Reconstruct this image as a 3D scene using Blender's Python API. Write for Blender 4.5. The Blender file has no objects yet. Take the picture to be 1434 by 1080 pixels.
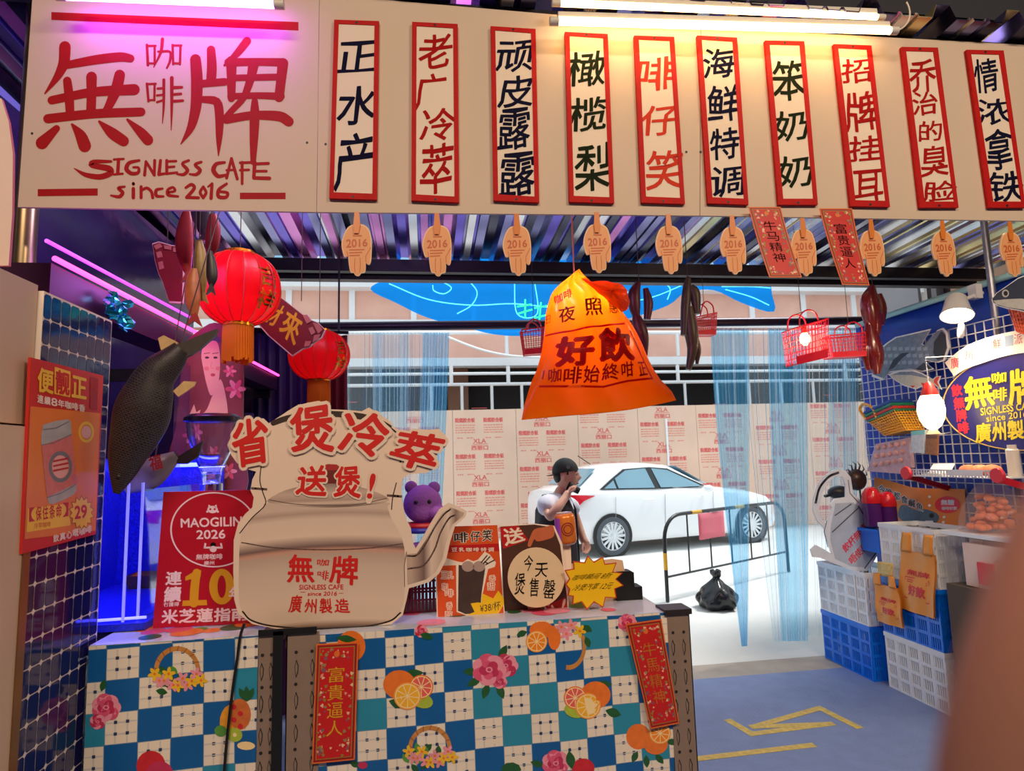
import bpy, math, random
from mathutils import Vector, Matrix
random.seed(7)
SC = bpy.context.scene
COL = SC.collection
PI = math.pi

# ---------------------------------------------------------------- camera
FPX = 870.0
PITCH, ROLL, YAW = math.radians(6.69), math.radians(1.60), math.radians(7.87)
CAM = Vector((0, 0, 1.6))
_f = Vector((math.sin(YAW)*math.cos(PITCH), math.cos(YAW)*math.cos(PITCH), math.sin(PITCH)))
_r = Vector((math.cos(YAW), -math.sin(YAW), 0))
_d = -_r.cross(_f)
CR = math.cos(ROLL)*_r + math.sin(ROLL)*_d
CD = -math.sin(ROLL)*_r + math.cos(ROLL)*_d
CF = _f
cam = bpy.data.cameras.new('camera')
cam.sensor_fit = 'HORIZONTAL'; cam.sensor_width = 36.0
cam.lens = FPX/1434*36.0
cam.clip_start = 0.005; cam.clip_end = 200
cam.dof.use_dof = True
cam.dof.focus_distance = 2.3
cam.dof.aperture_fstop = cam.lens/2.7
camo = bpy.data.objects.new('camera', cam); COL.objects.link(camo)
camo.matrix_world = Matrix(((CR.x, -CD.x, -CF.x, CAM.x), (CR.y, -CD.y, -CF.y, CAM.y), (CR.z, -CD.z, -CF.z, CAM.z), (0, 0, 0, 1)))
SC.camera = camo

# ---------------------------------------------------------------- view, sky, sun
SC.view_settings.view_transform = 'Standard'
SC.view_settings.look = 'None'
SC.view_settings.gamma = 1.0
SC.view_settings.use_curve_mapping = False
SC.view_settings.exposure = 0.18
SC.cycles.max_bounces = 8
SC.cycles.transparent_max_bounces = 24
SC.cycles.use_denoising = True
SC.cycles.caustics_reflective = False
SC.cycles.caustics_refractive = False
SC.cycles.sample_clamp_indirect = 6.0
w = bpy.data.worlds.new('world'); SC.world = w; w.use_nodes = True
bg = w.node_tree.nodes['Background']
bg.inputs['Color'].default_value = (0.80, 0.92, 1.0, 1)
bg.inputs['Strength'].default_value = 1.1
sl = bpy.data.lights.new('sun', 'SUN'); sl.energy = 3.2; sl.angle = math.radians(12); sl.color = (1.0, 0.96, 0.90)
so = bpy.data.objects.new('sun', sl); COL.objects.link(so)
so.rotation_euler = (math.radians(-6), math.radians(26), 0)   # from high above the street's right side
def lamp(name, kind, loc, energy, color, size=0.3, size_y=None, rot=(0, 0, 0)):
    l = bpy.data.lights.new(name, kind); l.energy = energy; l.color = color
    if kind == 'AREA':
        l.size = size
        if size_y: l.shape = 'RECTANGLE'; l.size_y = size_y
    else: l.shadow_soft_size = size
    o = bpy.data.objects.new(name, l); COL.objects.link(o); o.location = loc; o.rotation_euler = rot
    return o

# warm lamps of the market hall behind the viewer
lamp('hall_lamp_light', 'AREA', (-0.8, -1.6, 4.3), 100, (1.0, 0.77, 0.56), 1.6, 0.3, (math.radians(28), 0, 0))
lamp('hall_lamp_light', 'AREA', (2.4, -1.2, 4.3), 96, (1.0, 0.77, 0.56), 1.6, 0.3, (math.radians(28), 0, 0))
# ---------------------------------------------------------------- helpers
def ray(u, v): return CR*((u-717)/FPX) + CD*((v-540)/FPX) + CF
def P(u, v, X=None, Y=None, Z=None):
    d = ray(u, v)
    t = (Y-CAM.y)/d.y if Y is not None else ((X-CAM.x)/d.x if X is not None else (Z-CAM.z)/d.z)
    return CAM + d*t
def PY(y):                      # upright plane facing the viewer's side (-Y); o lifts off its front
    return lambda u, v, o=0.0: P(u, v, Y=y) + Vector((0, -o, 0))
def PX(x, s):                   # side wall plane; s = direction its face looks along X
    return lambda u, v, o=0.0: P(u, v, X=x) + Vector((s*o, 0, 0))
def PZ(z): return lambda u, v, o=0.0: P(u, v, Z=z) + Vector((0, 0, o))
def PN(p0, n):
    p0 = Vector(p0); n = Vector(n).normalized()
    def g(u, v, o=0.0):
        d = ray(u, v); t = (p0-CAM).dot(n)/d.dot(n)
        return CAM + d*t + n*o
    return g

def lin(c):
    c = c/255.0
    return c/12.92 if c <= 0.04045 else ((c+0.055)/1.055)**2.4
_M = {}
def M(name, rgb, rough=0.5, metal=0.0, em=0.0, emc=None, alpha=1.0, trans=0.0, var=0.08, scale=12.0, bump=0.0, bscale=60.0, spec=0.5, sss=0.0, coat=0.0):
    if name in _M: return _M[name]
    m = bpy.data.materials.new(name); m.use_nodes = True
    nt = m.node_tree; b = nt.nodes['Principled BSDF']; L = nt.links.new
    col = tuple(lin(x) for x in rgb) + (1,)
    b.inputs['Base Color'].default_value = col
    b.inputs['Roughness'].default_value = rough
    b.inputs['Metallic'].default_value = metal
    b.inputs['Specular IOR Level'].default_value = spec
    b.inputs['Coat Weight'].default_value = coat
    b.inputs['Alpha'].default_value = alpha
    b.inputs['Transmission Weight'].default_value = trans
    if sss: b.inputs['Subsurface Weight'].default_value = sss; b.inputs['Subsurface Radius'].default_value = (0.02, 0.008, 0.004)
    tc = nt.nodes.new('ShaderNodeTexCoord')
    if var > 0:
        n = nt.nodes.new('ShaderNodeTexNoise'); n.inputs['Scale'].default_value = scale; n.inputs['Detail'].default_value = 4
        L(tc.outputs['Object'], n.inputs['Vector'])
        mx = nt.nodes.new('ShaderNodeMix'); mx.data_type = 'RGBA'
        mx.inputs['A'].default_value = tuple(c*(1-var) for c in col[:3]) + (1,)
        mx.inputs['B'].default_value = tuple(min(1, c*(1+var)+var*0.01) for c in col[:3]) + (1,)
        L(n.outputs['Fac'], mx.inputs['Factor']); L(mx.outputs['Result'], b.inputs['Base Color'])
    if bump > 0:
        n2 = nt.nodes.new('ShaderNodeTexNoise'); n2.inputs['Scale'].default_value = bscale; n2.inputs['Detail'].default_value = 3
        L(tc.outputs['Object'], n2.inputs['Vector'])
        bp = nt.nodes.new('ShaderNodeBump'); bp.inputs['Strength'].default_value = bump; bp.inputs['Distance'].default_value = 0.01
        L(n2.outputs['Fac'], bp.inputs['Height']); L(bp.outputs['Normal'], b.inputs['Normal'])
    if em > 0:
        e = emc or rgb
        b.inputs['Emission Color'].default_value = tuple(lin(x) for x in e) + (1,)
        b.inputs['Emission Strength'].default_value = em
    _M[name] = m
    return m
def MT(name, rgb, transl=0.5, transp=0.0, rough=0.4, var=0.05, tint=0.38):      # thin sheet that lets light through
    if name in _M: return _M[name]
    m = bpy.data.materials.new(name); m.use_nodes = True
    nt = m.node_tree; L = nt.links.new; b = nt.nodes['Principled BSDF']; out = nt.nodes['Material Output']
    col = tuple(lin(x) for x in rgb) + (1,)
    b.inputs['Base Color'].default_value = col; b.inputs['Roughness'].default_value = rough
    t = nt.nodes.new('ShaderNodeBsdfTranslucent'); t.inputs['Color'].default_value = col
    a = nt.nodes.new('ShaderNodeMixShader'); a.inputs[0].default_value = transl
    L(b.outputs[0], a.inputs[1]); L(t.outputs[0], a.inputs[2])
    last = a
    if transp > 0:
        tr = nt.nodes.new('ShaderNodeBsdfTransparent')
        k = tuple(1-tint+tint*c for c in col[:3]) + (1,)
        tr.inputs['Color'].default_value = k
        c = nt.nodes.new('ShaderNodeMixShader'); c.inputs[0].default_value = transp
        L(a.outputs[0], c.inputs[1]); L(tr.outputs[0], c.inputs[2]); last = c
    L(last.outputs[0], out.inputs['Surface'])
    _M[name] = m
    return m

class MB:                       # collects shapes for ONE mesh
    def __init__(s): s.v = []; s.f = []; s.m = []; s.mats = []; s.uv = {}
    def mi(s, mat):
        if mat not in s.mats: s.mats.append(mat)
        return s.mats.index(mat)
    def add(s, vs, fs, mat, uv=None):
        o = len(s.v); k = s.mi(mat)
        s.v += [tuple(p) for p in vs]
        for f in fs: s.f.append(tuple(i+o for i in f)); s.m.append(k)
        if uv:
            for i, t in enumerate(uv): s.uv[o+i] = t
    def box(s, a, b, mat, R=None, c=None):
        x0, y0, z0 = a; x1, y1, z1 = b
        vs = [Vector(p) for p in ((x0,y0,z0),(x1,y0,z0),(x1,y1,z0),(x0,y1,z0),(x0,y0,z1),(x1,y0,z1),(x1,y1,z1),(x0,y1,z1))]
        if R is not None:
            c = Vector(c) if c is not None else (Vector(a)+Vector(b))/2
            vs = [R @ (p-c) + c for p in vs]
        s.add(vs, [(0,3,2,1),(4,5,6,7),(0,1,5,4),(1,2,6,5),(2,3,7,6),(3,0,4,7)], mat)
    def bar(s, p, q, w, h, mat, up=(0, 0, 1)):
        p, q = Vector(p), Vector(q); d = (q-p).normalized(); up = Vector(up)
        if abs(d.dot(up)) > 0.95: up = Vector((0, 1, 0))
        x = d.cross(up).normalized()*w/2; y = x.cross(d).normalized()*h/2
        vs = [p-x-y, p+x-y, p+x+y, p-x+y, q-x-y, q+x-y, q+x+y, q-x+y]
        s.add(vs, [(0,3,2,1),(4,5,6,7),(0,1,5,4),(1,2,6,5),(2,3,7,6),(3,0,4,7)], mat)
    def tube(s, pts, r, mat, seg=8, closed=False, flat=1.0):
        pts = [Vector(p) for p in pts]; n = len(pts)
        rs = r if isinstance(r, (list, tuple)) else [r]*n
        vs = []; ref = None
        for i, p in enumerate(pts):
            if closed: d = pts[(i+1) % n]-pts[i-1]
            else: d = pts[min(i+1, n-1)]-pts[max(i-1, 0)]
            d.normalize()
            if ref is None: ref = Vector((0, 0, 1)) if abs(d.z) < 0.9 else Vector((1, 0, 0))
            x = d.cross(ref)
            if x.length < 1e-6: x = d.orthogonal()
            x.normalize(); y = x.cross(d).normalized(); ref = y
            for k in range(seg):
                a = 2*PI*k/seg
                vs.append(p + x*math.cos(a)*rs[i] + y*math.sin(a)*rs[i]*flat)
        fs = []
        for i in range(n if closed else n-1):
            j = (i+1) % n
            for k in range(seg):
                k2 = (k+1) % seg
                fs.append((i*seg+k, i*seg+k2, j*seg+k2, j*seg+k))
        if not closed:
            fs.append(tuple(range(seg-1, -1, -1))); fs.append(tuple((n-1)*seg+k for k in range(seg)))
        s.add(vs, fs, mat)
    def lathe(s, prof, c, mat, seg=24, R=None, sx=1.0, sy=1.0):
        c = Vector(c); vs = []
        for r, z in prof:
            for k in range(seg):
                a = 2*PI*k/seg; p = Vector((r*math.cos(a)*sx, r*math.sin(a)*sy, z))
                vs.append(c + (R @ p if R is not None else p))
        n = len(prof); fs = []
        for i in range(n-1):
            for k in range(seg):
                k2 = (k+1) % seg
                fs.append((i*seg+k, i*seg+k2, (i+1)*seg+k2, (i+1)*seg+k))
        fs.append(tuple(range(seg-1, -1, -1))); fs.append(tuple((n-1)*seg+k for k in range(seg)))
        s.add(vs, fs, mat)
    def ell(s, c, r, mat, seg=16, rings=10, R=None):
        c = Vector(c); vs = []; fs = []
        for i in range(rings+1):
            t = PI*i/rings
            for k in range(seg):
                a = 2*PI*k/seg
                p = Vector((r[0]*math.sin(t)*math.cos(a), r[1]*math.sin(t)*math.sin(a), r[2]*math.cos(t)))
                vs.append(c + (R @ p if R is not None else p))
        for i in range(rings):
            for k in range(seg):
                k2 = (k+1) % seg
                fs.append((i*seg+k, (i+1)*seg+k, (i+1)*seg+k2, i*seg+k2))
        s.add(vs, fs, mat)
    def grid(s, fn, nu, nv, mat, uvs=True):
        vs = []; uv = []
        for j in range(nv+1):
            for i in range(nu+1):
                vs.append(fn(i/nu, j/nv)); uv.append((i/nu, j/nv))
        fs = [(j*(nu+1)+i, j*(nu+1)+i+1, (j+1)*(nu+1)+i+1, (j+1)*(nu+1)+i) for j in range(nv) for i in range(nu)]
        s.add(vs, fs, mat, uv if uvs else None)
    def slab(s, front, back, mat, side=None):     # closed slab between two matching outlines
        n = len(front)
        s.add(front, [tuple(range(n))], mat)
        s.add(list(front)+list(back), [(i, n+i, n+(i+1) % n, (i+1) % n) for i in range(n)], side or mat)
        s.add(back, [tuple(range(n-1, -1, -1))], side or mat)
    def card(s, px, pl, th, mat, side=None, o=0.0):   # flat board whose front follows an outline
        s.slab([pl(u, v, o) for u, v in px], [pl(u, v, o-th) for u, v in px], mat, side)
    def poly(s, px, pl, mat, o=0.0006):
        s.add([pl(u, v, o) for u, v in px], [tuple(range(len(px)))], mat)
    def disc(s, u, v, ru, rv, pl, mat, o=0.0006, n=20, rot=0.0):
        c, q = math.cos(rot), math.sin(rot)
        s.poly([(u+ru*math.cos(2*PI*k/n)*c-rv*math.sin(2*PI*k/n)*q, v+ru*math.cos(2*PI*k/n)*q+rv*math.sin(2*PI*k/n)*c) for k in range(n)], pl, mat, o)
    def ring(s, u, v, ru, rv, w, pl, mat, o=0.0006, n=40, a0=0.0, a1=2*PI):
        vs = []
        for k in range(n+1):
            a = a0+(a1-a0)*k/n
            vs.append(pl(u+ru*math.cos(a), v+rv*math.sin(a), o)); vs.append(pl(u+(ru-w)*math.cos(a), v+(rv-w*rv/ru)*math.sin(a), o))
        s.add(vs, [(2*k, 2*k+2, 2*k+3, 2*k+1) for k in range(n)], mat)
    def line(s, pts, w, pl, mat, o=0.0006):
        for a, b in zip(pts[:-1], pts[1:]):
            dx, dy = b[0]-a[0], b[1]-a[1]; l = math.hypot(dx, dy) or 1; nx, ny = -dy/l*w/2, dx/l*w/2; ex, ey = dx/l*w/2, dy/l*w/2
            s.poly([(a[0]+nx-ex, a[1]+ny-ey), (b[0]+nx+ex, b[1]+ny+ey), (b[0]-nx+ex, b[1]-ny+ey), (a[0]-nx-ex, a[1]-ny-ey)], pl, mat, o)
    def stroke(s, pts, pl, mat, o=0.0006):         # brush stroke: (u, v, width) with round ends
        dn = []
        pp = [(Vector((p[0], p[1])), p[2]) for p in pts]
        for (a, wa), (b, wb) in zip(pp[:-1], pp[1:]):
            for k in range(4): t = k/4; dn.append((a.lerp(b, t), wa+(wb-wa)*t))
        dn.append(pp[-1])
        for it in range(2):
            q = dn[:]
            for i in range(1, len(dn)-1): q[i] = ((dn[i-1][0]+dn[i][0]*2+dn[i+1][0])/4, (dn[i-1][1]+dn[i][1]*2+dn[i+1][1])/4)
            dn = q
        lft = []; rgt = []
        for i, (p, wd) in enumerate(dn):
            d = dn[min(i+1, len(dn)-1)][0]-dn[max(i-1, 0)][0]
            d = d.normalized() if d.length > 0 else Vector((1, 0)); nn = Vector((-d.y, d.x))
            lft.append(p+nn*wd/2); rgt.append(p-nn*wd/2)
        n = len(dn)
        s.add([pl(q.x, q.y, o) for q in lft+rgt], [(i, i+1, n+i+1, n+i) for i in range(n-1)], mat)
        for p, wd in (dn[0], dn[-1]): s.disc(p.x, p.y, wd/2, wd/2, pl, mat, o+0.00005, 12)
    def text(s, string, quad, pl, mat, o=0.0008, bold=0.0, shear=0.0, wob=0.0):   # quad: (u0,v0,u1,v1) or four corners tl tr br bl
        vs, fs = glyphs(string, 0.0)
        if len(quad) == 4 and not isinstance(quad[0], (tuple, list)):
            u0, v0, u1, v1 = quad; quad = ((u0, v0), (u1, v0), (u1, v1), (u0, v1))
        tl, tr, br, bl = [Vector(q) for q in quad]
        n = len(string)
        offs = [(0, 0)] if bold <= 0 else [(bold/n*math.cos(a*PI/3), bold*math.sin(a*PI/3)) for a in range(6)] + [(0, 0)]
        if bold >= 0.06: offs = [(bold/n*math.cos(a*PI/7), bold*math.sin(a*PI/7)) for a in range(14)] + [(bold*0.5/n*math.cos(a*PI/3), bold*0.5*math.sin(a*PI/3)) for a in range(6)] + [(0, 0)]
        for k, (ox, oy) in enumerate(offs):
            out = []
            for x, y in vs:
                xx = x + ox + shear*(y-0.5) + wob*math.sin(9*y+3*x); yy = y + oy + wob*math.sin(8*x+1)
                q = bl.lerp(br, xx).lerp(tl.lerp(tr, xx), yy)
                out.append(pl(q.x, q.y, o+k*0.00001))
            s.add(out, fs, mat)

_G = {}
_fc = bpy.data.curves.new('lettering_curve', 'FONT')
_fo = bpy.data.objects.new('lettering_curve', _fc); COL.objects.link(_fo)
_fc.resolution_u = 3
def glyphs(string, bold):
    key = (string, bold)
    if key in _G: return _G[key]
    _fc.body = string; _fc.offset = bold; _fc.fill_mode = 'FRONT'
    bpy.context.view_layer.update()
    me = _fo.to_mesh()
    vs = [(v.co.x, v.co.y) for v in me.vertices]; fs = [tuple(p.vertices) for p in me.polygons]
    _fo.to_mesh_clear()
    x0 = min(v[0] for v in vs); x1 = max(v[0] for v in vs); y0 = min(v[1] for v in vs); y1 = max(v[1] for v in vs)
    g = ([((x-x0)/(x1-x0 or 1), (y-y0)/(y1-y0 or 1)) for x, y in vs], fs)
    _G[key] = g
    return g

def tag(o, label=None, cat=None, group=None, kind=None):
    if label: o['label'] = label
    if cat: o['category'] = cat
    if group: o['group'] = group
    if kind: o['kind'] = kind
    return o
def wloc(o):
    p = Vector((0, 0, 0))
    while o is not None: p = p + o.location; o = o.parent
    return p
def obj(name, mb, parent=None, smooth=True, origin=None):
    if origin is None:
        if parent is not None: origin = wloc(parent)
        else:
            xs = [p[0] for p in mb.v]; ys = [p[1] for p in mb.v]; zs = [p[2] for p in mb.v]
            origin = Vector(((min(xs)+max(xs))/2, (min(ys)+max(ys))/2, min(zs)))
    me = bpy.data.meshes.new(name)
    me.from_pydata([(p[0]-origin.x, p[1]-origin.y, p[2]-origin.z) for p in mb.v], [], mb.f)
    for m in mb.mats: me.materials.append(m)
    me.polygons.foreach_set('material_index', mb.m)
    if mb.uv:
        ul = me.uv_layers.new(name='UVMap')
        for l in me.loops: ul.data[l.index].uv = mb.uv.get(l.vertex_index, (0, 0))
    me.update()
    if smooth:
        me.shade_smooth(); me.set_sharp_from_angle(angle=math.radians(38))
    o = bpy.data.objects.new(name, me); COL.objects.link(o)
    if parent is not None: o.parent = parent
    else: o.location = origin
    return o
def solo(name, mb, label, cat, group=None, kind=None, smooth=True):
    return tag(obj(name, mb, None, smooth), label, cat, group, kind)
def struct(name, mb, smooth=True): return tag(obj(name, mb, None, smooth), kind='structure')
def thing(name, label, cat, loc, group=None):
    o = bpy.data.objects.new(name, None); COL.objects.link(o); o.location = Vector(loc); o.empty_display_size = 0.05
    return tag(o, label, cat, group)
def dup(root, delta, label=None, rz=0.0):
    def cp(o, parent):
        c = o.copy(); COL.objects.link(c)
        if parent is not None: c.parent = parent
        for ch in o.children: cp(ch, c)
        return c
    r = cp(root, None); r.location = root.location + Vector(delta); r.rotation_euler.z += rz
    if label: r['label'] = label
    return r
def bezier(p0, p1, p2, p3, n=12):
    p0, p1, p2, p3 = map(Vector, (p0, p1, p2, p3)); out = []
    for i in range(n+1):
        t = i/n; out.append(p0*(1-t)**3 + p1*3*t*(1-t)**2 + p2*3*t*t*(1-t) + p3*t**3)
    return out
def spline(pts, n=6):           # Catmull-Rom through points (any dimension)
    q = [Vector(p) for p in pts]; q = [q[0]*2-q[1]] + q + [q[-1]*2-q[-2]]; out = []
    for i in range(1, len(q)-2):
        for k in range(n):
            t = k/n; a, b, c, d = q[i-1], q[i], q[i+1], q[i+2]
            out.append((b*2 + (c-a)*t + (a*2-b*5+c*4-d)*t*t + (b*3-a-c*3+d)*t**3)*0.5)
    out.append(q[-2]); return out
def closed_spline(pts, n=4):
    m = len(pts); q = [Vector(p) for p in pts]; out = []
    for i in range(m):
        a, b, c, d = q[i-1], q[i], q[(i+1) % m], q[(i+2) % m]
        for k in range(n):
            t = k/n; out.append((b*2 + (c-a)*t + (a*2-b*5+c*4-d)*t*t + (b*3-a-c*3+d)*t**3)*0.5)
    return [tuple(p) for p in out]
def crop(ox, oy, s): return lambda pts: [(ox+p[0]/s, oy+p[1]/s) + tuple(x/s for x in p[2:]) for p in pts]
# ================================================================ setting
ROOF_Y0, ROOF_Y1 = 1.92, 4.55
def roof_z(y): return 3.20 - (y-1.9)*0.055
mat_floor = M('blue_mat', (120, 138, 186), rough=0.6, var=0.15, scale=9)
nt = mat_floor.node_tree
# raised tread pattern of the rubber mat
tc = nt.nodes.new('ShaderNodeTexCoord'); mp = nt.nodes.new('ShaderNodeMapping'); mp.inputs['Rotation'].default_value = (0, 0, PI/4)
ck = nt.nodes.new('ShaderNodeTexChecker'); ck.inputs['Scale'].default_value = 50
bp = nt.nodes.new('ShaderNodeBump'); bp.inputs['Strength'].default_value = 0.8; bp.inputs['Distance'].default_value = 0.004
nt.links.new(tc.outputs['Object'], mp.inputs[0]); nt.links.new(mp.outputs[0], ck.inputs['Vector'])
nt.links.new(ck.outputs['Fac'], bp.inputs['Height']); nt.links.new(bp.outputs['Normal'], nt.nodes['Principled BSDF'].inputs['Normal'])
mb = MB(); mb.box((-3.2, -1.5, -0.12), (3.62, 4.43, 0.0), mat_floor); struct('floor', mb)
mb = MB(); mb.box((-3.2, 4.43, -0.12), (9, 4.72, -0.004), M('kerb_concrete', (168, 160, 152), rough=0.9, var=0.25, scale=6, bump=0.3)); struct('trim_1', mb)
mb = MB(); mb.box((-25, 4.72, -0.2), (40, 30, -0.008), M('street_concrete', (206, 208, 206), rough=0.9, var=0.10, scale=1.2, bump=0.2, bscale=20)); struct('ground', mb)

# corrugated roof sheet
mat_roof = M('corrugated_steel', (120, 118, 172), rough=0.20, metal=0.9, var=0.5, scale=3.5, bump=0.12, bscale=5)
def corr(x0, x1, pitch, h):
    pts = []; x = x0
    while x < x1:
        pts += [(x, 0), (x+pitch*0.17, 0), (x+pitch*0.19, 0.012), (x+pitch*0.23, 0.012), (x+pitch*0.25, 0), (x+pitch*0.40, 0), (x+pitch*0.42, 0.012), (x+pitch*0.46, 0.012), (x+pitch*0.48, 0), (x+pitch*0.66, 0), (x+pitch*0.74, h), (x+pitch*0.92, h)]; x += pitch
    pts.append((x, 0)); return pts
mb = MB(); pr = corr(-2.2, 4.6, 0.30, 0.055); n = len(pr)
vs = []
for y in (ROOF_Y0, ROOF_Y1):
    for t in (0, 0.004):
        vs += [(x, y, roof_z(y)+z+t) for x, z in pr]
tints = [mat_roof, M('roof_reflection_pink', (206, 120, 196), rough=0.25, metal=0.85, var=0.5, scale=4), M('roof_reflection_dark', (40, 38, 70), rough=0.2, metal=0.8, var=0.4, scale=4), M('roof_reflection_white', (226, 226, 236), rough=0.25, metal=0.8, var=0.3, scale=4), M('roof_reflection_gold', (236, 204, 150), rough=0.25, metal=0.85, var=0.4, scale=4), M('roof_reflection_violet', (92, 70, 190), rough=0.2, metal=0.85, var=0.4, scale=4)]
rg = random.Random(21)
base = len(mb.v); mb.v += [tuple(p) for p in vs]
for i in range(n-1):        # coloured reflections painted onto the steel sheet, one tint per fold
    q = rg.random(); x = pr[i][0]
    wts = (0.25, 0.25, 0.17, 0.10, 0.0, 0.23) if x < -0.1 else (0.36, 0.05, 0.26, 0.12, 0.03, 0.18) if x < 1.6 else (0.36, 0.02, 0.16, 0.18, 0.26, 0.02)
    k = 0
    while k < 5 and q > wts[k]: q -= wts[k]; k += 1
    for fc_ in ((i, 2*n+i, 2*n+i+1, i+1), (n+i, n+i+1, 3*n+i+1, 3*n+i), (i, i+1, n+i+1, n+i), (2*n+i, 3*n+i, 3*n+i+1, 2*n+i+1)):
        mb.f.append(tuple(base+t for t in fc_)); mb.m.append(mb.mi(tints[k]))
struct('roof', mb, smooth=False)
mat_dark = M('dark_steel', (40, 36, 46), rough=0.4, metal=0.6)
mb = MB()
mb.box((-2.2, 4.40, 2.955), (4.6, 4.46, 3.045), mat_dark); mb.box((-2.2, 4.52, 2.93), (4.6, 4.60, 3.0), mat_dark)
struct('beam_roof', mb)
mb = MB()
mb.box((-2.2, 2.012, 3.13), (4.6, 2.07, 3.19), mat_dark)
struct('beam_sign', mb)
# hall over the viewer: dark ceiling, upper wall above the stall, left side
mat_hall = M('hall_dark_paint', (34, 38, 48), rough=0.8)
mb = MB(); mb.box((-6, -6, 4.6), (9, 2.3, 4.75), mat_hall); struct('ceiling', mb)
mb = MB(); mb.box((-6, 1.98, 3.26), (9, 2.3, 4.6), mat_hall); struct('wall_upper', mb)
mb = MB(); mb.box((-6.2, -6, -0.1), (-6, 2.3, 4.7), mat_hall); mb.box((-6, 1.98, 0), (-1.75, 2.1, 3.26), mat_hall); struct('wall_hall_left', mb)
mb = MB(); mb.box((9, -6, -0.1), (9.2, 2.3, 4.7), mat_hall); mb.box((4.6, 1.98, 0), (9, 2.1, 3.26), mat_hall); struct('wall_hall_right', mb)
mb = MB(); mb.box((-6, -6.2, -0.1), (9, -6, 4.7), mat_hall); struct('wall_hall_back', mb)
mb = MB(); mb.box((-6, -6, -0.12), (9, -1.5, -0.01), mat_hall); mb.box((-6, -1.5, -0.12), (-3.2, 2, -0.01), mat_hall); mb.box((3.62, -1.5, -0.12), (9, 2, -0.01), mat_hall); struct('floor_hall', mb)
# left side wall inside the stall, glossy dark purple-blue sheeting
mat_lwall = M('purple_wall_sheet', (58, 40, 110), rough=0.18, var=0.5, scale=3.0, bump=0.25, bscale=9)
mb = MB(); mb.box((-1.75, 1.86, 0), (-1.62, 4.55, 3.05), mat_lwall); struct('wall_left', mb)
mb = MB(); mb.box((-1.62, 4.38, 0), (-0.62, 4.48, 2.45), M('maroon_panel', (66, 24, 70), rough=0.35, var=0.3, scale=3)); struct('wall_back_left', mb)

# tiled pillar at the stall's left end: rounded navy tiles with pale grout
XT = -0.88
mat_grout = M('tile_grout', (236, 222, 208), rough=0.8)
mat_tile = M('navy_tile', (26, 28, 84), rough=0.08, var=0.3, scale=5, spec=0.4, bump=0.08, bscale=14)
PT = PX(XT, 1)
y0t, y1t = 1.545, 1.862
zt = 2.018
mb = MB(); mb.box((-1.25, y0t, 0), (XT-0.0012, y1t, zt), mat_grout)
tw = 0.0405; th = 0.0605; gy = 0.0016
j = 0
k0 = 0
zz = zt - 0.004
while zz > 0.35:
    yy = y1t - 0.003
    while yy > y0t + 0.004:
        a, b = max(yy-tw, y0t), yy; c, d = zz-th, zz
        ch = 0.0055
        q = [(a+gy+ch, c+gy), (b-gy-ch, c+gy), (b-gy, c+gy+ch), (b-gy, d-gy-ch), (b-gy-ch, d-gy), (a+gy+ch, d-gy), (a+gy, d-gy-ch), (a+gy, c+gy+ch)]
        if b-a > 0.02:
            mb.slab([(XT, y, z) for y, z in q], [(XT-0.005, y, z) for y, z in q], mat_tile)
        yy -= tw
    zz -= th
struct('pillar_tiled', mb, smooth=False)
mb = MB(); mat_cream = M('cream_laminate', (206, 180, 150), rough=0.35, var=0.12, scale=5)
mb.box((-1.6, 1.30, 0), (XT+0.001, 1.52, 1.70), mat_cream); mb.box((-1.6, 1.32, 1.706), (XT-0.012, 1.54, zt+0.012), mat_cream)
mb.box((XT-0.02, 1.52, 0), (XT+0.004, 1.545, 1.70), M('bronze_trim', (150, 110, 66), rough=0.3, metal=0.7))
struct('pillar_cream', mb)

# right side wall: blue tarpaulin hung on a pipe, under open framing
XR = 3.52
mat_tarp = M('blue_tarpaulin', (26, 62, 176), rough=0.4, var=0.25, scale=4, bump=0.5, bscale=5)
mb = MB()
def tarp(s, t):
    y = 1.8 + s*2.8; z = t*2.60
    return Vector((XR + 0.007*math.sin(y*9) + 0.007*math.sin(z*7+y*4), y, z))
mb.grid(tarp, 44, 20, mat_tarp)
o = obj('wall_right', mb); tag(o, kind='structure')
md = o.modifiers.new('thickness', 'SOLIDIFY'); md.thickness = 0.006
mb = MB()
ya_, yb_, yc_ = [P(u, 415, X=4.9).y for u in (1286, 1332, 1392)]
mb.box((4.9, ya_, 0), (4.93, P(1220, 415, X=4.9).y, 6), M('grey_plaster', (150, 146, 150), rough=0.9, var=0.15, scale=2))
mb.box((5.0, yb_, 0), (5.4, ya_, 6), M('dark_window_wall', (46, 36, 38), rough=0.5))
mb.box((4.9, (ya_+yb_)/2-0.03, 0), (4.98, (ya_+yb_)/2+0.03, 6), M('window_bar_grey', (110, 105, 105), rough=0.6))
mb.box((4.9, yc_-1.5, 0), (5.4, yb_, 6), M('beige_plaster', (168, 132, 104), rough=0.9, var=0.12, scale=2))
struct('wall_neighbour', mb)

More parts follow.
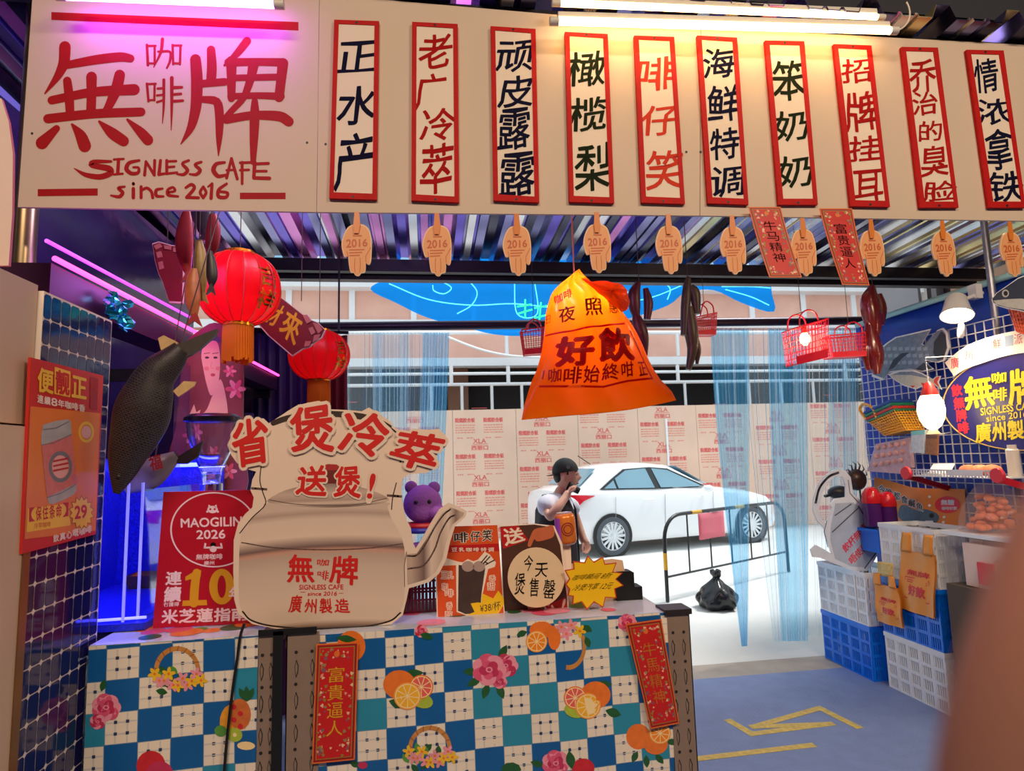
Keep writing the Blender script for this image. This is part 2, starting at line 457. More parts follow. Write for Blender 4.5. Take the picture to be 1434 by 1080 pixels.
# ================================================================ the big painted sign board (three panels)
mat_board = M('cream_sign_board', (206, 187, 168), rough=0.6, spec=0.2, var=0.03, scale=3)
mat_red = M('sign_red_paint', (160, 8, 18), rough=0.6, spec=0.2, var=0.12, scale=30)
mat_hole = M('screw_dark', (40, 34, 34), rough=0.5, metal=0.5)
YS = 2.0; S = PY(YS)
CN = crop(40, 40, 3.677)
def panel(label, px, group='panels of the long shop sign'):
    t = thing('sign_panel', label, 'sign', S(*px[3]), group)
    mb = MB(); mb.card(px, S, 0.010, mat_board); obj('board', mb, t, False)
    return t
pa = panel('cream sign panel with the large red shop name, leftmost of the long board', [(47, -28), (447, -8), (443, 297), (25, 290)])
mb = MB()
big = [ # 無
 [(188,95,60),(185,180,58),(150,250,40),(85,335,8)], [(190,190,40),(350,160,50),(480,145,50),(525,155,42)],
 [(120,370,44),(330,325,48),(545,315,58)], [(100,465,48),(330,438,48),(580,430,46)],
 [(200,270,44),(210,350,50),(215,450,44)], [(325,250,56),(325,350,50),(322,430,50)], [(470,240,56),(455,310,60),(415,400,44),(395,430,36)],
 [(145,515,36),(70,590,66)], [(225,495,14),(270,550,60),(290,605,66)], [(365,480,14),(430,540,62),(490,580,56)], [(510,470,14),(580,535,52),(615,575,56)],
 # 牌
 [(860,160,56),(868,260,62),(865,400,58),(840,510,44),(785,595,6)], [(940,110,44),(945,200,52),(940,275,50)], [(890,285,40),(1010,275,40)],
 [(890,365,34),(975,370,46),(985,450,48),(982,560,36),(978,655,6)], [(1125,65,44),(1075,130,40),(1010,190,14)],
 [(1045,170,56),(1045,280,46),(1045,360,40)], [(1030,175,44),(1180,172,40),(1310,175,44)], [(1310,180,56),(1300,270,50),(1290,355,50)],
 [(1050,255,34),(1300,250,36)], [(1040,350,34),(1180,345,34),(1300,350,40)], [(1160,180,56),(1145,260,44),(1110,360,34),(1050,420,34),(1010,465,30)],
 [(1020,470,44),(1150,445,44),(1300,450,54),(1340,480,52)], [(1165,375,34),(1165,450,54),(1160,580,44),(1157,690,28)],
 # 咖
 [(610,85,14),(615,190,14)], [(610,90,12),(655,90,12)], [(650,90,12),(650,185,12)], [(615,180,11),(650,180,11)],
 [(668,120,12),(735,115,14),(730,170,14),(712,205,10)], [(690,55,18),(685,120,16),(645,200,6)], [(742,85,13),(745,185,12)], [(742,88,12),(787,88,12)], [(783,88,13),(780,185,12)], [(745,180,11),(780,180,11)],
 # 啡
 [(610,285,14),(618,375,13)], [(610,287,12),(655,285,12)], [(650,285,12),(648,370,12)], [(618,370,11),(650,368,11)],
 [(697,265,16),(697,400,14),(690,490,4)], [(738,255,20),(738,400,16),(735,525,4)], [(665,310,12),(690,308,12)], [(662,345,12),(690,342,12)], [(662,380,12),(692,370,12)],
 [(745,305,18),(790,303,14)], [(748,340,14),(785,337,14)], [(748,375,16),(795,372,14)],
 # SIGNLESS CAFE
 [(425,685,14),(330,685,24),(315,705,26),(420,720,34),(430,745,30),(370,768,30),(290,755,24),(235,720,4)],
 [(440,675,12),(490,672,12)], [(464,675,18),(460,745,18)], [(440,752,12),(485,748,12)],
 [(570,680,14),(515,690,20),(500,725,24),(530,750,20),(568,745,18),(570,715,14),(540,715,12)],
 [(598,755,16),(605,685,14)], [(605,685,14),(648,755,16)], [(648,755,14),(650,680,16)], [(680,680,16),(672,752,18)], [(672,752,16),(700,748,14)],
 [(712,680,16),(712,748,16)], [(712,685,13),(760,683,13)], [(712,715,13),(750,712,13)], [(712,748,13),(765,742,13)],
 [(825,680,14),(785,695,16),(825,730,20),(800,755,18),(765,750,10)], [(890,688,14),(850,700,16),(890,730,20),(865,755,18),(830,750,10)],
 [(1010,690,14),(965,695,20),(948,730,26),(975,765,22),(1015,755,14)], [(1045,670,14),(1020,770,16)], [(1045,670,16),(1075,775,16)], [(1020,730,12),(1065,728,12)],
 [(1100,690,16),(1100,800,14)], [(1090,692,14),(1145,690,14)], [(1090,730,13),(1135,728,13)],
 [(1165,690,20),(1160,770,18)], [(1165,698,16),(1235,695,16)], [(1165,735,14),(1225,735,14)], [(1160,770,18),(1240,772,20)],
 # since 2016
 [(495,815,12),(455,820,16),(490,845,20),(470,870,20),(425,860,10)], [(540,825,18),(540,872,18)], [(540,798,16),(541,802,16)],
 [(580,815,16),(580,872,16)], [(580,835,14),(610,818,16),(635,840,16),(640,872,16)], [(690,825,12),(655,830,18),(655,865,18),(695,865,12)],
 [(715,845,12),(760,838,14),(745,815,14),(715,830,16),(715,860,18),(770,865,12)], [(810,820,14),(840,800,18),(860,820,18),(815,870,18)], [(815,870,16),(875,872,16)],
 [(900,815,14),(880,845,16),(900,872,16)], [(900,872,16),(918,845,16),(900,815,14)], [(945,800,16),(940,875,18)], [(925,815,10),(945,800,14)],
 [(1020,800,14),(975,830,18),(975,870,20),(1020,872,18),(1030,845,16),(985,840,14)]]
for i, st in enumerate(big): mb.stroke(CN(st), S, mat_red, 0.0008+0.00002*(i % 7))
mb.poly([(72,17),(418,31),(418,43),(72,28)], S, mat_red); mb.poly([(53,265),(137,264),(137,274),(53,275)], S, mat_red); mb.poly([(336,270),(400,270),(400,279),(336,279)], S, mat_red)
obj('lettering', mb, pa, False)
def screws(parent, pts, pl, r, o, mt, n=12):
    for u, v in pts:
        m_ = MB(); m_.disc(u, v, r, r, pl, mt, o, n); obj('screw', m_, parent, False)
screws(pa, ((45,187),(430,200)), S, 1.8, 0.0006, mat_hole)
pb = panel('plain cream sign panel between the red shop name and the sixth hanging strip', [(447.6, -8), (981, 38), (979.6, 302), (444, 297)])
pc = panel('plain cream sign panel at the right end of the long board', [(981.8, 38), (1475, 65), (1475, 310), (980.6, 302)])
for p, pts in ((pb, ((456,202),(961,213))), (pc, ((981,213),))):
    screws(p, pts, S, 1.8, 0.0006, mat_hole)

# ---------------------------------------------------------------- hand-lettered menu strips on the board
INK = {n: M(n+'_ink', c, rough=0.8, spec=0.08) for n, c in (('navy', (14, 15, 44)), ('red', (160, 20, 22)), ('green', (24, 34, 18)), ('orange', (200, 60, 42)), ('black', (18, 16, 16)))}
mat_strip = M('strip_white', (228, 212, 194), rough=0.6, spec=0.15, var=0.02)
mat_border = M('strip_red_border', (180, 20, 20), rough=0.6, spec=0.15, var=0.15, scale=40)
SS = PY(YS-0.0115)
strips = [
 ('正水产','navy',[(468,28),(531,30),(528,280),(461,278)],[(472,58,528,100),(473,119,528,172),(470,184,521,264)]),
 ('老广冷萃','red',[(577,31),(641,34),(643,284),(576,281)],[(587,47,632,94),(582,102,624,152),(589,151,637,196),(589,201,634,268)]),
 ('顽皮露露','navy',[(687,37),(750,41),(755,284),(691,281)],[(695,57,747,99),(698,105,747,149),(698,152,743,207),(700,214,750,273)]),
 ('橄榄梨','green',[(791,45),(851,48),(860,285),(797,283)],[(796,72,848,119),(798,136,850,182),(806,201,855,264)]),
 ('啡仔笑','orange',[(888,50),(944,52),(959,286),(898,284)],[(893,80,945,125),(899,147,949,188),(905,210,956,264)]),
 ('海鲜特调','navy',[(976,50),(1032,53),(1048,287),(991,285)],[(985,67,1028,108),(991,119,1035,169),(995,179,1034,222),(994,233,1043,274)]),
 ('笨奶奶','green',[(1071,57),(1126,58),(1145,287),(1090,287)],[(1082,84,1128,138),(1085,155,1132,196),(1090,218,1138,261)]),
 ('招牌挂耳','red',[(1167,62),(1220,64),(1246,290),(1191,289)],[(1179,82,1220,115),(1184,128,1230,182),(1189,190,1233,225),(1194,238,1237,281)]),
 ('乔治的臭脸','red',[(1262,66),(1313,67),(1342,291),(1288,291)],[(1274,84,1310,128),(1278,128,1312,160),(1287,169,1319,197),(1289,203,1328,246),(1293,253,1339,281)]),
 ('情浓拿铁','navy',[(1353,70),(1405,71),(1436,291),(1384,291)],[(1365,82,1397,128),(1368,138,1416,173),(1380,179,1418,235),(1384,240,1432,281)])]
for txt, ink, q, boxes in strips:
    t = thing('menu_strip', 'white hand-lettered strip reading %s in %s, red border' % (txt, {'navy':'dark blue','red':'dark red','green':'dark green','orange':'orange red'}[ink]), 'menu sign', S(*q[3]), 'menu strips on the long sign')
    mb = MB(); mb.card(q, SS, 0.010, mat_strip, mat_border); obj('board', mb, t, False)
    mb = MB(); bw = 6.5
    tl, tr, br, bl = q
    ins = [(tl[0]+bw, tl[1]+bw*0.9), (tr[0]-bw, tr[1]+bw*0.9), (br[0]-bw, br[1]-bw*1.3), (bl[0]+bw, bl[1]-bw*1.3)]
    for i in range(4):
        a, b, c, d = q[i], q[(i+1) % 4], ins[(i+1) % 4], ins[i]
        mb.slab([SS(*p, 0.002) for p in (a, b, c, d)], [SS(*p, 0.0001) for p in (a, b, c, d)], mat_border)
    obj('border', mb, t, False)
    mb = MB()
    lean = (q[3][0]-q[0][0])/(q[3][1]-q[0][1])
    for ch, (u0, v0, u1, v1) in zip(txt, boxes):
        dx = -lean*(v1-v0)/2
        sk = (v1-v0)*0.07
        mb.text(ch, ((u0+dx, v0+sk), (u1+dx, v0-sk*0.3), (u1-dx, v1-sk*0.3), (u0-dx, v1+sk)), SS, INK[ink], 0.0006, bold=0.014, shear=0.10, wob=0.02)
    obj('lettering', mb, t, False)
    mb = MB()
    for f in (0.012, 0.988):
        mu = (q[0][0]+q[1][0])/2*(1-f)+(q[3][0]+q[2][0])/2*f; mv = (q[0][1]+q[1][1])/2*(1-f)+(q[3][1]+q[2][1])/2*f
        screws(t, ((mu, mv),), SS, 1.8, 0.0026, mat_hole, 10)

# ---------------------------------------------------------------- tube lamps over the sign
def tube_lamp(name, label, p, q, r, mt, fix):
    t = thing(name, label, 'lamp', (Vector(p)+Vector(q))/2, 'tube lamps over the sign')
    p, q = Vector(p), Vector(q); d = (q-p).normalized()
    mb = MB(); mb.tube([p, q], r, mt, 12); obj('tube', mb, t)
    for m0, m1 in ((p-d*0.03, p), (q, q+d*0.03)): mb = MB(); mb.tube([m0, m1], r*1.15, fix, 12); obj('end_cap', mb, t)
    mb = MB(); mb.bar(p+Vector((0, 0.01, r+0.012)), q+Vector((0, 0.01, r+0.012)), 0.03, 0.018, fix); obj('housing', mb, t)
    return t
mat_warm = M('warm_tube', (255, 232, 180), em=13.0, emc=(255, 206, 138), var=0)
mat_viol = M('violet_tube', (255, 200, 255), em=26.0, emc=(196, 70, 255), var=0)
mat_fix = M('lamp_white_plastic', (210, 205, 195), rough=0.4)
tube_lamp('tube_lamp', 'long warm white tube lamp above the strips, lower of the two', P(782, 30, Y=1.90), P(1246, 43, Y=1.90), 0.0125, mat_warm, mat_fix)
tube_lamp('tube_lamp', 'warm white tube lamp higher up, close under the corrugated roof edge', P(785, 5, Y=1.93), P(1228, 24, Y=1.93), 0.010, mat_warm, mat_fix)
tube_lamp('tube_lamp', 'violet tube lamp shining on the large red shop name', P(92, -6, Y=1.90), P(384, 6, Y=1.90), 0.013, mat_viol, mat_fix)

mb = MB(); a = P(1250, 43, Y=1.9)
mb.tube(bezier(a, a+Vector((0.05, 0, 0.0)), a+Vector((0.10, 0, 0.06)), a+Vector((0.07, 0, 0.12)), 10), 0.003, M('white_cord', (220, 210, 195)), 6)
solo('lamp_cord', mb, 'thin pale cord curling from the right end of the warm tube', 'cord')

# ---------------------------------------------------------------- wooden hand tags hanging below the sign
mat_hand = M('hand_tag_wood', (226, 158, 104), rough=0.5, var=0.08, scale=20)
mat_hand_edge = M('hand_tag_edge', (236, 196, 150), rough=0.5)
mat_hand_ink = M('hand_tag_ink', (196, 92, 48), rough=0.5)
mat_ribbon = M('orange_ribbon', (214, 120, 40), rough=0.4)
H = PY(2.004)
CH = crop(470, 290, 7.547)
hand_out = CH([(185,185),(240,178),(300,190),(345,225),(370,290),(382,380),(380,480),(375,560),(360,605),(335,605),(318,585),(318,640),(308,690),(270,700),(245,728),(210,722),(190,695),(160,690),(145,640),(135,560),(130,520),(100,528),(82,500),(62,410),(72,330),(105,250),(140,205)])
hand_out = closed_spline(hand_out, 3)
hc = (sum(p[0] for p in hand_out)/len(hand_out), sum(p[1] for p in hand_out)/len(hand_out))
tags = [(500,345),(612.5,346),(724.5,346),(837,343),(937.5,345),(1027,346),(1126,349),(1222,350),(1322,351),(1417,352)]
desc = ['first wooden hand tag from the left, under the strip 正水产', 'wooden hand tag under the strip 老广冷萃', 'wooden hand tag under the strip 顽皮露露', 'wooden hand tag above the orange bag lamp, under 橄榄梨',
        'wooden hand tag under the strip 啡仔笑', 'wooden hand tag left of the left red couplet, under 海鲜特调', 'wooden hand tag between the two red couplets', 'wooden hand tag just right of the right red couplet',
        'wooden hand tag under the strip 乔治的臭脸', 'rightmost wooden hand tag, under the strip 情浓拿铁']
root = None
base = H(500, 345)
for (u, v), lb in zip(tags, desc):
    if root is None:
        root = thing('hand_tag', lb, 'tag', base, 'wooden hand tags below the sign')
        mb = MB(); mb.card(hand_out, H, 0.006, mat_hand_edge); obj('hand_shape', mb, root, False)
        mb = MB(); ins = [(hc[0]+(p[0]-hc[0])*0.93, hc[1]+(p[1]-hc[1])*0.955) for p in hand_out]
        mb.poly(ins, H, mat_hand, 0.0005)
        for pts in ([(205,540),(200,620),(205,690)],[(258,540),(262,610),(255,690)],[(318,580),(320,520),(370,430)],[(130,520),(120,470)]): mb.line(CH(pts), 0.9, H, mat_hand_ink, 0.0009)
        obj('printed_palm', mb, root, False)
        mb = MB()
        mb.text('2016', CH([(115,345),(335,340),(335,415),(115,430)]), H, mat_hand_ink, 0.001, bold=0.05)
        for r_ in range(3): mb.line(CH([(150, 455+r_*30), (300-r_*25, 450+r_*30)]), 1.6, H, mat_hand_ink, 0.001)
        mb.line(CH([(190,305),(270,305)]), 2.0, H, mat_hand_ink, 0.001)
        obj('lettering', mb, root, False)
        mb = MB(); mb.card(CH([(200,55),(250,55),(262,185),(245,280),(195,280),(188,185)]), PY(2.002), 0.001, mat_ribbon, o=0.004); obj('ribbon', mb, root, False)
        mb = MB(); mb.disc(*CH([(215,235)])[0], 1.3, 1.3, H, M('brass_pin', (220, 180, 110), metal=0.8, rough=0.3), 0.0055); obj('pin', mb, root, False)
    else:
        d = H(u, v)-base
        r2 = dup(root, (d.x, 0, d.z), lb)

# ---------------------------------------------------------------- red printed couplets
mat_cred = M('couplet_red', (198, 24, 22), rough=0.5, var=0.1, scale=30)
mat_corange = M('couplet_orange', (226, 110, 36), rough=0.5, var=0.1, scale=40)
mat_cgold = M('couplet_gold', (236, 180, 40), rough=0.35, metal=0.3)
mat_cmul = [M('couplet_print_%s' % n, c, rough=0.5) for n, c in (('grey', (150, 130, 90)), ('pink', (226, 150, 130)), ('olive', (150, 130, 50)), ('cream', (232, 190, 150)), ('violet', (130, 90, 110)))]
def couplet(label, q, chars, ink, pl, curl=0.0, group='red printed couplets'):
    tl, tr, br, bl = [Vector(p) for p in q]
    t = thing('couplet_banner', label, 'banner', pl(*q[3]), group)
    def at(s_, t_, o):
        p = tl.lerp(tr, s_).lerp(bl.lerp(br, s_), t_)
        return pl(p.x, p.y, o + curl*t_*t_)
    def sheet(a, b, c, d, o, mt, n=8):
        mb_.grid(lambda i, j: at(a+(c-a)*i, b+(d-b)*j, o), 2, n, mt, False)
    mb_ = MB()
    n = 8; fr = []; 
    mb_.grid(lambda i, j: at(i, j, 0.0012), 2, n, mat_corange, False); mb_.grid(lambda i, j: at(1-i, j, 0.0), 2, n, mat_cred, False)
    for e in (0, 1):
        mb_.grid(lambda i, j: at(e, j, 0.0012*(i if e else 1-i)), 1, n, mat_cred, False)
    obj('paper', mb_, t, False)
    mb_ = MB(); sheet(0.03, 0.012, 0.97, 0.988, 0.0016, M('couplet_deep_red', (150, 20, 16), rough=0.5)); sheet(0.08, 0.03, 0.92, 0.97, 0.002, mat_cmul[2])
    sheet(0.10, 0.037, 0.90, 0.963, 0.0023, mat_cred)
    rng = random.Random(hash(chars) % 1000 if False else len(chars)*7+int(q[0][0]))
    for k in range(90):                      # printed flowers round the rim
        e = rng.random()
        if e < 0.36: s_, t_ = 0.12+rng.random()*0.16, 0.05+rng.random()*0.9
        elif e < 0.72: s_, t_ = 0.72+rng.random()*0.16, 0.05+rng.random()*0.9
        elif e < 0.86: s_, t_ = 0.12+rng.random()*0.76, 0.05+rng.random()*0.07
        else: s_, t_ = 0.12+rng.random()*0.76, 0.86+rng.random()*0.09
        r_ = 0.025+rng.random()*0.035
        ar = (tr-tl).length/(bl-tl).length
        m_ = 7; st = rng.random()*6
        mb_.add([at(s_+r_*(0.6+0.4*(i % 2))*math.cos(st+2*PI*i/m_), t_+r_*ar*(0.6+0.4*(i % 2))*math.sin(st+2*PI*i/m_), 0.0026+0.00004*(k % 9)) for i in range(m_)], [tuple(range(m_))], mat_cmul[k % 5])
    obj('printed_border', mb_, t, False)
    mb_ = MB()
    m_ = 8; mb_.add([at(0.5+0.07*math.cos(2*PI*i/m_), 0.09+0.028*math.sin(2*PI*i/m_), 0.0028) for i in range(m_)], [tuple(range(m_))], mat_corange)
    k = len(chars)
    for i, ch in enumerate(chars):
        c0 = 0.20+0.60*i/k; c1 = c0+0.60/k*0.86
        vs, fs = glyphs(ch, 0.0)
        mb_.add([at(0.31+0.38*x, c1+(c0-c1)*y, 0.003) for x, y in vs], fs, ink)
    obj('lettering', mb_, t, False)
    return t
SC2 = PY(YS-0.026)
couplet('red couplet reading 牛马精神 in black, hung from the sign bottom', [(1048,290),(1093,290),(1118,391),(1073,391)], '牛马精神', INK['black'], SC2, 0.02)
couplet('red couplet reading 富贵逼人 in dark ink, hung below the strip 招牌挂耳', [(1147,292),(1193,292),(1212,402),(1174,401)], '富贵逼人', INK['black'], SC2, 0.02)
# ================================================================ across the street
YB = 15.0; B = PY(YB)
def zat(v, Y, u=700): return P(u, v, Y=Y).z
mat_salmon = M('salmon_brick', (246, 186, 166), rough=0.85, var=0.25, scale=1.5, bump=0.2)
mat_white = M('white_paint', (240, 242, 244), rough=0.5, var=0.04)
mat_recess = M('dark_recess', (28, 26, 30), rough=0.8)
mat_bglass = M('pale_blue_glass', (150, 200, 228), rough=0.1, var=0.2, scale=2)
bld = thing('building', 'salmon brick building with white ledges across the street', 'building', (3, YB, 0))
def zz_(v): return zat(v, YB)
mb = MB()
mb.box((-9, YB, zz_(506)), (22, YB+4, zz_(466)), mat_salmon); mb.box((-9, YB+0.3, zz_(470)), (22, YB+4, zz_(402)), mat_salmon)
obj('brick_wall', mb, bld, False)
mb = MB(); mb.box((-9, YB+1.2, 0), (22, YB+4, zz_(506)), mat_recess); obj('dark_ground_floor', mb, bld, False)
mb = MB(); mb.box((-9, YB-0.35, zz_(515)), (22, YB, zz_(504)), mat_white); obj('lower_ledge', mb, bld, False)
mb = MB(); mb.box((-9, YB-0.10, zz_(405)), (22, YB+0.5, zz_(393)), mat_white); mb.box((-9, YB-0.3, zz_(391)), (22, YB+0.5, zz_(388)), mat_white); obj('upper_ledge', mb, bld, False)
mb = MB(); mb.box((-9, YB+0.45, zz_(393)), (22, YB+4, zz_(250)), mat_bglass); obj('window_band', mb, bld, False)
for k in range(16):
    x = -6.2+k*1.65
    mb = MB(); mb.box((x, YB+0.32, zz_(393)), (x+0.32, YB+0.46, zz_(250)), mat_white); obj('mullion', mb, bld, False)
for k in range(12):
    x = -3.35+k*1.42*1.05
    mb = MB(); mb.box((x, YB+0.24, zz_(448)), (x+0.14, YB+0.31, zz_(404)), mat_white); obj('pilaster', mb, bld, False)
mb = MB(); mb.box((-9, YB+0.15, zz_(457)), (22, YB+0.30, zz_(446)), mat_white); obj('middle_ledge', mb, bld, False)
mb = MB(); mb.box((P(627, 560, Y=YB+1).x, YB+0.7, 0), (P(655, 560, Y=YB+1).x, YB+1.2, zz_(508)), M('brown_pillar', (128, 92, 74), rough=0.8)); obj('ground_floor_pillar', mb, bld, False)
# white balcony railing in front of it
YR = 14.3; rl = thing('railing', 'white pipe railing above the plywood hoarding', 'railing', P(700, 575, Y=YR))
for v, r in ((466, 0.05), (523, 0.035), (538, 0.04)):
    mb = MB(); z = zat(v, YR); mb.tube([(-7, YR, z), (20, YR, z)], r, mat_white, 8); obj('rail', mb, rl)
for u, a, b in ((710, 500, 466), (950, 500, 466), (480, 500, 466), (1170, 500, 466), (712, 538, 513), (950, 538, 513), (632, 538, 510), (1185, 538, 513)):
    mb = MB(); x = P(u, a, Y=YR).x; mb.tube([(x, YR, zat(a, YR)), (x, YR, zat(b, YR))], 0.045, mat_white, 8); obj('post', mb, rl)
for u in (604, 647, 689, 731, 960, 1005, 1050, 1095, 1140):
    mb = MB(); x = P(u, 560, Y=YR).x; mb.tube([(x, YR, zat(590, YR)), (x, YR, zat(538, YR))], 0.035, mat_white, 8); obj('baluster', mb, rl)
mb = MB(); mb.tube(bezier(P(627, 472, Y=14.2), P(670, 490, Y=14.2), P(700, 503, Y=14.2), P(780, 500, Y=14.2)), 0.03, mat_white, 6)
solo('overhead_cable', mb, 'white cable sagging across the brick building front', 'cable')
mb = MB(); mb.box((13.5, 11, 0), (20, YB, 12), M('far_wall', (196, 190, 186), rough=0.9, var=0.15, scale=0.6)); mb.box((-14, 8, 0), (-8, YB, 12), M('far_wall', (196, 190, 186)))
struct('wall_far_buildings', mb)

# plywood hoarding with red stamped print
YH = 12.75; HO = PY(YH)
ho = thing('plywood_hoarding', 'pale plywood hoarding stamped all over with red print behind the car', 'hoarding', (4.5, YH, 0))
mat_ply = M('pink_plywood', (232, 196, 172), rough=0.8, var=0.12, scale=1.6)
mat_stamp = M('red_stamp_ink', (222, 96, 92), rough=0.8, var=0.3, scale=6)
mat_stamp2 = M('faint_stamp_ink', (228, 140, 124), rough=0.8, var=0.3, scale=6)
xs = [-2.1+1.31*k for k in range(12)]
rng = random.Random(3)
def zh(x): return 2.612+0.004*x
for k in range(len(xs)-1):
    a, b = xs[k], xs[k+1]-0.008
    mb = MB(); mb.slab([(a, YH, 0.0), (b, YH, 0.0), (b, YH, zh(b)), (a, YH, zh(a))], [(a, YH+0.018, 0.0), (b, YH+0.018, 0.0), (b, YH+0.018, zh(b)), (a, YH+0.018, zh(a))], mat_ply)
    sh = obj('plywood_sheet', mb, ho, False)
    mb = MB()
    pl = lambda u, v, o=0.0: Vector((u, YH-o, v))
    off = (0.0, 0.36, 0.18, 0.5)[k % 4]
    z = 2.50-off*0.9+0.35
    while z > 0.4:
        x = a+0.07
        for c in range(2):
            x0 = a+0.05+c*0.58
            def T(s, bx, by, w, h, o=0.0015, m=mat_stamp, bold=0.03): 
                if by+h < zh(a)-0.02: mb.text(s, ((bx, by+h), (bx+w, by+h), (bx+w, by), (bx, by)), pl, m, o, bold=bold)
            def bars(bx, by, w, n, m):
                for r in range(n):
                    yb = by-r*0.05; xx = bx
                    if yb > zh(a)-0.04: continue
                    while xx < bx+w:
                        l = 0.02+rng.random()*0.05
                        mb.add([(xx, YH-0.0015, yb), (min(xx+l, bx+w), YH-0.0015, yb), (min(xx+l, bx+w), YH-0.0015, yb+0.022), (xx, YH-0.0015, yb+0.022)], [(0, 1, 2, 3)], m); xx += l+0.012
            if c == 0:
                T('XLA', x0+0.36, z-0.02, 0.26, 0.09); T('西丽口', x0+0.32, z-0.16, 0.34, 0.09)
                mb.add([(x0+0.34, YH-0.0015, z-0.045), (x0+0.66, YH-0.0015, z-0.045), (x0+0.66, YH-0.0015, z-0.035), (x0+0.34, YH-0.0015, z-0.035)], [(0, 1, 2, 3)], mat_stamp)
            T('阻燃胶合板', x0, z-0.33, 0.40, 0.09, bold=0.05)
            bars(x0, z-0.40, 0.40, 4, mat_stamp2)
            bars(x0+0.03, z-0.66, 0.12, 1, mat_stamp2); bars(x0+0.23, z-0.66, 0.14, 1, mat_stamp2)
        z -= 0.74
    if mb.v: obj('stamped_print', mb, sh, False)
mb = MB(); x = P(933, 600, Y=YH).x; mb.box((x-0.02, YH-0.03, 0), (x+0.02, YH-0.001, 2.35), mat_white); obj('batten', mb, ho, False)

# ---------------------------------------------------------------- white sedan
mat_car = M('white_car_paint', (244, 246, 248), rough=0.15, var=0.0, coat=0.6)
mat_glass = M('car_glass', (120, 160, 178), rough=0.05, var=0.1, scale=2, spec=0.8)
mat_tyre = M('tyre_rubber', (84, 90, 98), rough=0.8)
mat_black = M('black_plastic', (18, 18, 20), rough=0.45)
mat_alloy = M('alloy_silver', (222, 228, 232), rough=0.35, metal=0.3)
yawc = math.atan2(0.70, 2.76); fc = Vector((math.cos(yawc), math.sin(yawc), 0)); sc_ = Vector((-math.sin(yawc), math.cos(yawc), 0))
O = Vector((2.94, 9.9, -0.008))
def cw(x, y, z): return O + fc*x + sc_*y + Vector((0, 0, z))
car = thing('car', 'white four-door sedan parked in front of the plywood hoarding', 'car', cw(1.4, 0.87, 0))
st = [  # x, half width, belt z, deck z (centre), sill z
 (-0.84, 0.62, 0.90, 0.96, 0.34), (-0.78, 0.74, 0.98, 1.06, 0.27), (-0.60, 0.82, 1.02, 1.12, 0.23), (-0.30, 0.86, 1.03, 1.12, 0.21), (0.2, 0.87, 1.01, 1.10, 0.2),
 (0.9, 0.875, 0.985, 1.06, 0.2), (1.6, 0.875, 0.965, 1.04, 0.2), (2.1, 0.87, 0.95, 1.03, 0.2), (2.5, 0.865, 0.92, 1.00, 0.2), (3.0, 0.85, 0.86, 0.94, 0.21),
 (3.35, 0.80, 0.78, 0.86, 0.22), (3.58, 0.68, 0.66, 0.74, 0.24), (3.66, 0.5, 0.55, 0.60, 0.28)]
mb = MB(); vs = []
nn = 0
for x, hw, zb, zd, zs in st:
    ring = [(-hw*0.90, zs), (-hw*0.985, zs+0.10), (-hw, 0.52*zb+0.05), (-hw*0.985, zb-0.12), (-hw*0.955, zb-0.02), (-hw*0.90, zb+0.015), (-hw*0.5, zd-0.012), (0, zd)]
    ring = ring + [(-a, b) for a, b in reversed(ring[:-1])]
    nn = len(ring); vs += [cw(x, 0.87+a, b) for a, b in ring]
m = len(st); fs = []
for i in range(m-1):
    for k in range(nn):
        k2 = (k+1) % nn; fs.append((i*nn+k, (i+1)*nn+k, (i+1)*nn+k2, i*nn+k2))
fs += [tuple(range(nn)), tuple((m-1)*nn+k for k in range(nn-1, -1, -1))]
mb.add(vs, fs, mat_car)
# greenhouse: pillars and roof
gh = [(-0.48, 0.79, 1.08, 0.70), (-0.02, 0.81, 1.40, 0.60), (0.35, 0.82, 1.465, 0.57), (0.9, 0.82, 1.475, 0.57), (1.35, 0.82, 1.43, 0.57), (2.12, 0.81, 1.0, 0.70)]
vs = []
for x, wb, zr, wr in gh:
    zb = 0.95
    ring = [(-wb, zb), (-(wb+wr)/2, (zb+zr)/2), (-wr-0.04, zr-0.05), (-wr+0.08, zr-0.01), (0, zr+0.01)]
    ring += [(-a, b) for a, b in reversed(ring[:-1])]
    n5 = len(ring); vs += [cw(x, 0.87+a, b) for a, b in ring]
fs = []
for i in range(len(gh)-1):
    for k in range(n5-1): fs.append((i*n5+k, (i+1)*n5+k, (i+1)*n5+k+1, i*n5+k+1))
mb.add(vs, fs, mat_car)
body = obj('body', mb, car)
def side_y(x, z):   # near side of the greenhouse
    for i in range(len(gh)-1):
        if gh[i][0] <= x <= gh[i+1][0]:
            t = (x-gh[i][0])/(gh[i+1][0]-gh[i][0]); wb, zr, wr = [gh[i][j]+(gh[i+1][j]-gh[i][j])*t for j in (1, 2, 3)]
            f = (z-0.95)/max(0.05, zr-0.05-0.95); return 0.87-(wb+(wr+0.04-wb)*min(1, max(0, f)))
    return 0.05
def pane(name, pts, parent, mt, out=0.012):
    mb = MB(); mb.add([cw(x, side_y(x, z)-out, z) for x, z in pts], [tuple(range(len(pts)))], mt); mb.add([cw(x, 1.74-side_y(x, z)+out, z) for x, z in pts], [tuple(range(len(pts)-1, -1, -1))], mt)
    return obj(name, mb, parent, False)
mat_trim = M('window_trim_black', (30, 34, 38), rough=0.4)
pane('window_surround', [(-0.16, 1.06), (0.1, 1.22), (0.38, 1.375), (0.9, 1.395), (1.28, 1.36), (1.98, 1.045), (1.9, 1.015), (0.9, 1.03)], car, mat_trim, 0.014)
pane('side_window', [(-0.07, 1.075), (0.14, 1.20), (0.16, 1.07)], car, mat_glass, 0.02)
pane('side_window', [(0.20, 1.07), (0.18, 1.23), (0.42, 1.355), (0.82, 1.375), (0.90, 1.05)], car, mat_glass, 0.02)
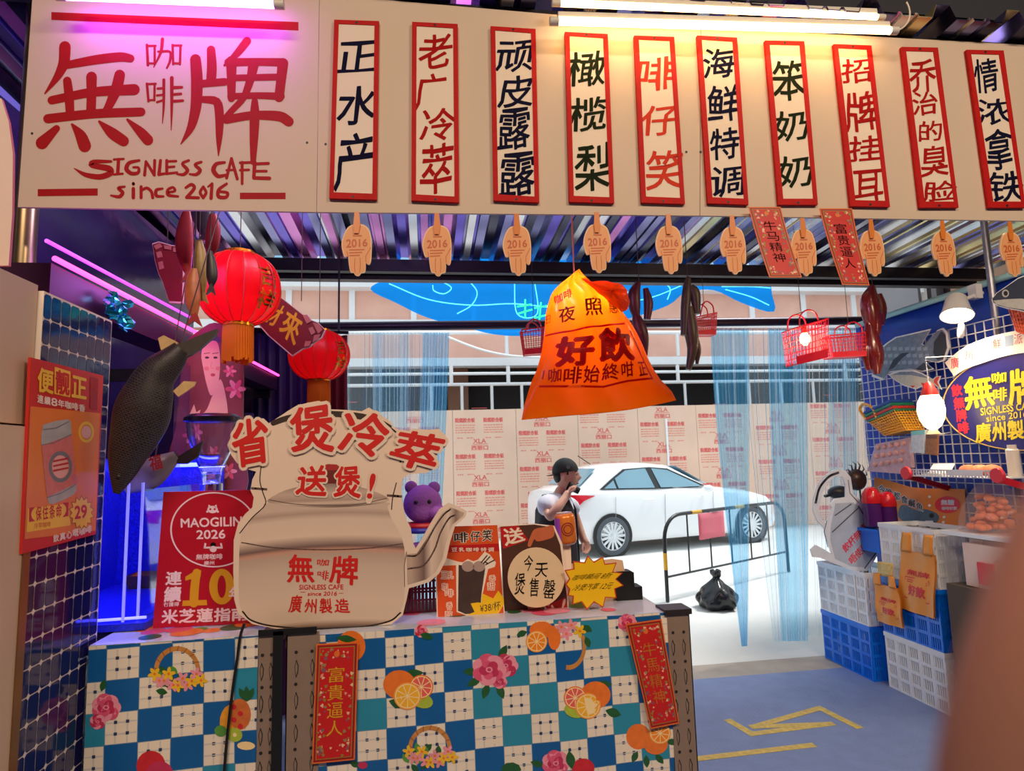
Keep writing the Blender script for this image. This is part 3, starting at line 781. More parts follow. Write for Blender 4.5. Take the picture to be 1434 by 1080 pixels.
pane('side_window', [(1.02, 1.05), (0.94, 1.375), (1.26, 1.335), (1.86, 1.06), (1.86, 1.035)], car, mat_glass, 0.02)
mb = MB(); mb.add([cw(-0.42, 0.87-0.62, 1.125), cw(-0.42, 0.87+0.62, 1.125), cw(-0.06, 0.87+0.52, 1.385), cw(-0.06, 0.87-0.52, 1.385)], [(0, 1, 2, 3)], mat_glass)
mb.v = [tuple(Vector(p)+Vector((-0.012, 0, 0.014))) for p in mb.v]; obj('rear_window', mb, car, False)
mb = MB(); mb.add([cw(1.48, 0.87-0.56, 1.37), cw(1.48, 0.87+0.56, 1.37), cw(2.06, 0.87+0.66, 1.04), cw(2.06, 0.87-0.66, 1.04)], [(0, 1, 2, 3)], mat_glass)
mb.v = [tuple(Vector(p)+Vector((0.02, 0, 0.03))) for p in mb.v]; obj('windscreen', mb, car, False)
mat_tail = M('tail_lamp_red', (206, 26, 44), rough=0.2, coat=0.5)
for y in (0, 1):
    mb = MB()
    pts = [(-0.82, 0.78), (-0.81, 1.0), (-0.62, 1.0), (-0.28, 0.975), (-0.50, 0.90), (-0.60, 0.82)]
    f_ = lambda x: 0.87-(0.63 if x < -0.8 else 0.80 if x < -0.6 else 0.85)-0.012
    mb.add([cw(x, f_(x) if y == 0 else 1.74-f_(x), z) for x, z in pts], [tuple(range(6))], mat_tail); obj('tail_lamp', mb, car, False)
for x0 in (1.02, 2.02, 0.06):
    mb = MB(); mb.tube([cw(x0+0.02, -0.004, 0.94), cw(x0, -0.008, 0.55), cw(x0-0.02+(0.1 if x0 < 0.5 else 0), 0.02, 0.28)], 0.004, M('panel_gap', (150, 156, 160), rough=0.6), 5); obj('door_seam', mb, car)
for x0 in (0.72, 1.72):
    mb = MB(); mb.tube([cw(x0-0.1, -0.01, 0.865), cw(x0, -0.03, 0.87), cw(x0+0.1, -0.01, 0.865)], 0.014, mat_car, 6); obj('door_handle', mb, car)
mb = MB(); mb.ell(cw(1.90, -0.06, 1.0), (0.09, 0.07, 0.06), mat_car); obj('wing_mirror', mb, car)
mb = MB(); mb.tube([cw(0.12, 0.87, 1.47), cw(-0.12, 0.87, 1.62)], 0.008, mat_black, 6); obj('aerial', mb, car)
mb = MB(); mb.box((0, 0, 0), (0.001, 0.001, 0.001), mat_black); 
def wheel(x, near):
    wh = bpy.data.objects.new('wheel', None)
    s = -1 if near else 1; y0 = 0.035 if near else 1.705
    R = Matrix((fc, Vector((0, 0, 1)), -sc_*1)).transposed()
    R = Matrix(((fc.x, 0, s*sc_.x), (fc.y, 0, s*sc_.y), (0, 1, 0)))
    c = cw(x, y0, 0.322)
    mb = MB(); mb.lathe([(0.355, 0.01), (0.36, 0.041), (0.29, 0.041), (0.29, 0.01)], c+sc_*(-s*0.0), mat_black, 32, R); obj('wheel_arch', mb, car)
    mb = MB(); mb.lathe([(0.20, -0.15), (0.30, -0.15), (0.318, -0.12), (0.318, 0.02), (0.30, 0.045), (0.235, 0.05), (0.22, 0.03), (0.21, -0.05)], c, mat_tyre, 36, R); ty = obj('tyre', mb, car)
    mb = MB(); mb.lathe([(0.222, 0.015), (0.226, 0.045), (0.206, 0.045), (0.20, 0.0), (0.02, -0.01)], c, M('rim_well_grey', (70, 74, 78), rough=0.5), 32, R)
    mb.lathe([(0.21, -0.03), (0.208, 0.044), (0.226, 0.046), (0.224, -0.03)], c, mat_alloy, 32, R); mb.lathe([(0.055, 0.0), (0.055, 0.04), (0.03, 0.05)], c, mat_alloy, 16, R)
    for k in range(15):
        a = 2*PI*k/15
        p = Vector((math.cos(a)*0.05, math.sin(a)*0.05, 0.035)); q = Vector((math.cos(a)*0.215, math.sin(a)*0.215, 0.04))
        mb.bar(c+R@p, c+R@q, 0.037, 0.012, mat_alloy, up=-s*-1*sc_)
    obj('rim', mb, car)
for x in (0, 2.85):
    wheel(x, True); wheel(x, False)

# ---------------------------------------------------------------- crowd barrier, rubbish bag
mat_bar_black = M('barrier_black', (34, 34, 38), rough=0.4)
mat_bar_yel = M('barrier_yellow', (226, 170, 40), rough=0.5)
BP0 = Vector((2.575, 6.718, 0)); BP1 = Vector((4.75, 7.95, 0)); bd = (BP1-BP0).normalized()
bt = thing('crowd_barrier', 'black tubular crowd barrier with yellow bands standing on the street', 'barrier', (BP0+BP1)/2)
def bw_(s, z): return BP0 + bd*s + Vector((0, 0, z))
Lb = (BP1-BP0).length; zt_ = 0.92
mb = MB(); pts = [bw_(0, 0), bw_(0, 0.55)] + bezier(bw_(0, 0.62), bw_(0.0, 0.80), bw_(0.10, zt_), bw_(0.32, zt_), 8) + [bw_(Lb-0.32, zt_)] + bezier(bw_(Lb-0.3, zt_), bw_(Lb-0.1, zt_), bw_(Lb, 0.8), bw_(Lb, 0.62), 8) + [bw_(Lb, 0)]
mb.tube(pts, 0.021, mat_bar_black, 10); obj('frame', mb, bt)
mb = MB(); mb.tube([bw_(0, 0.26), bw_(Lb, 0.26)], 0.013, mat_bar_black, 8); obj('lower_rail', mb, bt)
for k in range(1, 6):
    s = Lb*k/6; mb = MB(); mb.tube([bw_(s, 0.26), bw_(s, zt_)], 0.010, mat_bar_black, 8); obj('upright', mb, bt)
for a, b in ((bw_(0, 0.34), bw_(0, 0.52)), (bw_(0.5, zt_), bw_(0.68, zt_)), (bw_(1.35, zt_), bw_(1.55, zt_))):
    mb = MB(); mb.tube([a, b], 0.0225, mat_bar_yel, 10); obj('yellow_band', mb, bt)
mb = MB()
def paper(s, t): return bw_(0.60+s*0.50, zt_-0.02-t*0.30) + Vector((0.35, -0.9, 0))*(0.02+0.006*math.sin(s*7))
mb.grid(paper, 8, 4, MT('pink_paper', (248, 156, 172), 0.5)); 
o = solo('pink_notice', mb, 'pink paper sheet hung over the crowd barrier top rail', 'paper'); o.modifiers.new('thickness', 'SOLIDIFY').thickness = 0.001
tb = thing('rubbish_bag', 'black knotted rubbish bag on the street beside the barrier', 'bag', (2.98, 6.36, 0))
mat_bag = M('black_bin_bag', (26, 27, 30), rough=0.22, var=0.2, bump=0.9, bscale=7)
mb = MB(); c = Vector((2.98, 6.36, 0))
def bagf(s, t):
    a = 2*PI*s; 
    prof = [(0.0, 0.02), (0.16, 0.0), (0.20, 0.05), (0.195, 0.12), (0.15, 0.19), (0.08, 0.25), (0.035, 0.285), (0.03, 0.30), (0.05, 0.33), (0.055, 0.37), (0.02, 0.38)]
    k = t*(len(prof)-1); i = min(int(k), len(prof)-2); f = k-i
    r = prof[i][0]+(prof[i+1][0]-prof[i][0])*f; z = prof[i][1]+(prof[i+1][1]-prof[i][1])*f
    r *= 1+0.10*math.sin(a*5+z*20)+0.06*math.sin(a*9-z*31)
    return c + Vector((r*math.cos(a), r*math.sin(a), max(0, z+0.01*math.sin(a*3))))
mb.grid(bagf, 40, 26, mat_bag); obj('sack', mb, tb)
mb = MB(); mb.lathe([(0.033, 0.285), (0.040, 0.293), (0.033, 0.302)], c, mat_bag, 12); obj('knot', mb, tb)

# ---------------------------------------------------------------- blue acrylic fish sign over the street side
YF = 5.25; FI = PY(YF)
mat_fish = MT('blue_acrylic', (40, 184, 250), 0.85, 0.48, rough=0.12, tint=0.8)
nb = mat_fish.node_tree.nodes['Principled BSDF']; nb.inputs['Emission Color'].default_value = (0.01, 0.45, 0.78, 1); nb.inputs['Emission Strength'].default_value = 1.1      # the panel is edge-lit
mat_fline = M('cyan_neon_line', (120, 230, 255), em=1.2, emc=(90, 220, 255), var=0)
mat_green = M('green_neon', (70, 255, 150), em=2.0, emc=(40, 240, 120), var=0)
fs_ = thing('fish_sign', 'large translucent blue fish-shaped sign with neon lines behind the roof edge', 'sign', FI(780, 470))
out = closed_spline([(519,405),(545,390),(600,372),(690,352),(790,345),(880,356),(950,380),(1000,390),(1050,372),(1092,366),(1080,402),(1084,436),(1040,424),(1000,406),(960,410),(935,428),(880,446),(800,466),(710,470),(650,458),(597,444),(555,424)], 4)
mb = MB(); mb.card(out, FI, 0.012, mat_fish); obj('panel', mb, fs_, False)
mb = MB()
for pts in ([(545,398),(600,420),(660,428),(720,426),(800,432),(900,420),(960,398)],[(600,392),(620,396),(632,404),(622,412),(608,408),(606,400)],[(655,392),(668,410),(660,428),(640,440)],[(640,385),(720,395),(800,398),(900,392)],
            [(1010,398),(1050,388),(1080,380)],[(1010,402),(1050,402),(1078,404)],[(1015,406),(1050,416),(1076,428)],[(720,392),(724,440),(752,440),(748,392)],[(860,400),(880,412),(872,436)],[(800,398),(812,414),(804,430)],[(930,396),(938,406),(934,420)]):
    q = [tuple(p) for p in spline([(a, b) for a, b in pts], 6)]
    mb.tube([FI(a, b, 0.012) for a, b in q], 0.005, mat_fline, 6)
obj('neon_line', mb, fs_)
mb = MB()
for pts in ([(724,430),(744,427)],[(735,420),(735,446),(730,444)],[(725,440),(745,434)],[(748,432),(766,429)],[(757,424),(755,448)],[(748,446),(768,441)]): mb.tube([FI(a, b, 0.014) for a, b in pts], 0.007, mat_green, 6)
obj('green_neon_line', mb, fs_)
for u in (640, 920):
    mb = MB(); p = FI(u, 362); mb.tube([p, Vector((p.x, 4.57, 3.06))], 0.006, mat_dark, 6); obj('hanger', mb, fs_)

# ---------------------------------------------------------------- rail and clear strip curtains at the street opening
mb = MB(); zb_ = 2.60
mb.tube([P(436, 458, Y=4.70), P(1216, 449, Y=4.70)], 0.036, M('purple_black_rail', (40, 26, 52), rough=0.35, metal=0.4), 12)
solo('curtain_rail', mb, 'dark round rail carrying the clear strip curtains at the street side', 'rail')
def strip_mat(i): return MT('clear_blue_strip_%d' % i, ((226, 244, 252), (170, 226, 252), (130, 216, 252))[i], 0.8, (0.84, 0.78, 0.70)[i], rough=0.08, tint=(0.2, 0.4, 0.6)[i])
def strip(label, top, bot, mi, y, grp, fr=9):
    # top/bot: (u_left, u_right, v)
    yy = y
    def fn(s, t):
        u0 = top[0]+(bot[0]-top[0])*t**1.3; u1 = top[1]+(bot[1]-top[1])*t**1.3; v = top[2]+(bot[2]-top[2])*t
        p = P(u0+(u1-u0)*s, v, Y=yy)
        return p + Vector((0, 0.012*math.sin(s*2*PI*fr)*(1-0.5*t)+0.008*math.sin(t*5+s*2), 0))
    mb = MB(); rg = random.Random(int(top[0])); nc = fr*6
    rib = MT('strip_white_rib', (236, 248, 255), 0.8, 0.35, rough=0.1, tint=0.2); blu = MT('strip_blue_rib', (90, 190, 246), 0.8, 0.60, rough=0.08, tint=0.7)
    for k in range(nc):
        q = rg.random(); m_ = rib if q < 0.16 else blu if q < (0.30 if mi < 2 else 0.42) else strip_mat(mi)
        wd = 0.45 if m_ is not strip_mat(mi) else 1.0
        mb.grid(lambda s, t: fn((k+s*wd)/nc, t), 1, 14, m_)
        if wd < 1: mb.grid(lambda s, t: fn((k+wd+s*(1-wd))/nc, t), 1, 14, strip_mat(mi))
    o = solo('curtain_strip', mb, label, 'strip curtain', grp)
gr = 'clear blue strips of the right curtain'
strip('clear curtain strip at the left edge of the right curtain, ending in a point', (995, 1050, 460), (1038, 1047, 905), 2, 4.71, gr)
strip('pale clear curtain strip over the front wheel of the white car', (1040, 1098, 460), (1083, 1098, 898), 0, 4.77, gr)
strip('blue-edged curtain strip right of the car bonnet, with a wide straight hem', (1075, 1130, 460), (1094, 1132, 898), 2, 4.71, gr)
strip('pale wide curtain strip left of the white basket stack', (1110, 1175, 459), (1128, 1168, 890), 0, 4.77, gr)
strip('clear curtain strip below the lit red basket lamp', (1160, 1198, 459), (1165, 1200, 880), 1, 4.71, gr)
strip('rightmost clear curtain strip against the blue tarpaulin edge', (1180, 1213, 459), (1186, 1215, 870), 0, 4.77, gr)
gl = 'clear blue strips of the left curtain'
strip('clear curtain strip beside the maroon drape, behind the kettle cut-out', (484, 535, 466), (490, 535, 870), 0, 4.71, gl)
strip('bluish curtain strip second from the maroon drape', (522, 572, 466), (525, 568, 870), 1, 4.77, gl)
strip('clear curtain strip above the word 冷 of the kettle cut-out', (560, 610, 466), (556, 596, 870), 0, 4.71, gl)
strip('rightmost strip of the left curtain, beside the stamped plywood', (592, 629, 466), (578, 610, 870), 2, 4.77, gl)

# ---------------------------------------------------------------- the person drinking on the street
def skin(name, verts, edges, mat, parent, sub=2, root=0):
    me = bpy.data.meshes.new(name); o0 = wloc(parent)
    me.from_pydata([Vector(v[0])-o0 for v in verts], edges, []); me.materials.append(mat)
    o = bpy.data.objects.new(name, me); COL.objects.link(o); o.parent = parent
    md = o.modifiers.new('skin', 'SKIN'); md.use_smooth_shade = True
    for i, v in enumerate(verts):
        r = v[1]; sv = me.skin_vertices[0].data[i]; sv.radius = r if isinstance(r, tuple) else (r, r); sv.use_root = (i == root)
    sb = o.modifiers.new('subdivision', 'SUBSURF'); sb.levels = sub; sb.render_levels = sub
    return o
mat_skin = M('skin', (224, 170, 146), rough=0.5, var=0.06, sss=0.05)
mat_tee = M('white_tshirt', (226, 226, 238), rough=0.8, var=0.04)
mat_vest = M('black_vest', (32, 22, 30), rough=0.75, var=0.2, bump=0.2)
mat_cap = M('dark_green_cap', (36, 40, 36), rough=0.8, var=0.2)
mat_hair = M('black_hair', (22, 18, 18), rough=0.6)
mat_jean = M('blue_jeans', (62, 84, 128), rough=0.8, var=0.2)
YP = 4.98
pr_ = thing('person', 'person in a backwards dark cap and black vest drinking from a cup on the street', 'person', (P(782, 700, Y=YP).x, YP, 0))
def J(u, v, dy=0.0): return P(u, v, Y=YP+dy)
pel = J(783, 788); feet = pel.x
V = [(pel, 0.09), (J(781, 760), 0.09), (J(779, 728), 0.095), (J(779, 710), 0.072), (J(783, 692), 0.046), (J(788, 680), 0.048),
     (J(765, 706, -0.14), 0.045), (J(769, 726, -0.26), 0.044), (J(781, 711, -0.25), 0.040), (J(793, 695, -0.19), 0.030), (J(797, 688, -0.17), 0.036),
     (J(800, 709, 0.13), 0.045), (J(808, 734, 0.16), 0.045), (J(817, 756, 0.12), 0.034), (J(821, 763, 0.10), 0.036),
     (Vector((pel.x, YP-0.09, pel.z-0.06)), 0.09), (Vector((pel.x+0.03, YP-0.10, 0.47)), 0.06), (Vector((pel.x, YP-0.10, 0.08)), 0.045), (Vector((pel.x+0.13, YP-0.10, 0.035)), 0.04),
     (Vector((pel.x, YP+0.09, pel.z-0.06)), 0.09), (Vector((pel.x+0.03, YP+0.10, 0.47)), 0.06), (Vector((pel.x, YP+0.10, 0.08)), 0.045), (Vector((pel.x+0.13, YP+0.10, 0.035)), 0.04)]
Ed = [(0,1),(1,2),(2,3),(3,4),(4,5),(3,6),(6,7),(7,8),(8,9),(9,10),(3,11),(11,12),(12,13),(13,14),(0,15),(15,16),(16,17),(17,18),(0,19),(19,20),(20,21),(21,22)]
skin('body', V, Ed, mat_skin, pr_)
# head: skull, jaw, nose, lips, ear, eyes
hc_ = J(793, 667); mb = MB()
def headf(s, t):
    a = 2*PI*s; th = PI*t
    x = math.sin(th)*math.cos(a); y = math.sin(th)*math.sin(a); z = math.cos(th)
    rx, ry, rz = 0.098, 0.076, 0.125
    if z < 0: rx *= 1-0.28*(-z)**1.5*(1 if x < 0 else 0.35); ry *= 1-0.30*(-z)
    px = x*rx; 
    if x > 0.3:                       # face relief
        yy = abs(y)
        px += 0.026*math.exp(-((z+0.12)/0.16)**2)*math.exp(-(yy/0.16)**2)          # nose
        px += 0.009*math.exp(-((z+0.48)/0.10)**2)*math.exp(-(yy/0.3)**2)           # lips
        px += 0.010*math.exp(-((z+0.80)/0.14)**2)*math.exp(-(yy/0.35)**2)          # chin
        px += 0.006*math.exp(-((z-0.22)/0.10)**2); px -= 0.010*math.exp(-((z-0.06)/0.09)**2)*math.exp(-((yy-0.36)/0.16)**2)
    q = Vector((px, y*ry, z*rz))
    q.rotate(Matrix.Rotation(math.radians(-14), 4, 'Z')); return hc_ + q
mb.grid(headf, 40, 30, mat_skin); obj('head', mb, pr_)
Rz = Matrix.Rotation(math.radians(-14), 3, 'Z')
mb = MB(); mb.ell(hc_+Rz@Vector((-0.012, -0.076, -0.008)), (0.018, 0.010, 0.030), mat_skin, 12, 8); obj('ear', mb, pr_)
for sy in (-1, 1):
    mb = MB(); mb.ell(hc_+Rz@Vector((0.078, sy*0.030, 0.010)), (0.010, 0.013, 0.007), mat_hair, 10, 6); obj('eye', mb, pr_)
    mb = MB(); mb.tube([hc_+Rz@Vector((0.092, sy*0.014, 0.034)), hc_+Rz@Vector((0.084, sy*0.036, 0.040)), hc_+Rz@Vector((0.070, sy*0.05, 0.030))], 0.004, mat_hair, 6); obj('eyebrow', mb, pr_)
mb = MB(); mb.tube([hc_+Rz@Vector((0.085, -0.02, -0.062)), hc_+Rz@Vector((0.095, 0, -0.060)), hc_+Rz@Vector((0.085, 0.02, -0.062))], 0.005, M('lips', (150, 80, 76), rough=0.5), 6); obj('mouth', mb, pr_)
mb = MB(); mb.ell(hc_+Rz@Vector((-0.055, 0, 0.005)), (0.050, 0.070, 0.070), mat_hair, 20, 12)
mb.bar(hc_+Rz@Vector((0.014, -0.070, 0.05)), hc_+Rz@Vector((0.012, -0.073, 0.012)), 0.014, 0.010, mat_hair); obj('hair', mb, pr_)
mb = MB()
def capf(s, t):
    a = 2*PI*s; th = PI*0.50*t; q = Vector((math.sin(th)*math.cos(a)*0.108, math.sin(th)*math.sin(a)*0.089, math.cos(th)*0.115))
    q.rotate(Matrix.Rotation(math.radians(-8), 4, 'Y')); return hc_ + Rz@q + Vector((-0.006, 0, 0.034))
mb.grid(capf, 32, 12, mat_cap)
c_ = obj('cap', mb, pr_)
mb = MB(); mb.grid(lambda s, t: hc_ + Rz@Vector((-0.085-0.075*t*math.cos((s-0.5)*2.2), (s-0.5)*0.15*(1-0.25*t), 0.022-0.012*t)), 10, 5, mat_cap); o = obj('cap_peak', mb, c_); o.modifiers.new('t', 'SOLIDIFY').thickness = 0.004
mb = MB(); mb.disc(0, 0, 0.016, 0.016, lambda u, v, o=0: hc_+Rz@Vector((0.02+u, -0.085-o, 0.075+v)), M('cap_badge', (110, 120, 120)), 0.004); obj('cap_badge', mb, c_)
# clothing
skin('tshirt', [(J(780, 772), 0.122), (J(779, 728), 0.126), (J(779, 709), 0.108), (J(784, 696), 0.066), (J(763, 705, -0.15), 0.080), (J(767, 719, -0.22), 0.074), (J(801, 708, 0.14), 0.074), (J(806, 722, 0.15), 0.062)], [(0,1),(1,2),(2,3),(2,4),(4,5),(2,6),(6,7)], mat_tee, pr_)
mb = MB()
def vestf(s, t):                       # open-front sleeveless vest round the torso
    a = math.radians(20) + s*math.radians(320)
    zt0 = J(782, 693).z; zb0 = J(782, 789).z
    cx = J(779, 728); rx = 0.172-0.028*(1-t)**2; ry = 0.185-0.03*(1-t)
    arm = math.exp(-((math.degrees(a)-90)/26)**2) + math.exp(-((math.degrees(a)-270)/26)**2)
    z = zt0 + (zb0-zt0)*t - 0.06*arm*(1-t)**2
    sh = 1-0.34*max(0, 1-t*4.5)*(1-arm*0.5)
    q = Vector((math.cos(a)*rx*sh, math.sin(a)*ry*sh, 0)); q.rotate(Matrix.Rotation(math.radians(-20), 4, 'Z'))
    return Vector((cx.x+0.004, YP, z)) + q + Vector((0.006*math.sin(a*7+t*3), 0, 0))
mb.grid(vestf, 48, 18, mat_vest); o = obj('vest', mb, pr_); o.modifiers.new('t', 'SOLIDIFY').thickness = 0.010
skin('jeans', [(J(782, 768), 0.128), (J(782,784), 0.125), (V[15][0], 0.105), (V[16][0], 0.078), (V[17][0]+Vector((0, 0, 0.03)), 0.066), (V[19][0], 0.105), (V[20][0], 0.078), (V[21][0]+Vector((0, 0, 0.03)), 0.066)], [(0,1),(1,2),(2,3),(3,4),(1,5),(5,6),(6,7)], mat_jean, pr_)
for i in (17, 21):
    mb = MB(); p = V[i][0]; mb.ell(Vector((p.x+0.07, p.y, 0.045)), (0.135, 0.05, 0.05), mat_black, 16, 10); mb.v = [(x, y, max(0.0, z)) for x, y, z in mb.v]; obj('shoe', mb, pr_)
def fingers(c, d, up, side, n=4, curl=0.6, L=0.075):
    # separate bent fingers and a thumb rooted in a palm at c
    out = []
    for k in range(n):
        b = c + side*((k-1.5)*0.019); l = L*(0.85, 1.0, 0.95, 0.75)[k]
        p1 = b + d*l*0.45; p2 = p1 + (d*math.cos(curl)+up*math.sin(curl))*l*0.33; p3 = p2 + (d*math.cos(2*curl)+up*math.sin(2*curl))*l*0.25
        out.append([b-d*0.02, p1, p2, p3])
    out.append([c - side*0.03 - d*0.02, c - side*0.05 + d*0.015 + up*0.01, c - side*0.045 + d*0.045 + up*0.025])
    return out
for c, d, up, side in ((V[10][0], Vector((0.55, -0.2, 0.8)).normalized(), Vector((0.8, 0.3, -0.5)).normalized(), Vector((0.1, 0.95, 0.1)).normalized()),
                       (V[14][0], Vector((0.25, -0.1, -0.96)).normalized(), Vector((-0.7, -0.6, -0.2)).normalized(), Vector((0.8, 0.5, 0.1)).normalized())):
    for pts in fingers(c, d, up, side):
        mb = MB(); mb.tube(pts, [0.0105, 0.010, 0.009, 0.0075][:len(pts)], mat_skin, 8); obj('finger', mb, pr_)
cp = J(803, 684, -0.10); Rc = Matrix.Rotation(math.radians(78), 3, 'Y')
ct = thing('coffee_cup', 'small dark cup the person on the street is drinking from', 'cup', cp)
mb = MB(); mb.lathe([(0.026, -0.05), (0.030, 0.0), (0.038, 0.045), (0.036, 0.045), (0.028, 0.0), (0.01, -0.044)], cp, mat_black, 18, Matrix.Rotation(math.radians(-62), 3, 'Y')); obj('cup_body', mb, ct)
# ================================================================ the counter: two tables of slotted angle, oilcloths
ZC = 1.140
YC = 1.80; C = PY(YC)
mat_angle = M('slotted_angle_brown', (146, 124, 108), rough=0.5, metal=0.2, var=0.15, scale=20)
mat_slot = M('slot_dark', (30, 26, 26), rough=0.7)
def post(parent, x, y, z0, z1, w, sx, sy, holes=True):      # L-section upright; sx, sy: directions of the two flanges from the corner
    mb = MB()
    mb.box((min(x, x+sx*w), min(y, y+sy*0.003), z0), (max(x, x+sx*w), max(y, y+sy*0.003), z1), mat_angle)
    mb.box((min(x, x+sx*0.003), min(y, y+sy*w), z0), (max(x, x+sx*0.003), max(y, y+sy*w), z1), mat_angle)
    fy = y if sy > 0 else y
    if holes:
        z = z1-0.05
        pl = lambda u, v, o=0.0: Vector((u, y-o, v))
        while z > z0+0.1:
            for f in (0.30, 0.78):
                mb.disc(x+sx*w*f, z, 0.0045, 0.0045, pl, mat_slot, 0.0007, 12)
                cx = x+sx*w*(f+0.02); zc = z-0.043
                mb.line([(cx-0.001, zc+0.022), (cx+0.004, zc+0.008), (cx+0.003, zc-0.008), (cx-0.001, zc-0.02)], 0.0022, pl, mat_slot, 0.0007)
                mb.line([(cx-0.001, zc+0.022), (cx-0.005, zc+0.006), (cx-0.003, zc-0.010), (cx-0.001, zc-0.02)], 0.0012, pl, mat_slot, 0.0007)
            z -= 0.0815
    return obj('slotted_post', mb, parent, False)
def table(label, x0, x1, y0, y1, zt_, posts):
    t = thing('counter_table', label, 'table', ((x0+x1)/2, (y0+y1)/2, 0), 'slotted angle counter tables')
    mb = MB(); mb.box((x0, y0, zt_-0.03), (x1, y1, zt_-0.004), M('table_board', (140, 110, 84), rough=0.7)); obj('table_top', mb, t, False)
    for p in posts: post(t, *p)
    for yy in (y0+0.01, y1-0.03):
        mb = MB(); mb.box((x0+0.04, yy, 0.30), (x1-0.04, yy+0.003, 0.34), mat_angle); obj('cross_bar', mb, t, False)
    return t
xl0, xl1 = -0.872, -0.402; xr0, xr1 = -0.385, 0.612
tl_ = table('left counter table of brown slotted angle beside the tiled pillar', xl0, xl1, YC+0.012, 2.30, ZC+0.008, [(xl1, YC-0.006, 0, ZC+0.010, 0.048, -1, 1), (xl0+0.01, YC+0.012, 0, ZC-0.03, 0.04, 1, 1), (xl1, 2.29, 0, ZC-0.03, 0.04, -1, -1, False), (xl0+0.01, 2.29, 0, ZC-0.03, 0.04, 1, -1, False)])
tr_ = table('right counter table of brown slotted angle with the fruit-printed oilcloth', xr0, 0.675, YC+0.012, 2.12, ZC, [(xr0+0.006, YC-0.006, 0, ZC+0.012, 0.085, 1, 1), (0.752, YC-0.004, 0, 1.135, 0.068, -1, 1), (0.68, 2.11, 0, ZC-0.03, 0.04, -1, -1, False), (xr0, 2.11, 0, ZC-0.03, 0.04, 1, -1, False)])
mb = MB(); mb.box((0.676, YC-0.010, 1.135), (0.758, YC+0.066, 1.150), M('post_cap_dark', (44, 36, 36), rough=0.4)); obj('post_cap', mb, tr_, False)
mb = MB(); mb.box((-0.450, YC-0.013, 1.150), (-0.300, YC-0.0075, 1.166), mat_black); mb.box((-0.412, YC-0.013, 0.2), (-0.386, YC-0.0085, 1.16), mat_black); solo('black_strap', mb, 'black T-shaped strap where the two counter tables meet', 'strap')

# oilcloth: blue / teal / white check with fruit and flowers, one mesh per cloth
mat_cw = M('cloth_white', (238, 224, 204), rough=0.35, var=0.03); mat_cb = M('cloth_blue', (18, 92, 158), rough=0.3, var=0.12); mat_ct = M('cloth_teal', (44, 140, 170), rough=0.3, var=0.12)
mat_cl = M('cloth_line', (110, 140, 170), rough=0.4); mat_cd = M('cloth_dot', (44, 60, 96), rough=0.4); mat_cg = M('cloth_gingham', (212, 206, 200), rough=0.4)
FR = {n: M('print_'+n, c, rough=0.35, var=v, scale=60) for n, c, v in (('orange', (238, 120, 40), 0.2), ('orange_rim', (250, 160, 60), 0.1), ('orange_flesh', (250, 140, 30), 0.12), ('lemon_flesh', (246, 180, 40), 0.12), ('grapefruit', (232, 96, 90), 0.15),
      ('pith', (250, 220, 160), 0.05), ('rose', (224, 88, 124), 0.25), ('rose_deep', (196, 50, 90), 0.2), ('rose_light', (240, 150, 170), 0.15), ('leaf', (38, 92, 46), 0.35), ('leaf_light', (90, 150, 60), 0.3), ('cane', (198, 134, 66), 0.3), ('cane_dark', (150, 90, 40), 0.2),
      ('yellow', (240, 190, 40), 0.15), ('pink', (230, 150, 160), 0.2), ('red', (204, 40, 48), 0.25), ('pine', (206, 110, 50), 0.35), ('lime', (170, 190, 60), 0.2), ('mango', (240, 160, 40), 0.2))}
def leaf(s, u, v, l, w, a, pl, o, mt='leaf'):
    c, q = math.cos(a), math.sin(a); pts = []
    for k in range(7): t = k/6; pts.append((t*l, math.sin(PI*t)*w/2))
    for k in range(5, 0, -1): t = k/6; pts.append((t*l, -math.sin(PI*t)*w/2))
    s.poly([(u+x*c-y*q, v+x*q+y*c) for x, y in pts], pl, FR[mt], o)
def slice_(s, u, v, r, pl, o, flesh='lemon_flesh', rim='orange_rim'):
    s.disc(u, v, r, r, pl, FR[rim], o, 24); s.disc(u, v, r*0.9, r*0.9, pl, FR['pith'], o+0.00005, 24)
    for k in range(9):
        a = 2*PI*k/9+0.2; b = a+2*PI/9*0.86
        s.poly([(u+r*0.1*math.cos((a+b)/2), v+r*0.1*math.sin((a+b)/2))]+[(u+r*0.82*math.cos(a+(b-a)*i/4), v+r*0.82*math.sin(a+(b-a)*i/4)) for i in range(5)], pl, FR[flesh], o+0.0001)
def rose(s, u, v, r, pl, o, base='rose'):
    for k in range(7):
        a = 2*PI*k/7; s.disc(u+r*0.5*math.cos(a), v+r*0.5*math.sin(a), r*0.55, r*0.5, pl, FR[base if k % 2 else 'rose_light'], o+0.00002*k, 14)
    for k in range(5):
        a = 2*PI*k/5+0.5; s.disc(u+r*0.25*math.cos(a), v+r*0.25*math.sin(a), r*0.38, r*0.32, pl, FR['rose' if k % 2 else 'rose_deep'], o+0.0002+0.00002*k, 12, a)
    s.disc(u, v, r*0.22, r*0.18, pl, FR['rose_light'], o+0.00035, 10); s.disc(u, v, r*0.12, r*0.1, pl, FR['rose_deep'], o+0.0004, 10)
def flower(s, u, v, r, pl, o, mt):
    for k in range(5):
        a = 2*PI*k/5+u; s.disc(u+r*0.55*math.cos(a), v+r*0.55*math.sin(a), r*0.5, r*0.28, pl, FR[mt], o+0.00002*k, 10, a)
    s.disc(u, v, r*0.22, r*0.22, pl, FR['orange'], o+0.00015, 8)
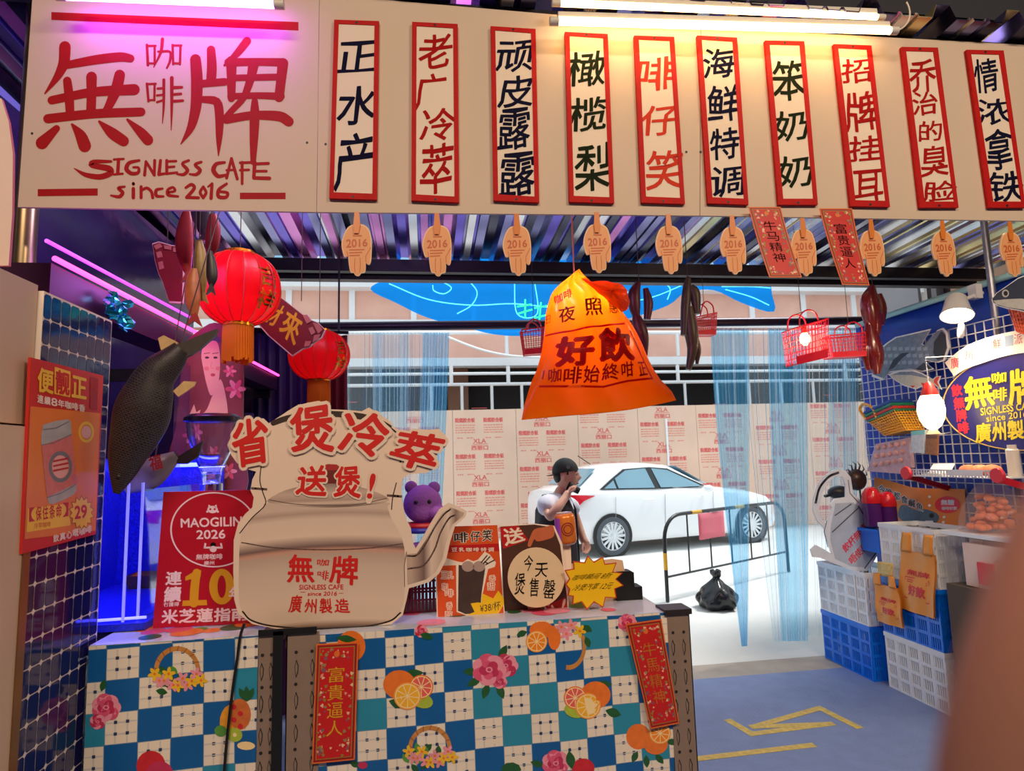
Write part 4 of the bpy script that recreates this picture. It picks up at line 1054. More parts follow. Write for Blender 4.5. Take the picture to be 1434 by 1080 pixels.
def citrus(s, u, v, k, pl, o, flip=1):
    leaf(s, u-10*flip, v-18*k/30, 26*k/30, 11*k/30, -0.1, pl, o, 'leaf'); leaf(s, u-26*flip*k/30, v+14*k/30, 22*k/30, 12*k/30, 0.3, pl, o, 'leaf')
    s.disc(u-13*flip*k/30, v-6*k/30, 20*k/30, 18*k/30, pl, FR['orange'], o+0.0002, 20); slice_(s, u+14*flip*k/30, v-3*k/30, 15*k/30, pl, o+0.0003, 'grapefruit', 'orange')
    s.disc(u+15*flip*k/30, v+14*k/30, 14*k/30, 9*k/30, pl, FR['lime'], o+0.0003, 14, 0.3); slice_(s, u-3*flip*k/30, v+8*k/30, 17*k/30, pl, o+0.0006)
def basket(s, u, v, k, pl, o):
    s.ring(u, v, 31*k, 33*k, 6*k, pl, FR['cane'], o, 30, PI*0.98, PI*2.02)
    for i in range(9):
        a = PI*(1.02+0.96*i/8); s.line([(u+25*k*math.cos(a), v+27*k*math.sin(a)), (u+31*k*math.cos(a+0.06), v+33*k*math.sin(a+0.06))], 1.2*k, pl, FR['cane_dark'], o+0.0001)
    rg = random.Random(int(u))
    for i in range(12): leaf(s, u-32*k+66*k*rg.random(), v+2*k+26*k*rg.random(), 16*k, 9*k, rg.random()*6.28, pl, o+0.0002, 'leaf' if i % 3 else 'leaf_light')
    for i in range(11): flower(s, u-30*k+62*k*i/10, v+4*k+12*k*math.sin(i*2.1)**2+(6*k if 3 < i < 8 else 0), 9*k, pl, o+0.0004+0.00003*i, ('yellow', 'pink', 'pink', 'yellow', 'rose_light')[i % 5])
def cloth_front(x0, x1, z1, z0, sq, rot, ph, yf, seedn):
    # returns mesh and a mapping of cloth plane for prints; checks laid in a slightly rotated frame, clipped to the cloth
    mb = MB(); rg = random.Random(seedn)
    c, q = math.cos(rot), math.sin(rot)
    def yw(x, z): return yf + 0.003*math.sin(x*17+z*6) + 0.004*max(0.0, (z1-z))*math.sin(x*9+1)
    def pt(x, z, o=0.0): return Vector((x, yw(x, z)-o, z))
    mb.grid(lambda s, t: pt(x0+(x1-x0)*s, z1+(z0-z1)*t), 30, 24, mat_cw)
    def clip(poly):            # Sutherland-Hodgman against the cloth rectangle
        for ax, lim, sg in ((0, x0, 1), (0, x1, -1), (1, z0, 1), (1, z1, -1)):
            out = []
            for i in range(len(poly)):
                a, b = poly[i-1], poly[i]; ia = (a[ax]-lim)*sg >= 0; ib = (b[ax]-lim)*sg >= 0
                if ia != ib:
                    t = (lim-a[ax])/(b[ax]-a[ax]); out.append((a[0]+(b[0]-a[0])*t, a[1]+(b[1]-a[1])*t))
                if ib: out.append(b)
            poly = out
            if not poly: return []
        return poly
    def quad(ax, az, bx, bz, mt, o):
        pts = []
        for x, z in ((ax, az), ((ax+bx)/2, az), (bx, az), (bx, (az+bz)/2), (bx, bz), ((ax+bx)/2, bz), (ax, bz), (ax, (az+bz)/2)): pts.append((ph[0]+x*c-z*q, ph[1]+x*q+z*c))
        pts = clip(pts)
        if len(pts) >= 3: mb.add([pt(x, z, o) for x, z in pts], [tuple(range(len(pts)))], mt)
    for i in range(-16, 17):
        for j in range(-14, 6):
            ax, az = i*sq, j*sq; bx, bz = ax+sq, az+sq
            if (i+j) % 2:
                quad(ax, az, bx, bz, mat_ct if rg.random() < 0.3 else mat_cb, 0.0008)
            else:
                g = sq*0.035
                quad(ax, az, bx, bz, mat_cl, 0.0008); quad(ax+g*0.6, az+g*0.6, bx-g*0.6, bz-g*0.6, mat_cw, 0.0010); 
                for f in (0.30, 0.66): quad(ax+sq*f, az+g, ax+sq*(f+0.05), bz-g, mat_cg, 0.0012); quad(ax+g, az+sq*f, bx-g, az+sq*(f+0.05), mat_cg, 0.0013)
                for f in (0.28, 0.64):
                    for h in (0.28, 0.64): quad(ax+sq*f, az+sq*h, ax+sq*(f+0.10), az+sq*(h+0.10), mat_cd, 0.0015)
    return mb, pt
def on_cloth(pt):            # picture coordinates of a motif -> its place on the cloth
    def g(u, v, o=0.0):
        p = C(u, v); return pt(p.x, p.z, o)
    return g
mat_top = M('clear_cloth_top', (196, 204, 224), rough=0.12, var=0.2, scale=7)
def cloth_top(mb, x0, x1, y0, y1, z, seedn):
    rg = random.Random(seedn)
    mb.box((x0, y0, z-0.001), (x1, y1, z+0.0015), mat_top)
    for i in range(26):
        u, v = x0+0.05+(x1-x0-0.1)*rg.random(), y0+0.04+(y1-y0-0.08)*rg.random(); r = 0.02+0.025*rg.random()
        pl = lambda a, b, o=0.0: Vector((a, b, z+0.0016+o))
        mb.disc(u, v, r, r*0.9, pl, FR[('rose', 'orange', 'rose_light', 'leaf', 'pink', 'leaf_light')[i % 6]], 0.0003+0.00003*i, 14)
SQ = 0.0785
# right cloth
p = C(540, 935)
mb, pt = cloth_front(-0.318, 0.688, ZC+0.002, 0.25, SQ, math.radians(0.9), (p.x, p.z), YC, 5)
G = on_cloth(pt); o1 = 0.0018
citrus(mb, 574, 965, 34, G, o1); citrus(mb, 820, 980, 32, G, o1, -1)
rose(mb, 685, 938, 23, G, o1+0.0005); rose(mb, 708, 932, 17, G, o1, 'rose_deep')
for a in (2.6, 3.1, 1.9, 1.2, 5.2): leaf(mb, 690+18*math.cos(a), 940+18*math.sin(a), 24, 11, a, G, o1-0.0003)
rose(mb, 700, 955, 10, G, o1+0.0004)
basket(mb, 602, 1048, 0.98, G, o1)
slice_(mb, 751, 898, 15, G, o1+0.0006, 'orange_flesh'); mb.disc(758, 882, 17, 12, G, FR['orange'], o1, 18); mb.disc(776, 893, 9, 17, G, FR['orange'], o1+0.0001, 18)
mb.ring(796, 905, 25, 33, 5, G, FR['cane'], o1, 24, -0.5, PI*0.55)
for i, (u, v) in enumerate(((786, 878), (800, 876), (812, 884), (793, 888))): flower(mb, u, v, 9, G, o1+0.0004, ('pink', 'pink', 'yellow', 'rose_light')[i])
for u, v, a in ((806, 882, 0.2), (816, 876, 0.6), (820, 892, 1.2), (738, 884, 2.8)): leaf(mb, u, v, 16, 9, a, G, o1+0.0002)
rose(mb, 778, 1068, 19, G, o1); mb.disc(816, 1075, 16, 14, G, FR['red'], o1, 18); leaf(mb, 796, 1050, 26, 13, 1.4, G, o1+0.0006); leaf(mb, 762, 1072, 20, 10, 3.4, G, o1-0.0003); mb.disc(716, 1078, 14, 10, G, FR['leaf'], o1, 9)
mb.disc(894, 1032, 17, 18, G, FR['orange'], o1, 20); mb.disc(918, 1042, 17, 15, G, FR['orange'], o1+0.0001, 20); slice_(mb, 924, 1027, 15, G, o1+0.0004, 'orange_flesh')
for u, v, a in ((893, 1052, 2.0), (905, 1058, 1.5), (918, 1056, 0.9), (932, 1038, 0.1)): leaf(mb, u, v, 18, 9, a, G, o1-0.0002)
mb.disc(492, 905, 20, 22, G, FR['orange'], o1, 20); leaf(mb, 470, 893, 30, 10, 0.1, G, o1+0.0003)
rose(mb, 878, 872, 13, G, o1); rose(mb, 590, 884, 9, G, o1, 'red'); leaf(mb, 588, 888, 20, 10, 0.3, G, o1+0.0004); leaf(mb, 504, 1074, 16, 9, 3.6, G, o1); mb.disc(508, 1072, 7, 5, G, FR['rose_deep'], o1+0.0002, 10)
cloth_top(mb, -0.318, 0.688, YC, 2.12, ZC+0.002, 3)
solo('oilcloth', mb, 'right oilcloth of blue and white checks printed with citrus fruit, roses and baskets', 'tablecloth', 'checked fruit oilcloths')
# left cloth
p = C(196, 905)
mb, pt = cloth_front(-0.868, -0.452, ZC+0.010, 0.25, SQ, math.radians(1.1), (p.x, p.z), YC, 11)
G = on_cloth(pt)
basket(mb, 248, 940, 1.05, G, o1)
rose(mb, 150, 990, 20, G, o1); rose(mb, 138, 1010, 11, G, o1, 'rose_deep'); leaf(mb, 143, 968, 18, 9, 5.0, G, o1)
mb.disc(336, 1000, 16, 22, G, FR['pine'], o1, 18); mb.disc(322, 1008, 14, 22, G, FR['mango'], o1-0.0002, 16, 0.2)
for i in range(4): mb.disc(328+9*(i % 2), 990+9*i, 4, 4, G, FR['red'], o1+0.0002, 8)
mb.disc(329, 1029, 11, 10, G, FR['lime'], o1+0.0004, 14); mb.disc(329, 1029, 3, 3, G, FR['pith'], o1+0.0006, 8); mb.disc(309, 1024, 9, 8, G, FR['leaf_light'], o1+0.0004, 14)
mb.disc(345, 1044, 13, 6, G, FR['pith'], o1+0.0004, 12)
for a in (4.2, 4.7, 5.2): leaf(mb, 346, 982, 22, 9, a, G, o1)
mb.disc(212, 1072, 20, 21, G, FR['red'], o1, 20); mb.disc(224, 1082, 18, 16, G, FR['rose_deep'], o1+0.0002, 18)
cloth_top(mb, -0.868, -0.452, YC, 2.30, ZC+0.010, 8)
solo('oilcloth', mb, 'left oilcloth of blue and white checks with a flower basket, lit violet', 'tablecloth', 'checked fruit oilcloths')
# couplets on the counter
CB = PY(YC-0.0135)
couplet('red couplet reading 富貴逼人 in gold on the left post of the right table', [(443,902),(502,899),(497,1064),(437,1070)], '富貴逼人', mat_cgold, CB)
couplet('red couplet with four gold characters hanging tilted at the right corner of the oilcloth', [(876,874),(926,867),(951,1013),(911,1021)], '牛馬精神', M('couplet_dull_gold', (190, 110, 30), rough=0.4), CB)
# black cable over the cloth
mb = MB(); mb.tube([C(u, v, 0.010) for u, v in spline([(344, 872), (338, 890), (334, 920), (328, 960), (322, 1010), (318, 1050), (315, 1090)], 5)], 0.0038, mat_black, 8)
solo('cable', mb, 'black cable running down the front of the left oilcloth', 'cable')

# ================================================================ kettle cut-out sign
YK = 1.845; _kp = PY(YK)
def K(u, v, o=0.0):
    p = _kp(u, v, o); p.z = max(p.z, ZC+0.0045); return p
CK = crop(300, 540, 3.0)
mat_kb = M('cutout_beige', (232, 208, 188), rough=0.5, var=0.02)
mat_kedge = M('cutout_edge', (190, 164, 140), rough=0.6)
mat_kr = M('cutout_red', (206, 30, 26), rough=0.45, var=0.06)
mat_kd = M('printed_dark', (52, 34, 30), rough=0.5); mat_kbr = M('printed_brown', (110, 30, 28), rough=0.5)
def ramp_mat(name, stops, axis='Z', a=0.0, b=1.0, wob=0.0):     # printed tone bands of the kettle photograph on the flat card
    m = bpy.data.materials.new(name); m.use_nodes = True; nt = m.node_tree; L = nt.links.new; bs = nt.nodes['Principled BSDF']; bs.inputs['Roughness'].default_value = 0.45
    tc = nt.nodes.new('ShaderNodeTexCoord'); sp = nt.nodes.new('ShaderNodeSeparateXYZ'); L(tc.outputs['Object'], sp.inputs[0])
    mr = nt.nodes.new('ShaderNodeMapRange'); mr.inputs['From Min'].default_value = a; mr.inputs['From Max'].default_value = b
    src = sp.outputs[axis]
    if wob:
        x2 = nt.nodes.new('ShaderNodeMath'); x2.operation = 'MULTIPLY'; L(sp.outputs['X'], x2.inputs[0]); L(sp.outputs['X'], x2.inputs[1])
        ml = nt.nodes.new('ShaderNodeMath'); ml.operation = 'MULTIPLY_ADD'; ml.inputs[1].default_value = wob; L(x2.outputs[0], ml.inputs[0]); L(src, ml.inputs[2]); src = ml.outputs[0]
    L(src, mr.inputs['Value'])
    cr = nt.nodes.new('ShaderNodeValToRGB'); L(mr.outputs[0], cr.inputs[0]); e = cr.color_ramp.elements
    while len(e) > 1: e.remove(e[-1])
    e[0].position = stops[0][0]; e[0].color = tuple(lin(x) for x in stops[0][1])+(1,)
    for p_, c_ in stops[1:]: k = e.new(p_); k.color = tuple(lin(x) for x in c_)+(1,)
    L(cr.outputs[0], bs.inputs['Base Color']); return m
kt = thing('kettle_cutout', 'kettle-shaped cardboard cut-out sign standing on the counter with large red characters', 'sign', K(450, 887))
outl = CK([(55,250),(70,215),(88,175),(120,145),(205,138),(228,160),(290,120),(312,105),(345,85),(395,72),(440,64),(470,80),(490,100),(560,103),(620,108),(650,92),(690,118),(740,150),(755,175),(792,195),(812,205),(838,182),(900,186),(945,182),(976,215),(975,255),(938,285),(932,345),(890,368),(820,372),(792,392),(785,440),(792,500),(805,560),(826,600),(832,655),(846,685),(875,640),(905,585),(945,520),(985,494),(1030,512),(1062,530),(1056,552),(1012,590),(990,660),(975,730),(945,790),(905,825),(850,843),(818,852),(808,900),(792,965),(742,1005),(610,1026),(450,1032),(280,1026),(160,1002),(100,958),(84,900),(80,780),(82,650),(100,580),(130,540),(160,512),(166,470),(152,440),(160,395),(176,362),(140,352),(95,325),(70,290)])
mb = MB(); mb.card(outl, K, 0.012, mat_kb, mat_kedge); obj('card', mb, kt, False)
zk = lambda v: K(450, 540+v/3.0).z - wloc(kt).z
B0 = (214, 190, 170); G1 = (168, 140, 124); D1 = (78, 56, 54)
za, zb2 = zk(1022), zk(495)
def f_(v): return (zk(v)-za)/(zb2-za)
body_m = ramp_mat('printed_kettle_body', [(0.0, (60, 44, 40)), (f_(1005), (150, 124, 108)), (f_(985), (214, 190, 170)), (f_(900), (222, 196, 176)), (f_(760), (206, 182, 164)), (f_(710), (190, 164, 148)), (f_(690), (200, 150, 130)), (f_(675), (118, 92, 88)), (f_(655), (172, 148, 136)), (f_(630), (226, 200, 180)), (f_(560), (220, 196, 178)), (f_(535), (182, 156, 142)), (f_(515), (206, 182, 166))], 'Z', za, zb2, 0.28)
mb = MB()
bodyp = closed_spline(CK([(232,492),(205,520),(150,565),(118,612),(108,660),(104,760),(104,880),(115,945),(160,985),(260,1010),(450,1020),(620,1012),(735,988),(785,945),(798,880),(802,760),(798,680),(780,620),(745,560),(728,510),(722,492),(480,508)]), 3)
mb.poly(bodyp, K, body_m, 0.0004)
lidm = ramp_mat('printed_kettle_lid', [(0.0, (120, 96, 88)), (0.18, (214, 190, 172)), (0.30, (176, 150, 138)), (0.6, (200, 176, 160)), (1.0, (150, 126, 118))], 'Z', zk(512), zk(415))
mb.poly(closed_spline(CK([(228,478),(300,440),(400,418),(480,412),(570,418),(660,440),(726,470),(722,490),(600,507),(480,512),(340,506),(240,494)]), 3), K, lidm, 0.0007)
mb.line([tuple(q) for q in spline([Vector(p) for p in CK([(230,480),(340,498),(480,503),(610,498),(724,474)])], 6)], 0.8, K, mat_kd, 0.0009)
mb.line([tuple(q) for q in spline([Vector(p) for p in CK([(116,660),(260,682),(450,690),(640,684),(790,665)])], 6)], 1.6, K, M('printed_mid', (104, 78, 74), rough=0.5), 0.0007)
mb.line([tuple(q) for q in spline([Vector(p) for p in CK([(120,950),(160,988),(260,1012),(450,1022),(620,1014),(735,990),(782,955)])], 6)], 2.2, K, mat_kd, 0.0008)
spm = ramp_mat('printed_spout', [(0.0, (190, 164, 146)), (0.25, (120, 94, 88)), (0.40, (222, 198, 180)), (0.6, (196, 170, 154)), (0.75, (226, 202, 184)), (0.9, (140, 114, 104)), (1.0, (190, 166, 150))], 'X', (K(575, 700)-wloc(kt)).x, (K(645, 700)-wloc(kt)).x)
sp_ = CK([(808,708),(850,706),(885,655),(920,590),(958,535),(990,510),(1050,535),(1045,548),(1000,585),(975,660),(960,725),(930,785),(890,815),(812,838)])
mb.poly(sp_, K, spm, 0.0005)
for pts in ([(812,716),(852,712),(890,662),(925,598),(962,545),(992,520)], [(815,770),(880,755),(925,690),(950,620),(985,560),(1010,545)]): mb.line([tuple(q) for q in spline([Vector(p) for p in CK(pts)], 5)], 2.2, K, M('printed_mid', (104, 78, 74)), 0.0008)
mb.line(CK([(808,700),(798,760),(800,845)]), 0.9, K, M('printed_mid', (104, 78, 74)), 0.0008)
obj('printed_kettle', mb, kt, False)
mb = MB()
for pts, wd, mt in (([(198,330),(192,400),(205,450),(215,500),(160,555),(108,620)], 1.4, mat_kd), ([(778,200),(800,260)], 3, mat_kd), ([(765,410),(750,470),(745,520)], 1.4, mat_kd),
                    ([(160,432),(218,436)], 3.2, M('printed_mid', (104, 78, 74))), ([(730,462),(785,466)], 3.2, M('printed_mid', (104, 78, 74)))):
    mb.line([tuple(q) for q in spline([Vector(p) for p in CK(pts)], 4)], wd, K, mt, 0.0006)
mb.stroke(CK([(248,158,22),(300,138,24),(380,122,22),(480,118,24),(580,124,26),(640,134,26),(700,152,20),(740,172,12)]), K, mat_kd, 0.0007)
mb.line([tuple(q) for q in spline([Vector(p) for p in CK([(715,160),(750,185),(780,215),(790,260),(782,320)])], 5)], 2.2, K, mat_kd, 0.0006)
obj('printed_handle', mb, kt, False)
mb = MB(); mb.poly(CK([(452,345),(530,345),(522,365),(515,372),(512,412),(465,412),(462,372),(455,365)]), K, mat_kbr, 0.0009); mb.poly(CK([(452,338),(478,330),(515,332),(532,345),(528,356),(456,356)]), K, M('printed_lid_red', (170, 40, 40)), 0.0010); obj('printed_knob', mb, kt, False)
# raised title characters with pale rims
mb = MB(); mr = MB()
for ch, q in (('省', [(322,592),(372,585),(380,645),(332,655)]), ('煲', [(405,575),(462,565),(470,632),(412,632)]), ('冷', [(482,577),(546,582),(540,642),(476,632)]), ('萃', [(560,602),(622,612),(606,664),(545,646)])):
    cx = sum(p[0] for p in q)/4; cy = sum(p[1] for p in q)/4
    mb.text(ch, q, K, mat_kr, 0.0075, bold=0.030, shear=0.08); mr.text(ch, q, K, mat_kb, 0.0066, bold=0.10, shear=0.08)
    for i in range(6): pass
for ch, q in (('送', [(418,655),(456,652),(458,695),(416,692)]), ('煲', [(470,655),(502,652),(506,697),(469,695)]), ('!', [(519,663),(527,665),(521,698),(514,697)])):
    mb.text(ch, q, K, mat_kr, 0.0036, bold=0.030, shear=0.08); mr.text(ch, q, K, mat_kb, 0.0028, bold=0.09 if ch != '!' else 0.25, shear=0.08)
obj('title_rim', mr, kt, False); obj('title_lettering', mb, kt, False)
mb = MB()
CL = crop(380, 700, 6.0)
for ch, q in (('無', [(150,460),(335,470),(365,690),(140,690)]), ('咖', [(385,500),(485,500),(480,555),(388,552)]), ('啡', [(388,600),(485,595),(478,690),(388,640)]), ('牌', [(510,480),(725,470),(725,720),(495,690)])): mb.text(ch, CL(q), K, mat_kr, 0.0012, bold=0.028 if ch in '無牌' else 0.012, shear=0.05)
mb.text('SIGNLESS CAFE', CL([(235,715),(605,712),(605,752),(235,755)]), K, mat_kr, 0.0012, bold=0.03); mb.text('since 2016', CL([(310,775),(555,770),(550,805),(305,805)]), K, mat_kr, 0.0012, bold=0.03)
mb.line(CL([(247,775),(285,775)]), 0.7, K, mat_kr, 0.0012); mb.line(CL([(570,785),(605,785)]), 0.7, K, mat_kr, 0.0012)
for ch, q in zip('廣州製造', ([(165,805),(258,800),(250,945),(145,945)], [(285,835),(380,835),(378,955),(280,945)], [(410,830),(500,828),(515,952),(405,950)], [(540,835),(640,830),(665,950),(535,945)])): mb.text(ch, CL(q), K, mat_kr, 0.0012, bold=0.022, shear=0.05)
obj('shop_lettering', mb, kt, False)
mb = MB(); a = K(450, 800); mb.box((a.x-0.05, YK+0.0125, wloc(kt).z), (a.x+0.05, YK+0.10, wloc(kt).z+0.004), mat_kedge); mb.bar((a.x, YK+0.0145, wloc(kt).z+0.12), (a.x, YK+0.09, wloc(kt).z+0.004), 0.05, 0.003, mat_kedge); obj('stand', mb, kt, False)

# ================================================================ signs and posters on the counter
mat_po = M('poster_orange', (222, 84, 34), rough=0.4, var=0.05); mat_pb = M('poster_brown', (80, 48, 38), rough=0.4, var=0.3, scale=10)
mat_pr = M('poster_red', (190, 26, 28), rough=0.4, var=0.05); mat_py = M('poster_yellow', (246, 194, 20), rough=0.4, var=0.05); mat_pw = M('poster_white', (244, 226, 206), rough=0.4, var=0.02)
mat_pi = M('poster_ink_red', (120, 30, 24), rough=0.5)
def zfix(pl, z):              # keeps a card's foot on the table
    def g(u, v, o=0.0):
        p = pl(u, v, o); p.z = max(p.z, z); return p
    return g
ZT = ZC+0.0036
YO = 1.905; PO = zfix(PY(YO), ZT)
cO = crop(600, 720, 6.35)
t = thing('drink_poster', 'orange iced drink poster board with a dark glass and yellow price burst on the counter', 'poster', PO(655, 878))
mb = MB(); mb.card([(608,742),(625,738),(697,735),(707,868),(707,876),(612,882)], PO, 0.006, mat_pw); obj('board', mb, t, False)
mb = MB()
mb.poly(cO([(65,115),(612,98),(672,955),(85,1000)]), PO, mat_po, 0.0004)
mb.poly(cO([(60,285),(625,262),(630,330),(60,345)]), PO, mat_pr, 0.0006)
mb.poly(cO([(245,455),(130,460),(135,385),(270,425),(305,430),(350,400),(400,420),(440,405),(500,335),(545,360),(600,430),(590,470),(530,490),(480,720),(470,900),(330,905),(250,870)]), PO, mat_pw, 0.0007)
mb.poly(cO([(268,452),(505,480),(470,720),(460,880),(330,890),(262,860)]), PO, M('iced_drink_dark', (70, 52, 46), rough=0.4, var=0.5, scale=30), 0.0009)
for x in (350, 450): mb.disc(*cO([(x, 465)])[0], 8.5, 7.5, PO, M('ice_grey', (176, 150, 140), rough=0.4), 0.0011)
for q in ([(470,430),(520,370)], [(490,440),(545,380)], [(510,450),(585,410)], [(500,425),(530,440)]): mb.line(cO(q), 1.6, PO, mat_kd, 0.0012)
mb.poly(cO([(440,785),(470,790),(478,705),(575,750),(620,680),(668,745),(672,800),(625,945),(400,948),(335,905),(410,870),(375,795)]), PO, mat_py, 0.0014)
obj('printed_picture', mb, t, False)
mb = MB(); rm = MB()
for ch, q in zip('啡仔笑', ([(230,170),(350,160),(352,250),(232,255)], [(372,155),(460,150),(462,240),(375,248)], [(478,140),(565,135),(560,235),(478,240)])): mb.text(ch, cO(q), PO, mat_kd, 0.0014, bold=0.02); rm.text(ch, cO(q), PO, mat_pw, 0.0009, bold=0.07)
for i, ch in enumerate('豆乳咖啡特调'): mb.text(ch, cO([(205+i*65,300),(255+i*65,297),(255+i*65,333),(205+i*65,335)]), PO, mat_pw, 0.0010, bold=0.02)
for ch, q in (('豆', (112,510,165,575)), ('乳', (170,510,222,575)), ('咖', (120,615,170,680)), ('啡', (150,670,220,735)), ('香', (160,785,212,850)), ('醇', (150,865,210,925)), ('香', (540,545,595,610)), ('甜', (525,610,590,675))):
    a, b = cO([q[:2], q[2:]]); mb.text(ch, (a[0], a[1], b[0], b[1]), PO, mat_po, 0.0012, bold=0.0); rm.text(ch, (a[0], a[1], b[0], b[1]), PO, mat_pw, 0.0009, bold=0.09)
mb.text('¥38/杯', cO([(455,800),(640,770),(640,850),(460,880)]), PO, mat_kd, 0.0018)
obj('lettering_rim', rm, t, False); obj('lettering', mb, t, False)
# brown poster with 送 ... 心!
YPo = 1.925; PB = zfix(PY(YPo), ZT); cB = crop(700, 730, 6.75)
t = thing('promotion_poster', 'brown poster board with a hand and red corners reading 送 behind the round notice', 'poster', PB(752, 875))
mb = MB(); mb.card(cB([(0,40),(330,25),(515,45),(590,210),(650,700),(655,920),(40,948)]), PB, 0.006, mat_pw); obj('board', mb, t, False)
mb = MB(); mb.poly(cB([(4,52),(325,32),(505,60),(570,225),(632,700),(640,880),(45,940)]), PB, mat_pb, 0.0004)
mb.poly(cB([(0,60),(175,40),(270,180),(30,262)]), PB, mat_pr, 0.0006); mb.poly(cB([(360,830),(620,720),(642,880),(480,905)]), PB, mat_pr, 0.0006)
mat_hp = M('printed_hand_skin', (200, 104, 66), rough=0.5, var=0.15, scale=30)
mb.poly(closed_spline(cB([(500,40),(430,55),(330,75),(290,140),(262,225),(290,240),(325,170),(350,190),(420,180),(510,140)]), 4), PB, mat_hp, 0.0007)
obj('printed_picture', mb, t, False)
mb = MB(); mb.text('送', cB([(25,75),(200,60),(240,180),(55,235)]), PB, mat_pw, 0.0010, bold=0.03)
mb.text('心', cB([(365,790),(510,740),(520,880),(400,890)]), PB, mat_pw, 0.0010, bold=0.03); mb.text('!', cB([(600,740),(625,740),(590,880),(570,880)]), PB, mat_pw, 0.0010, bold=0.05); obj('lettering', mb, t, False)
# round sold-out notice
YN = 1.875; PNo = PY(YN); t = thing('round_notice', 'round cream card with handwritten 今天煲售罄 in front of the brown poster', 'sign', PNo(751, 850))
mb = MB(); mb.card([(751+40*math.cos(2*PI*k/40), 809+42*math.sin(2*PI*k/40)) for k in range(40)], PNo, 0.004, M('round_card', (232, 200, 160), rough=0.5)); obj('card', mb, t, False)
mb = MB()
for ch, q in (('今', [(230,325),(315,315),(305,470),(225,470)]), ('天', [(330,400),(455,395),(450,530),(335,530)]), ('煲', [(140,490),(240,490),(235,695),(140,700)]), ('售', [(280,535),(370,540),(362,715),(280,715)]), ('罄', [(415,550),(525,555),(518,740),(410,735)])): mb.text(ch, cB(q), PNo, INK['black'], 0.0006, bold=0.006, shear=0.1, wob=0.02)
obj('lettering', mb, t, False)
mb = MB(); a = PNo(751, 840); mb.bar(Vector((a.x, YN+0.004, a.z)), Vector((a.x, YN+0.047, ZT+0.001)), 0.04, 0.002, M('round_card', (232, 200, 160))); obj('stand', mb, t, False)
# yellow burst on a cream card
YBu = 1.86; PBu = PY(YBu); t = thing('price_burst', 'yellow starburst price card with handwritten black lines and a red rim', 'sign', PBu(835, 855))
bp_ = cB([(612,465),(698,450),(692,378),(800,390),(832,325),(890,385),(975,335),(995,405),(1105,392),(1070,480),(1160,492),(1100,548),(1172,608),(1090,640),(1105,728),(1000,722),(978,818),(890,765),(822,838),(770,765),(685,790),(690,712),(640,705),(655,645),(618,600),(655,545)])
cxy = (sum(p[0] for p in bp_)/len(bp_), sum(p[1] for p in bp_)/len(bp_))
mb = MB(); mb.card(bp_, PBu, 0.004, M('burst_rim_red', (196, 60, 20), rough=0.5)); obj('card', mb, t, False)
mb = MB(); mb.poly([(cxy[0]+(p[0]-cxy[0])*0.945, cxy[1]+(p[1]-cxy[1])*0.945) for p in bp_], PBu, mat_py, 0.0005); obj('yellow_face', mb, t, False)
mb = MB(); mb.text('咖啡瞬间 8折', cB([(690,510),(1060,480),(1060,540),(695,560)]), PBu, INK['black'], 0.0009, shear=0.15); mb.text('冷煲汽萃 12元', cB([(700,600),(1060,575),(1065,640),(700,660)]), PBu, INK['black'], 0.0009, shear=0.15); obj('lettering', mb, t, False)
mb = MB(); mb.bar(Vector((PBu(835, 845).x, YBu+0.006, PBu(835, 845).z)), Vector((PBu(835, 845).x, YBu+0.03, ZT+0.001)), 0.03, 0.002, mat_pw); obj('stand', mb, t, False)
YCr = 1.98; PCr = zfix(PY(YCr), ZT); mb = MB(); mb.card([(783,757),(794,757),(800,790),(858,783),(872,785),(882,838),(880,846),(800,852)], PCr, 0.005, M('cream_card', (226, 190, 150), rough=0.5)); solo('backing_card', mb, 'plain cream card behind the yellow starburst', 'card')
# can on a stick topper
YCa = 1.95; a = P(792, 740, Y=YCa); t = thing('can_topper', 'orange and violet printed drink can on a pale stick above the notices', 'display', P(794, 850, Y=YCa))
mat_can = M('can_orange', (226, 126, 46), rough=0.3, metal=0.2, var=0.25, scale=25)
Rt = Matrix.Rotation(math.radians(-4), 3, 'Y')
mb = MB(); mb.lathe([(0.022, -0.047), (0.028, -0.044), (0.032, -0.036), (0.0325, 0.034), (0.029, 0.042), (0.024, 0.046), (0.022, 0.047)], a, mat_can, 28, Rt); obj('can', mb, t)
mb = MB(); mb.lathe([(0.0235, 0.046), (0.0245, 0.049), (0.022, 0.047)], a, mat_alloy, 24, Rt); mb.lathe([(0.0235, -0.049), (0.025, -0.0455), (0.021, -0.047)], a, mat_alloy, 24, Rt); obj('can_rim', mb, t)
mb = MB(); pc_ = lambda u, v, o=0.0: a + Rt@Vector((0.0330*math.sin(u), -0.0330*math.cos(u), v))
for r1, r2 in ((0.021, 0.0175), (0.014, 0.011)):
    vs = []; n = 32
    for k in range(n+1):
        an = 2*PI*k/n
        for r in (r1, r2): vs.append(pc_(r*math.cos(an)/0.033, r*math.sin(an)))
    mb.add(vs, [(2*k, 2*k+2, 2*k+3, 2*k+1) for k in range(n)], M('can_mark', (150, 40, 40)))
mb.grid(lambda s, t_: a+Rt@Vector((0.0329*math.sin(-1.5+s*0.8), -0.0329*math.cos(-1.5+s*0.8), -0.036+t_*0.070)), 8, 2, M('can_violet', (170, 80, 200), rough=0.3)); obj('printed_mark', mb, t)
mb = MB(); mb.box((a.x-0.012, YCa-0.002, ZT+0.002), (a.x+0.014, YCa+0.002, a.z-0.047), mat_pw); obj('stick', mb, t, False)
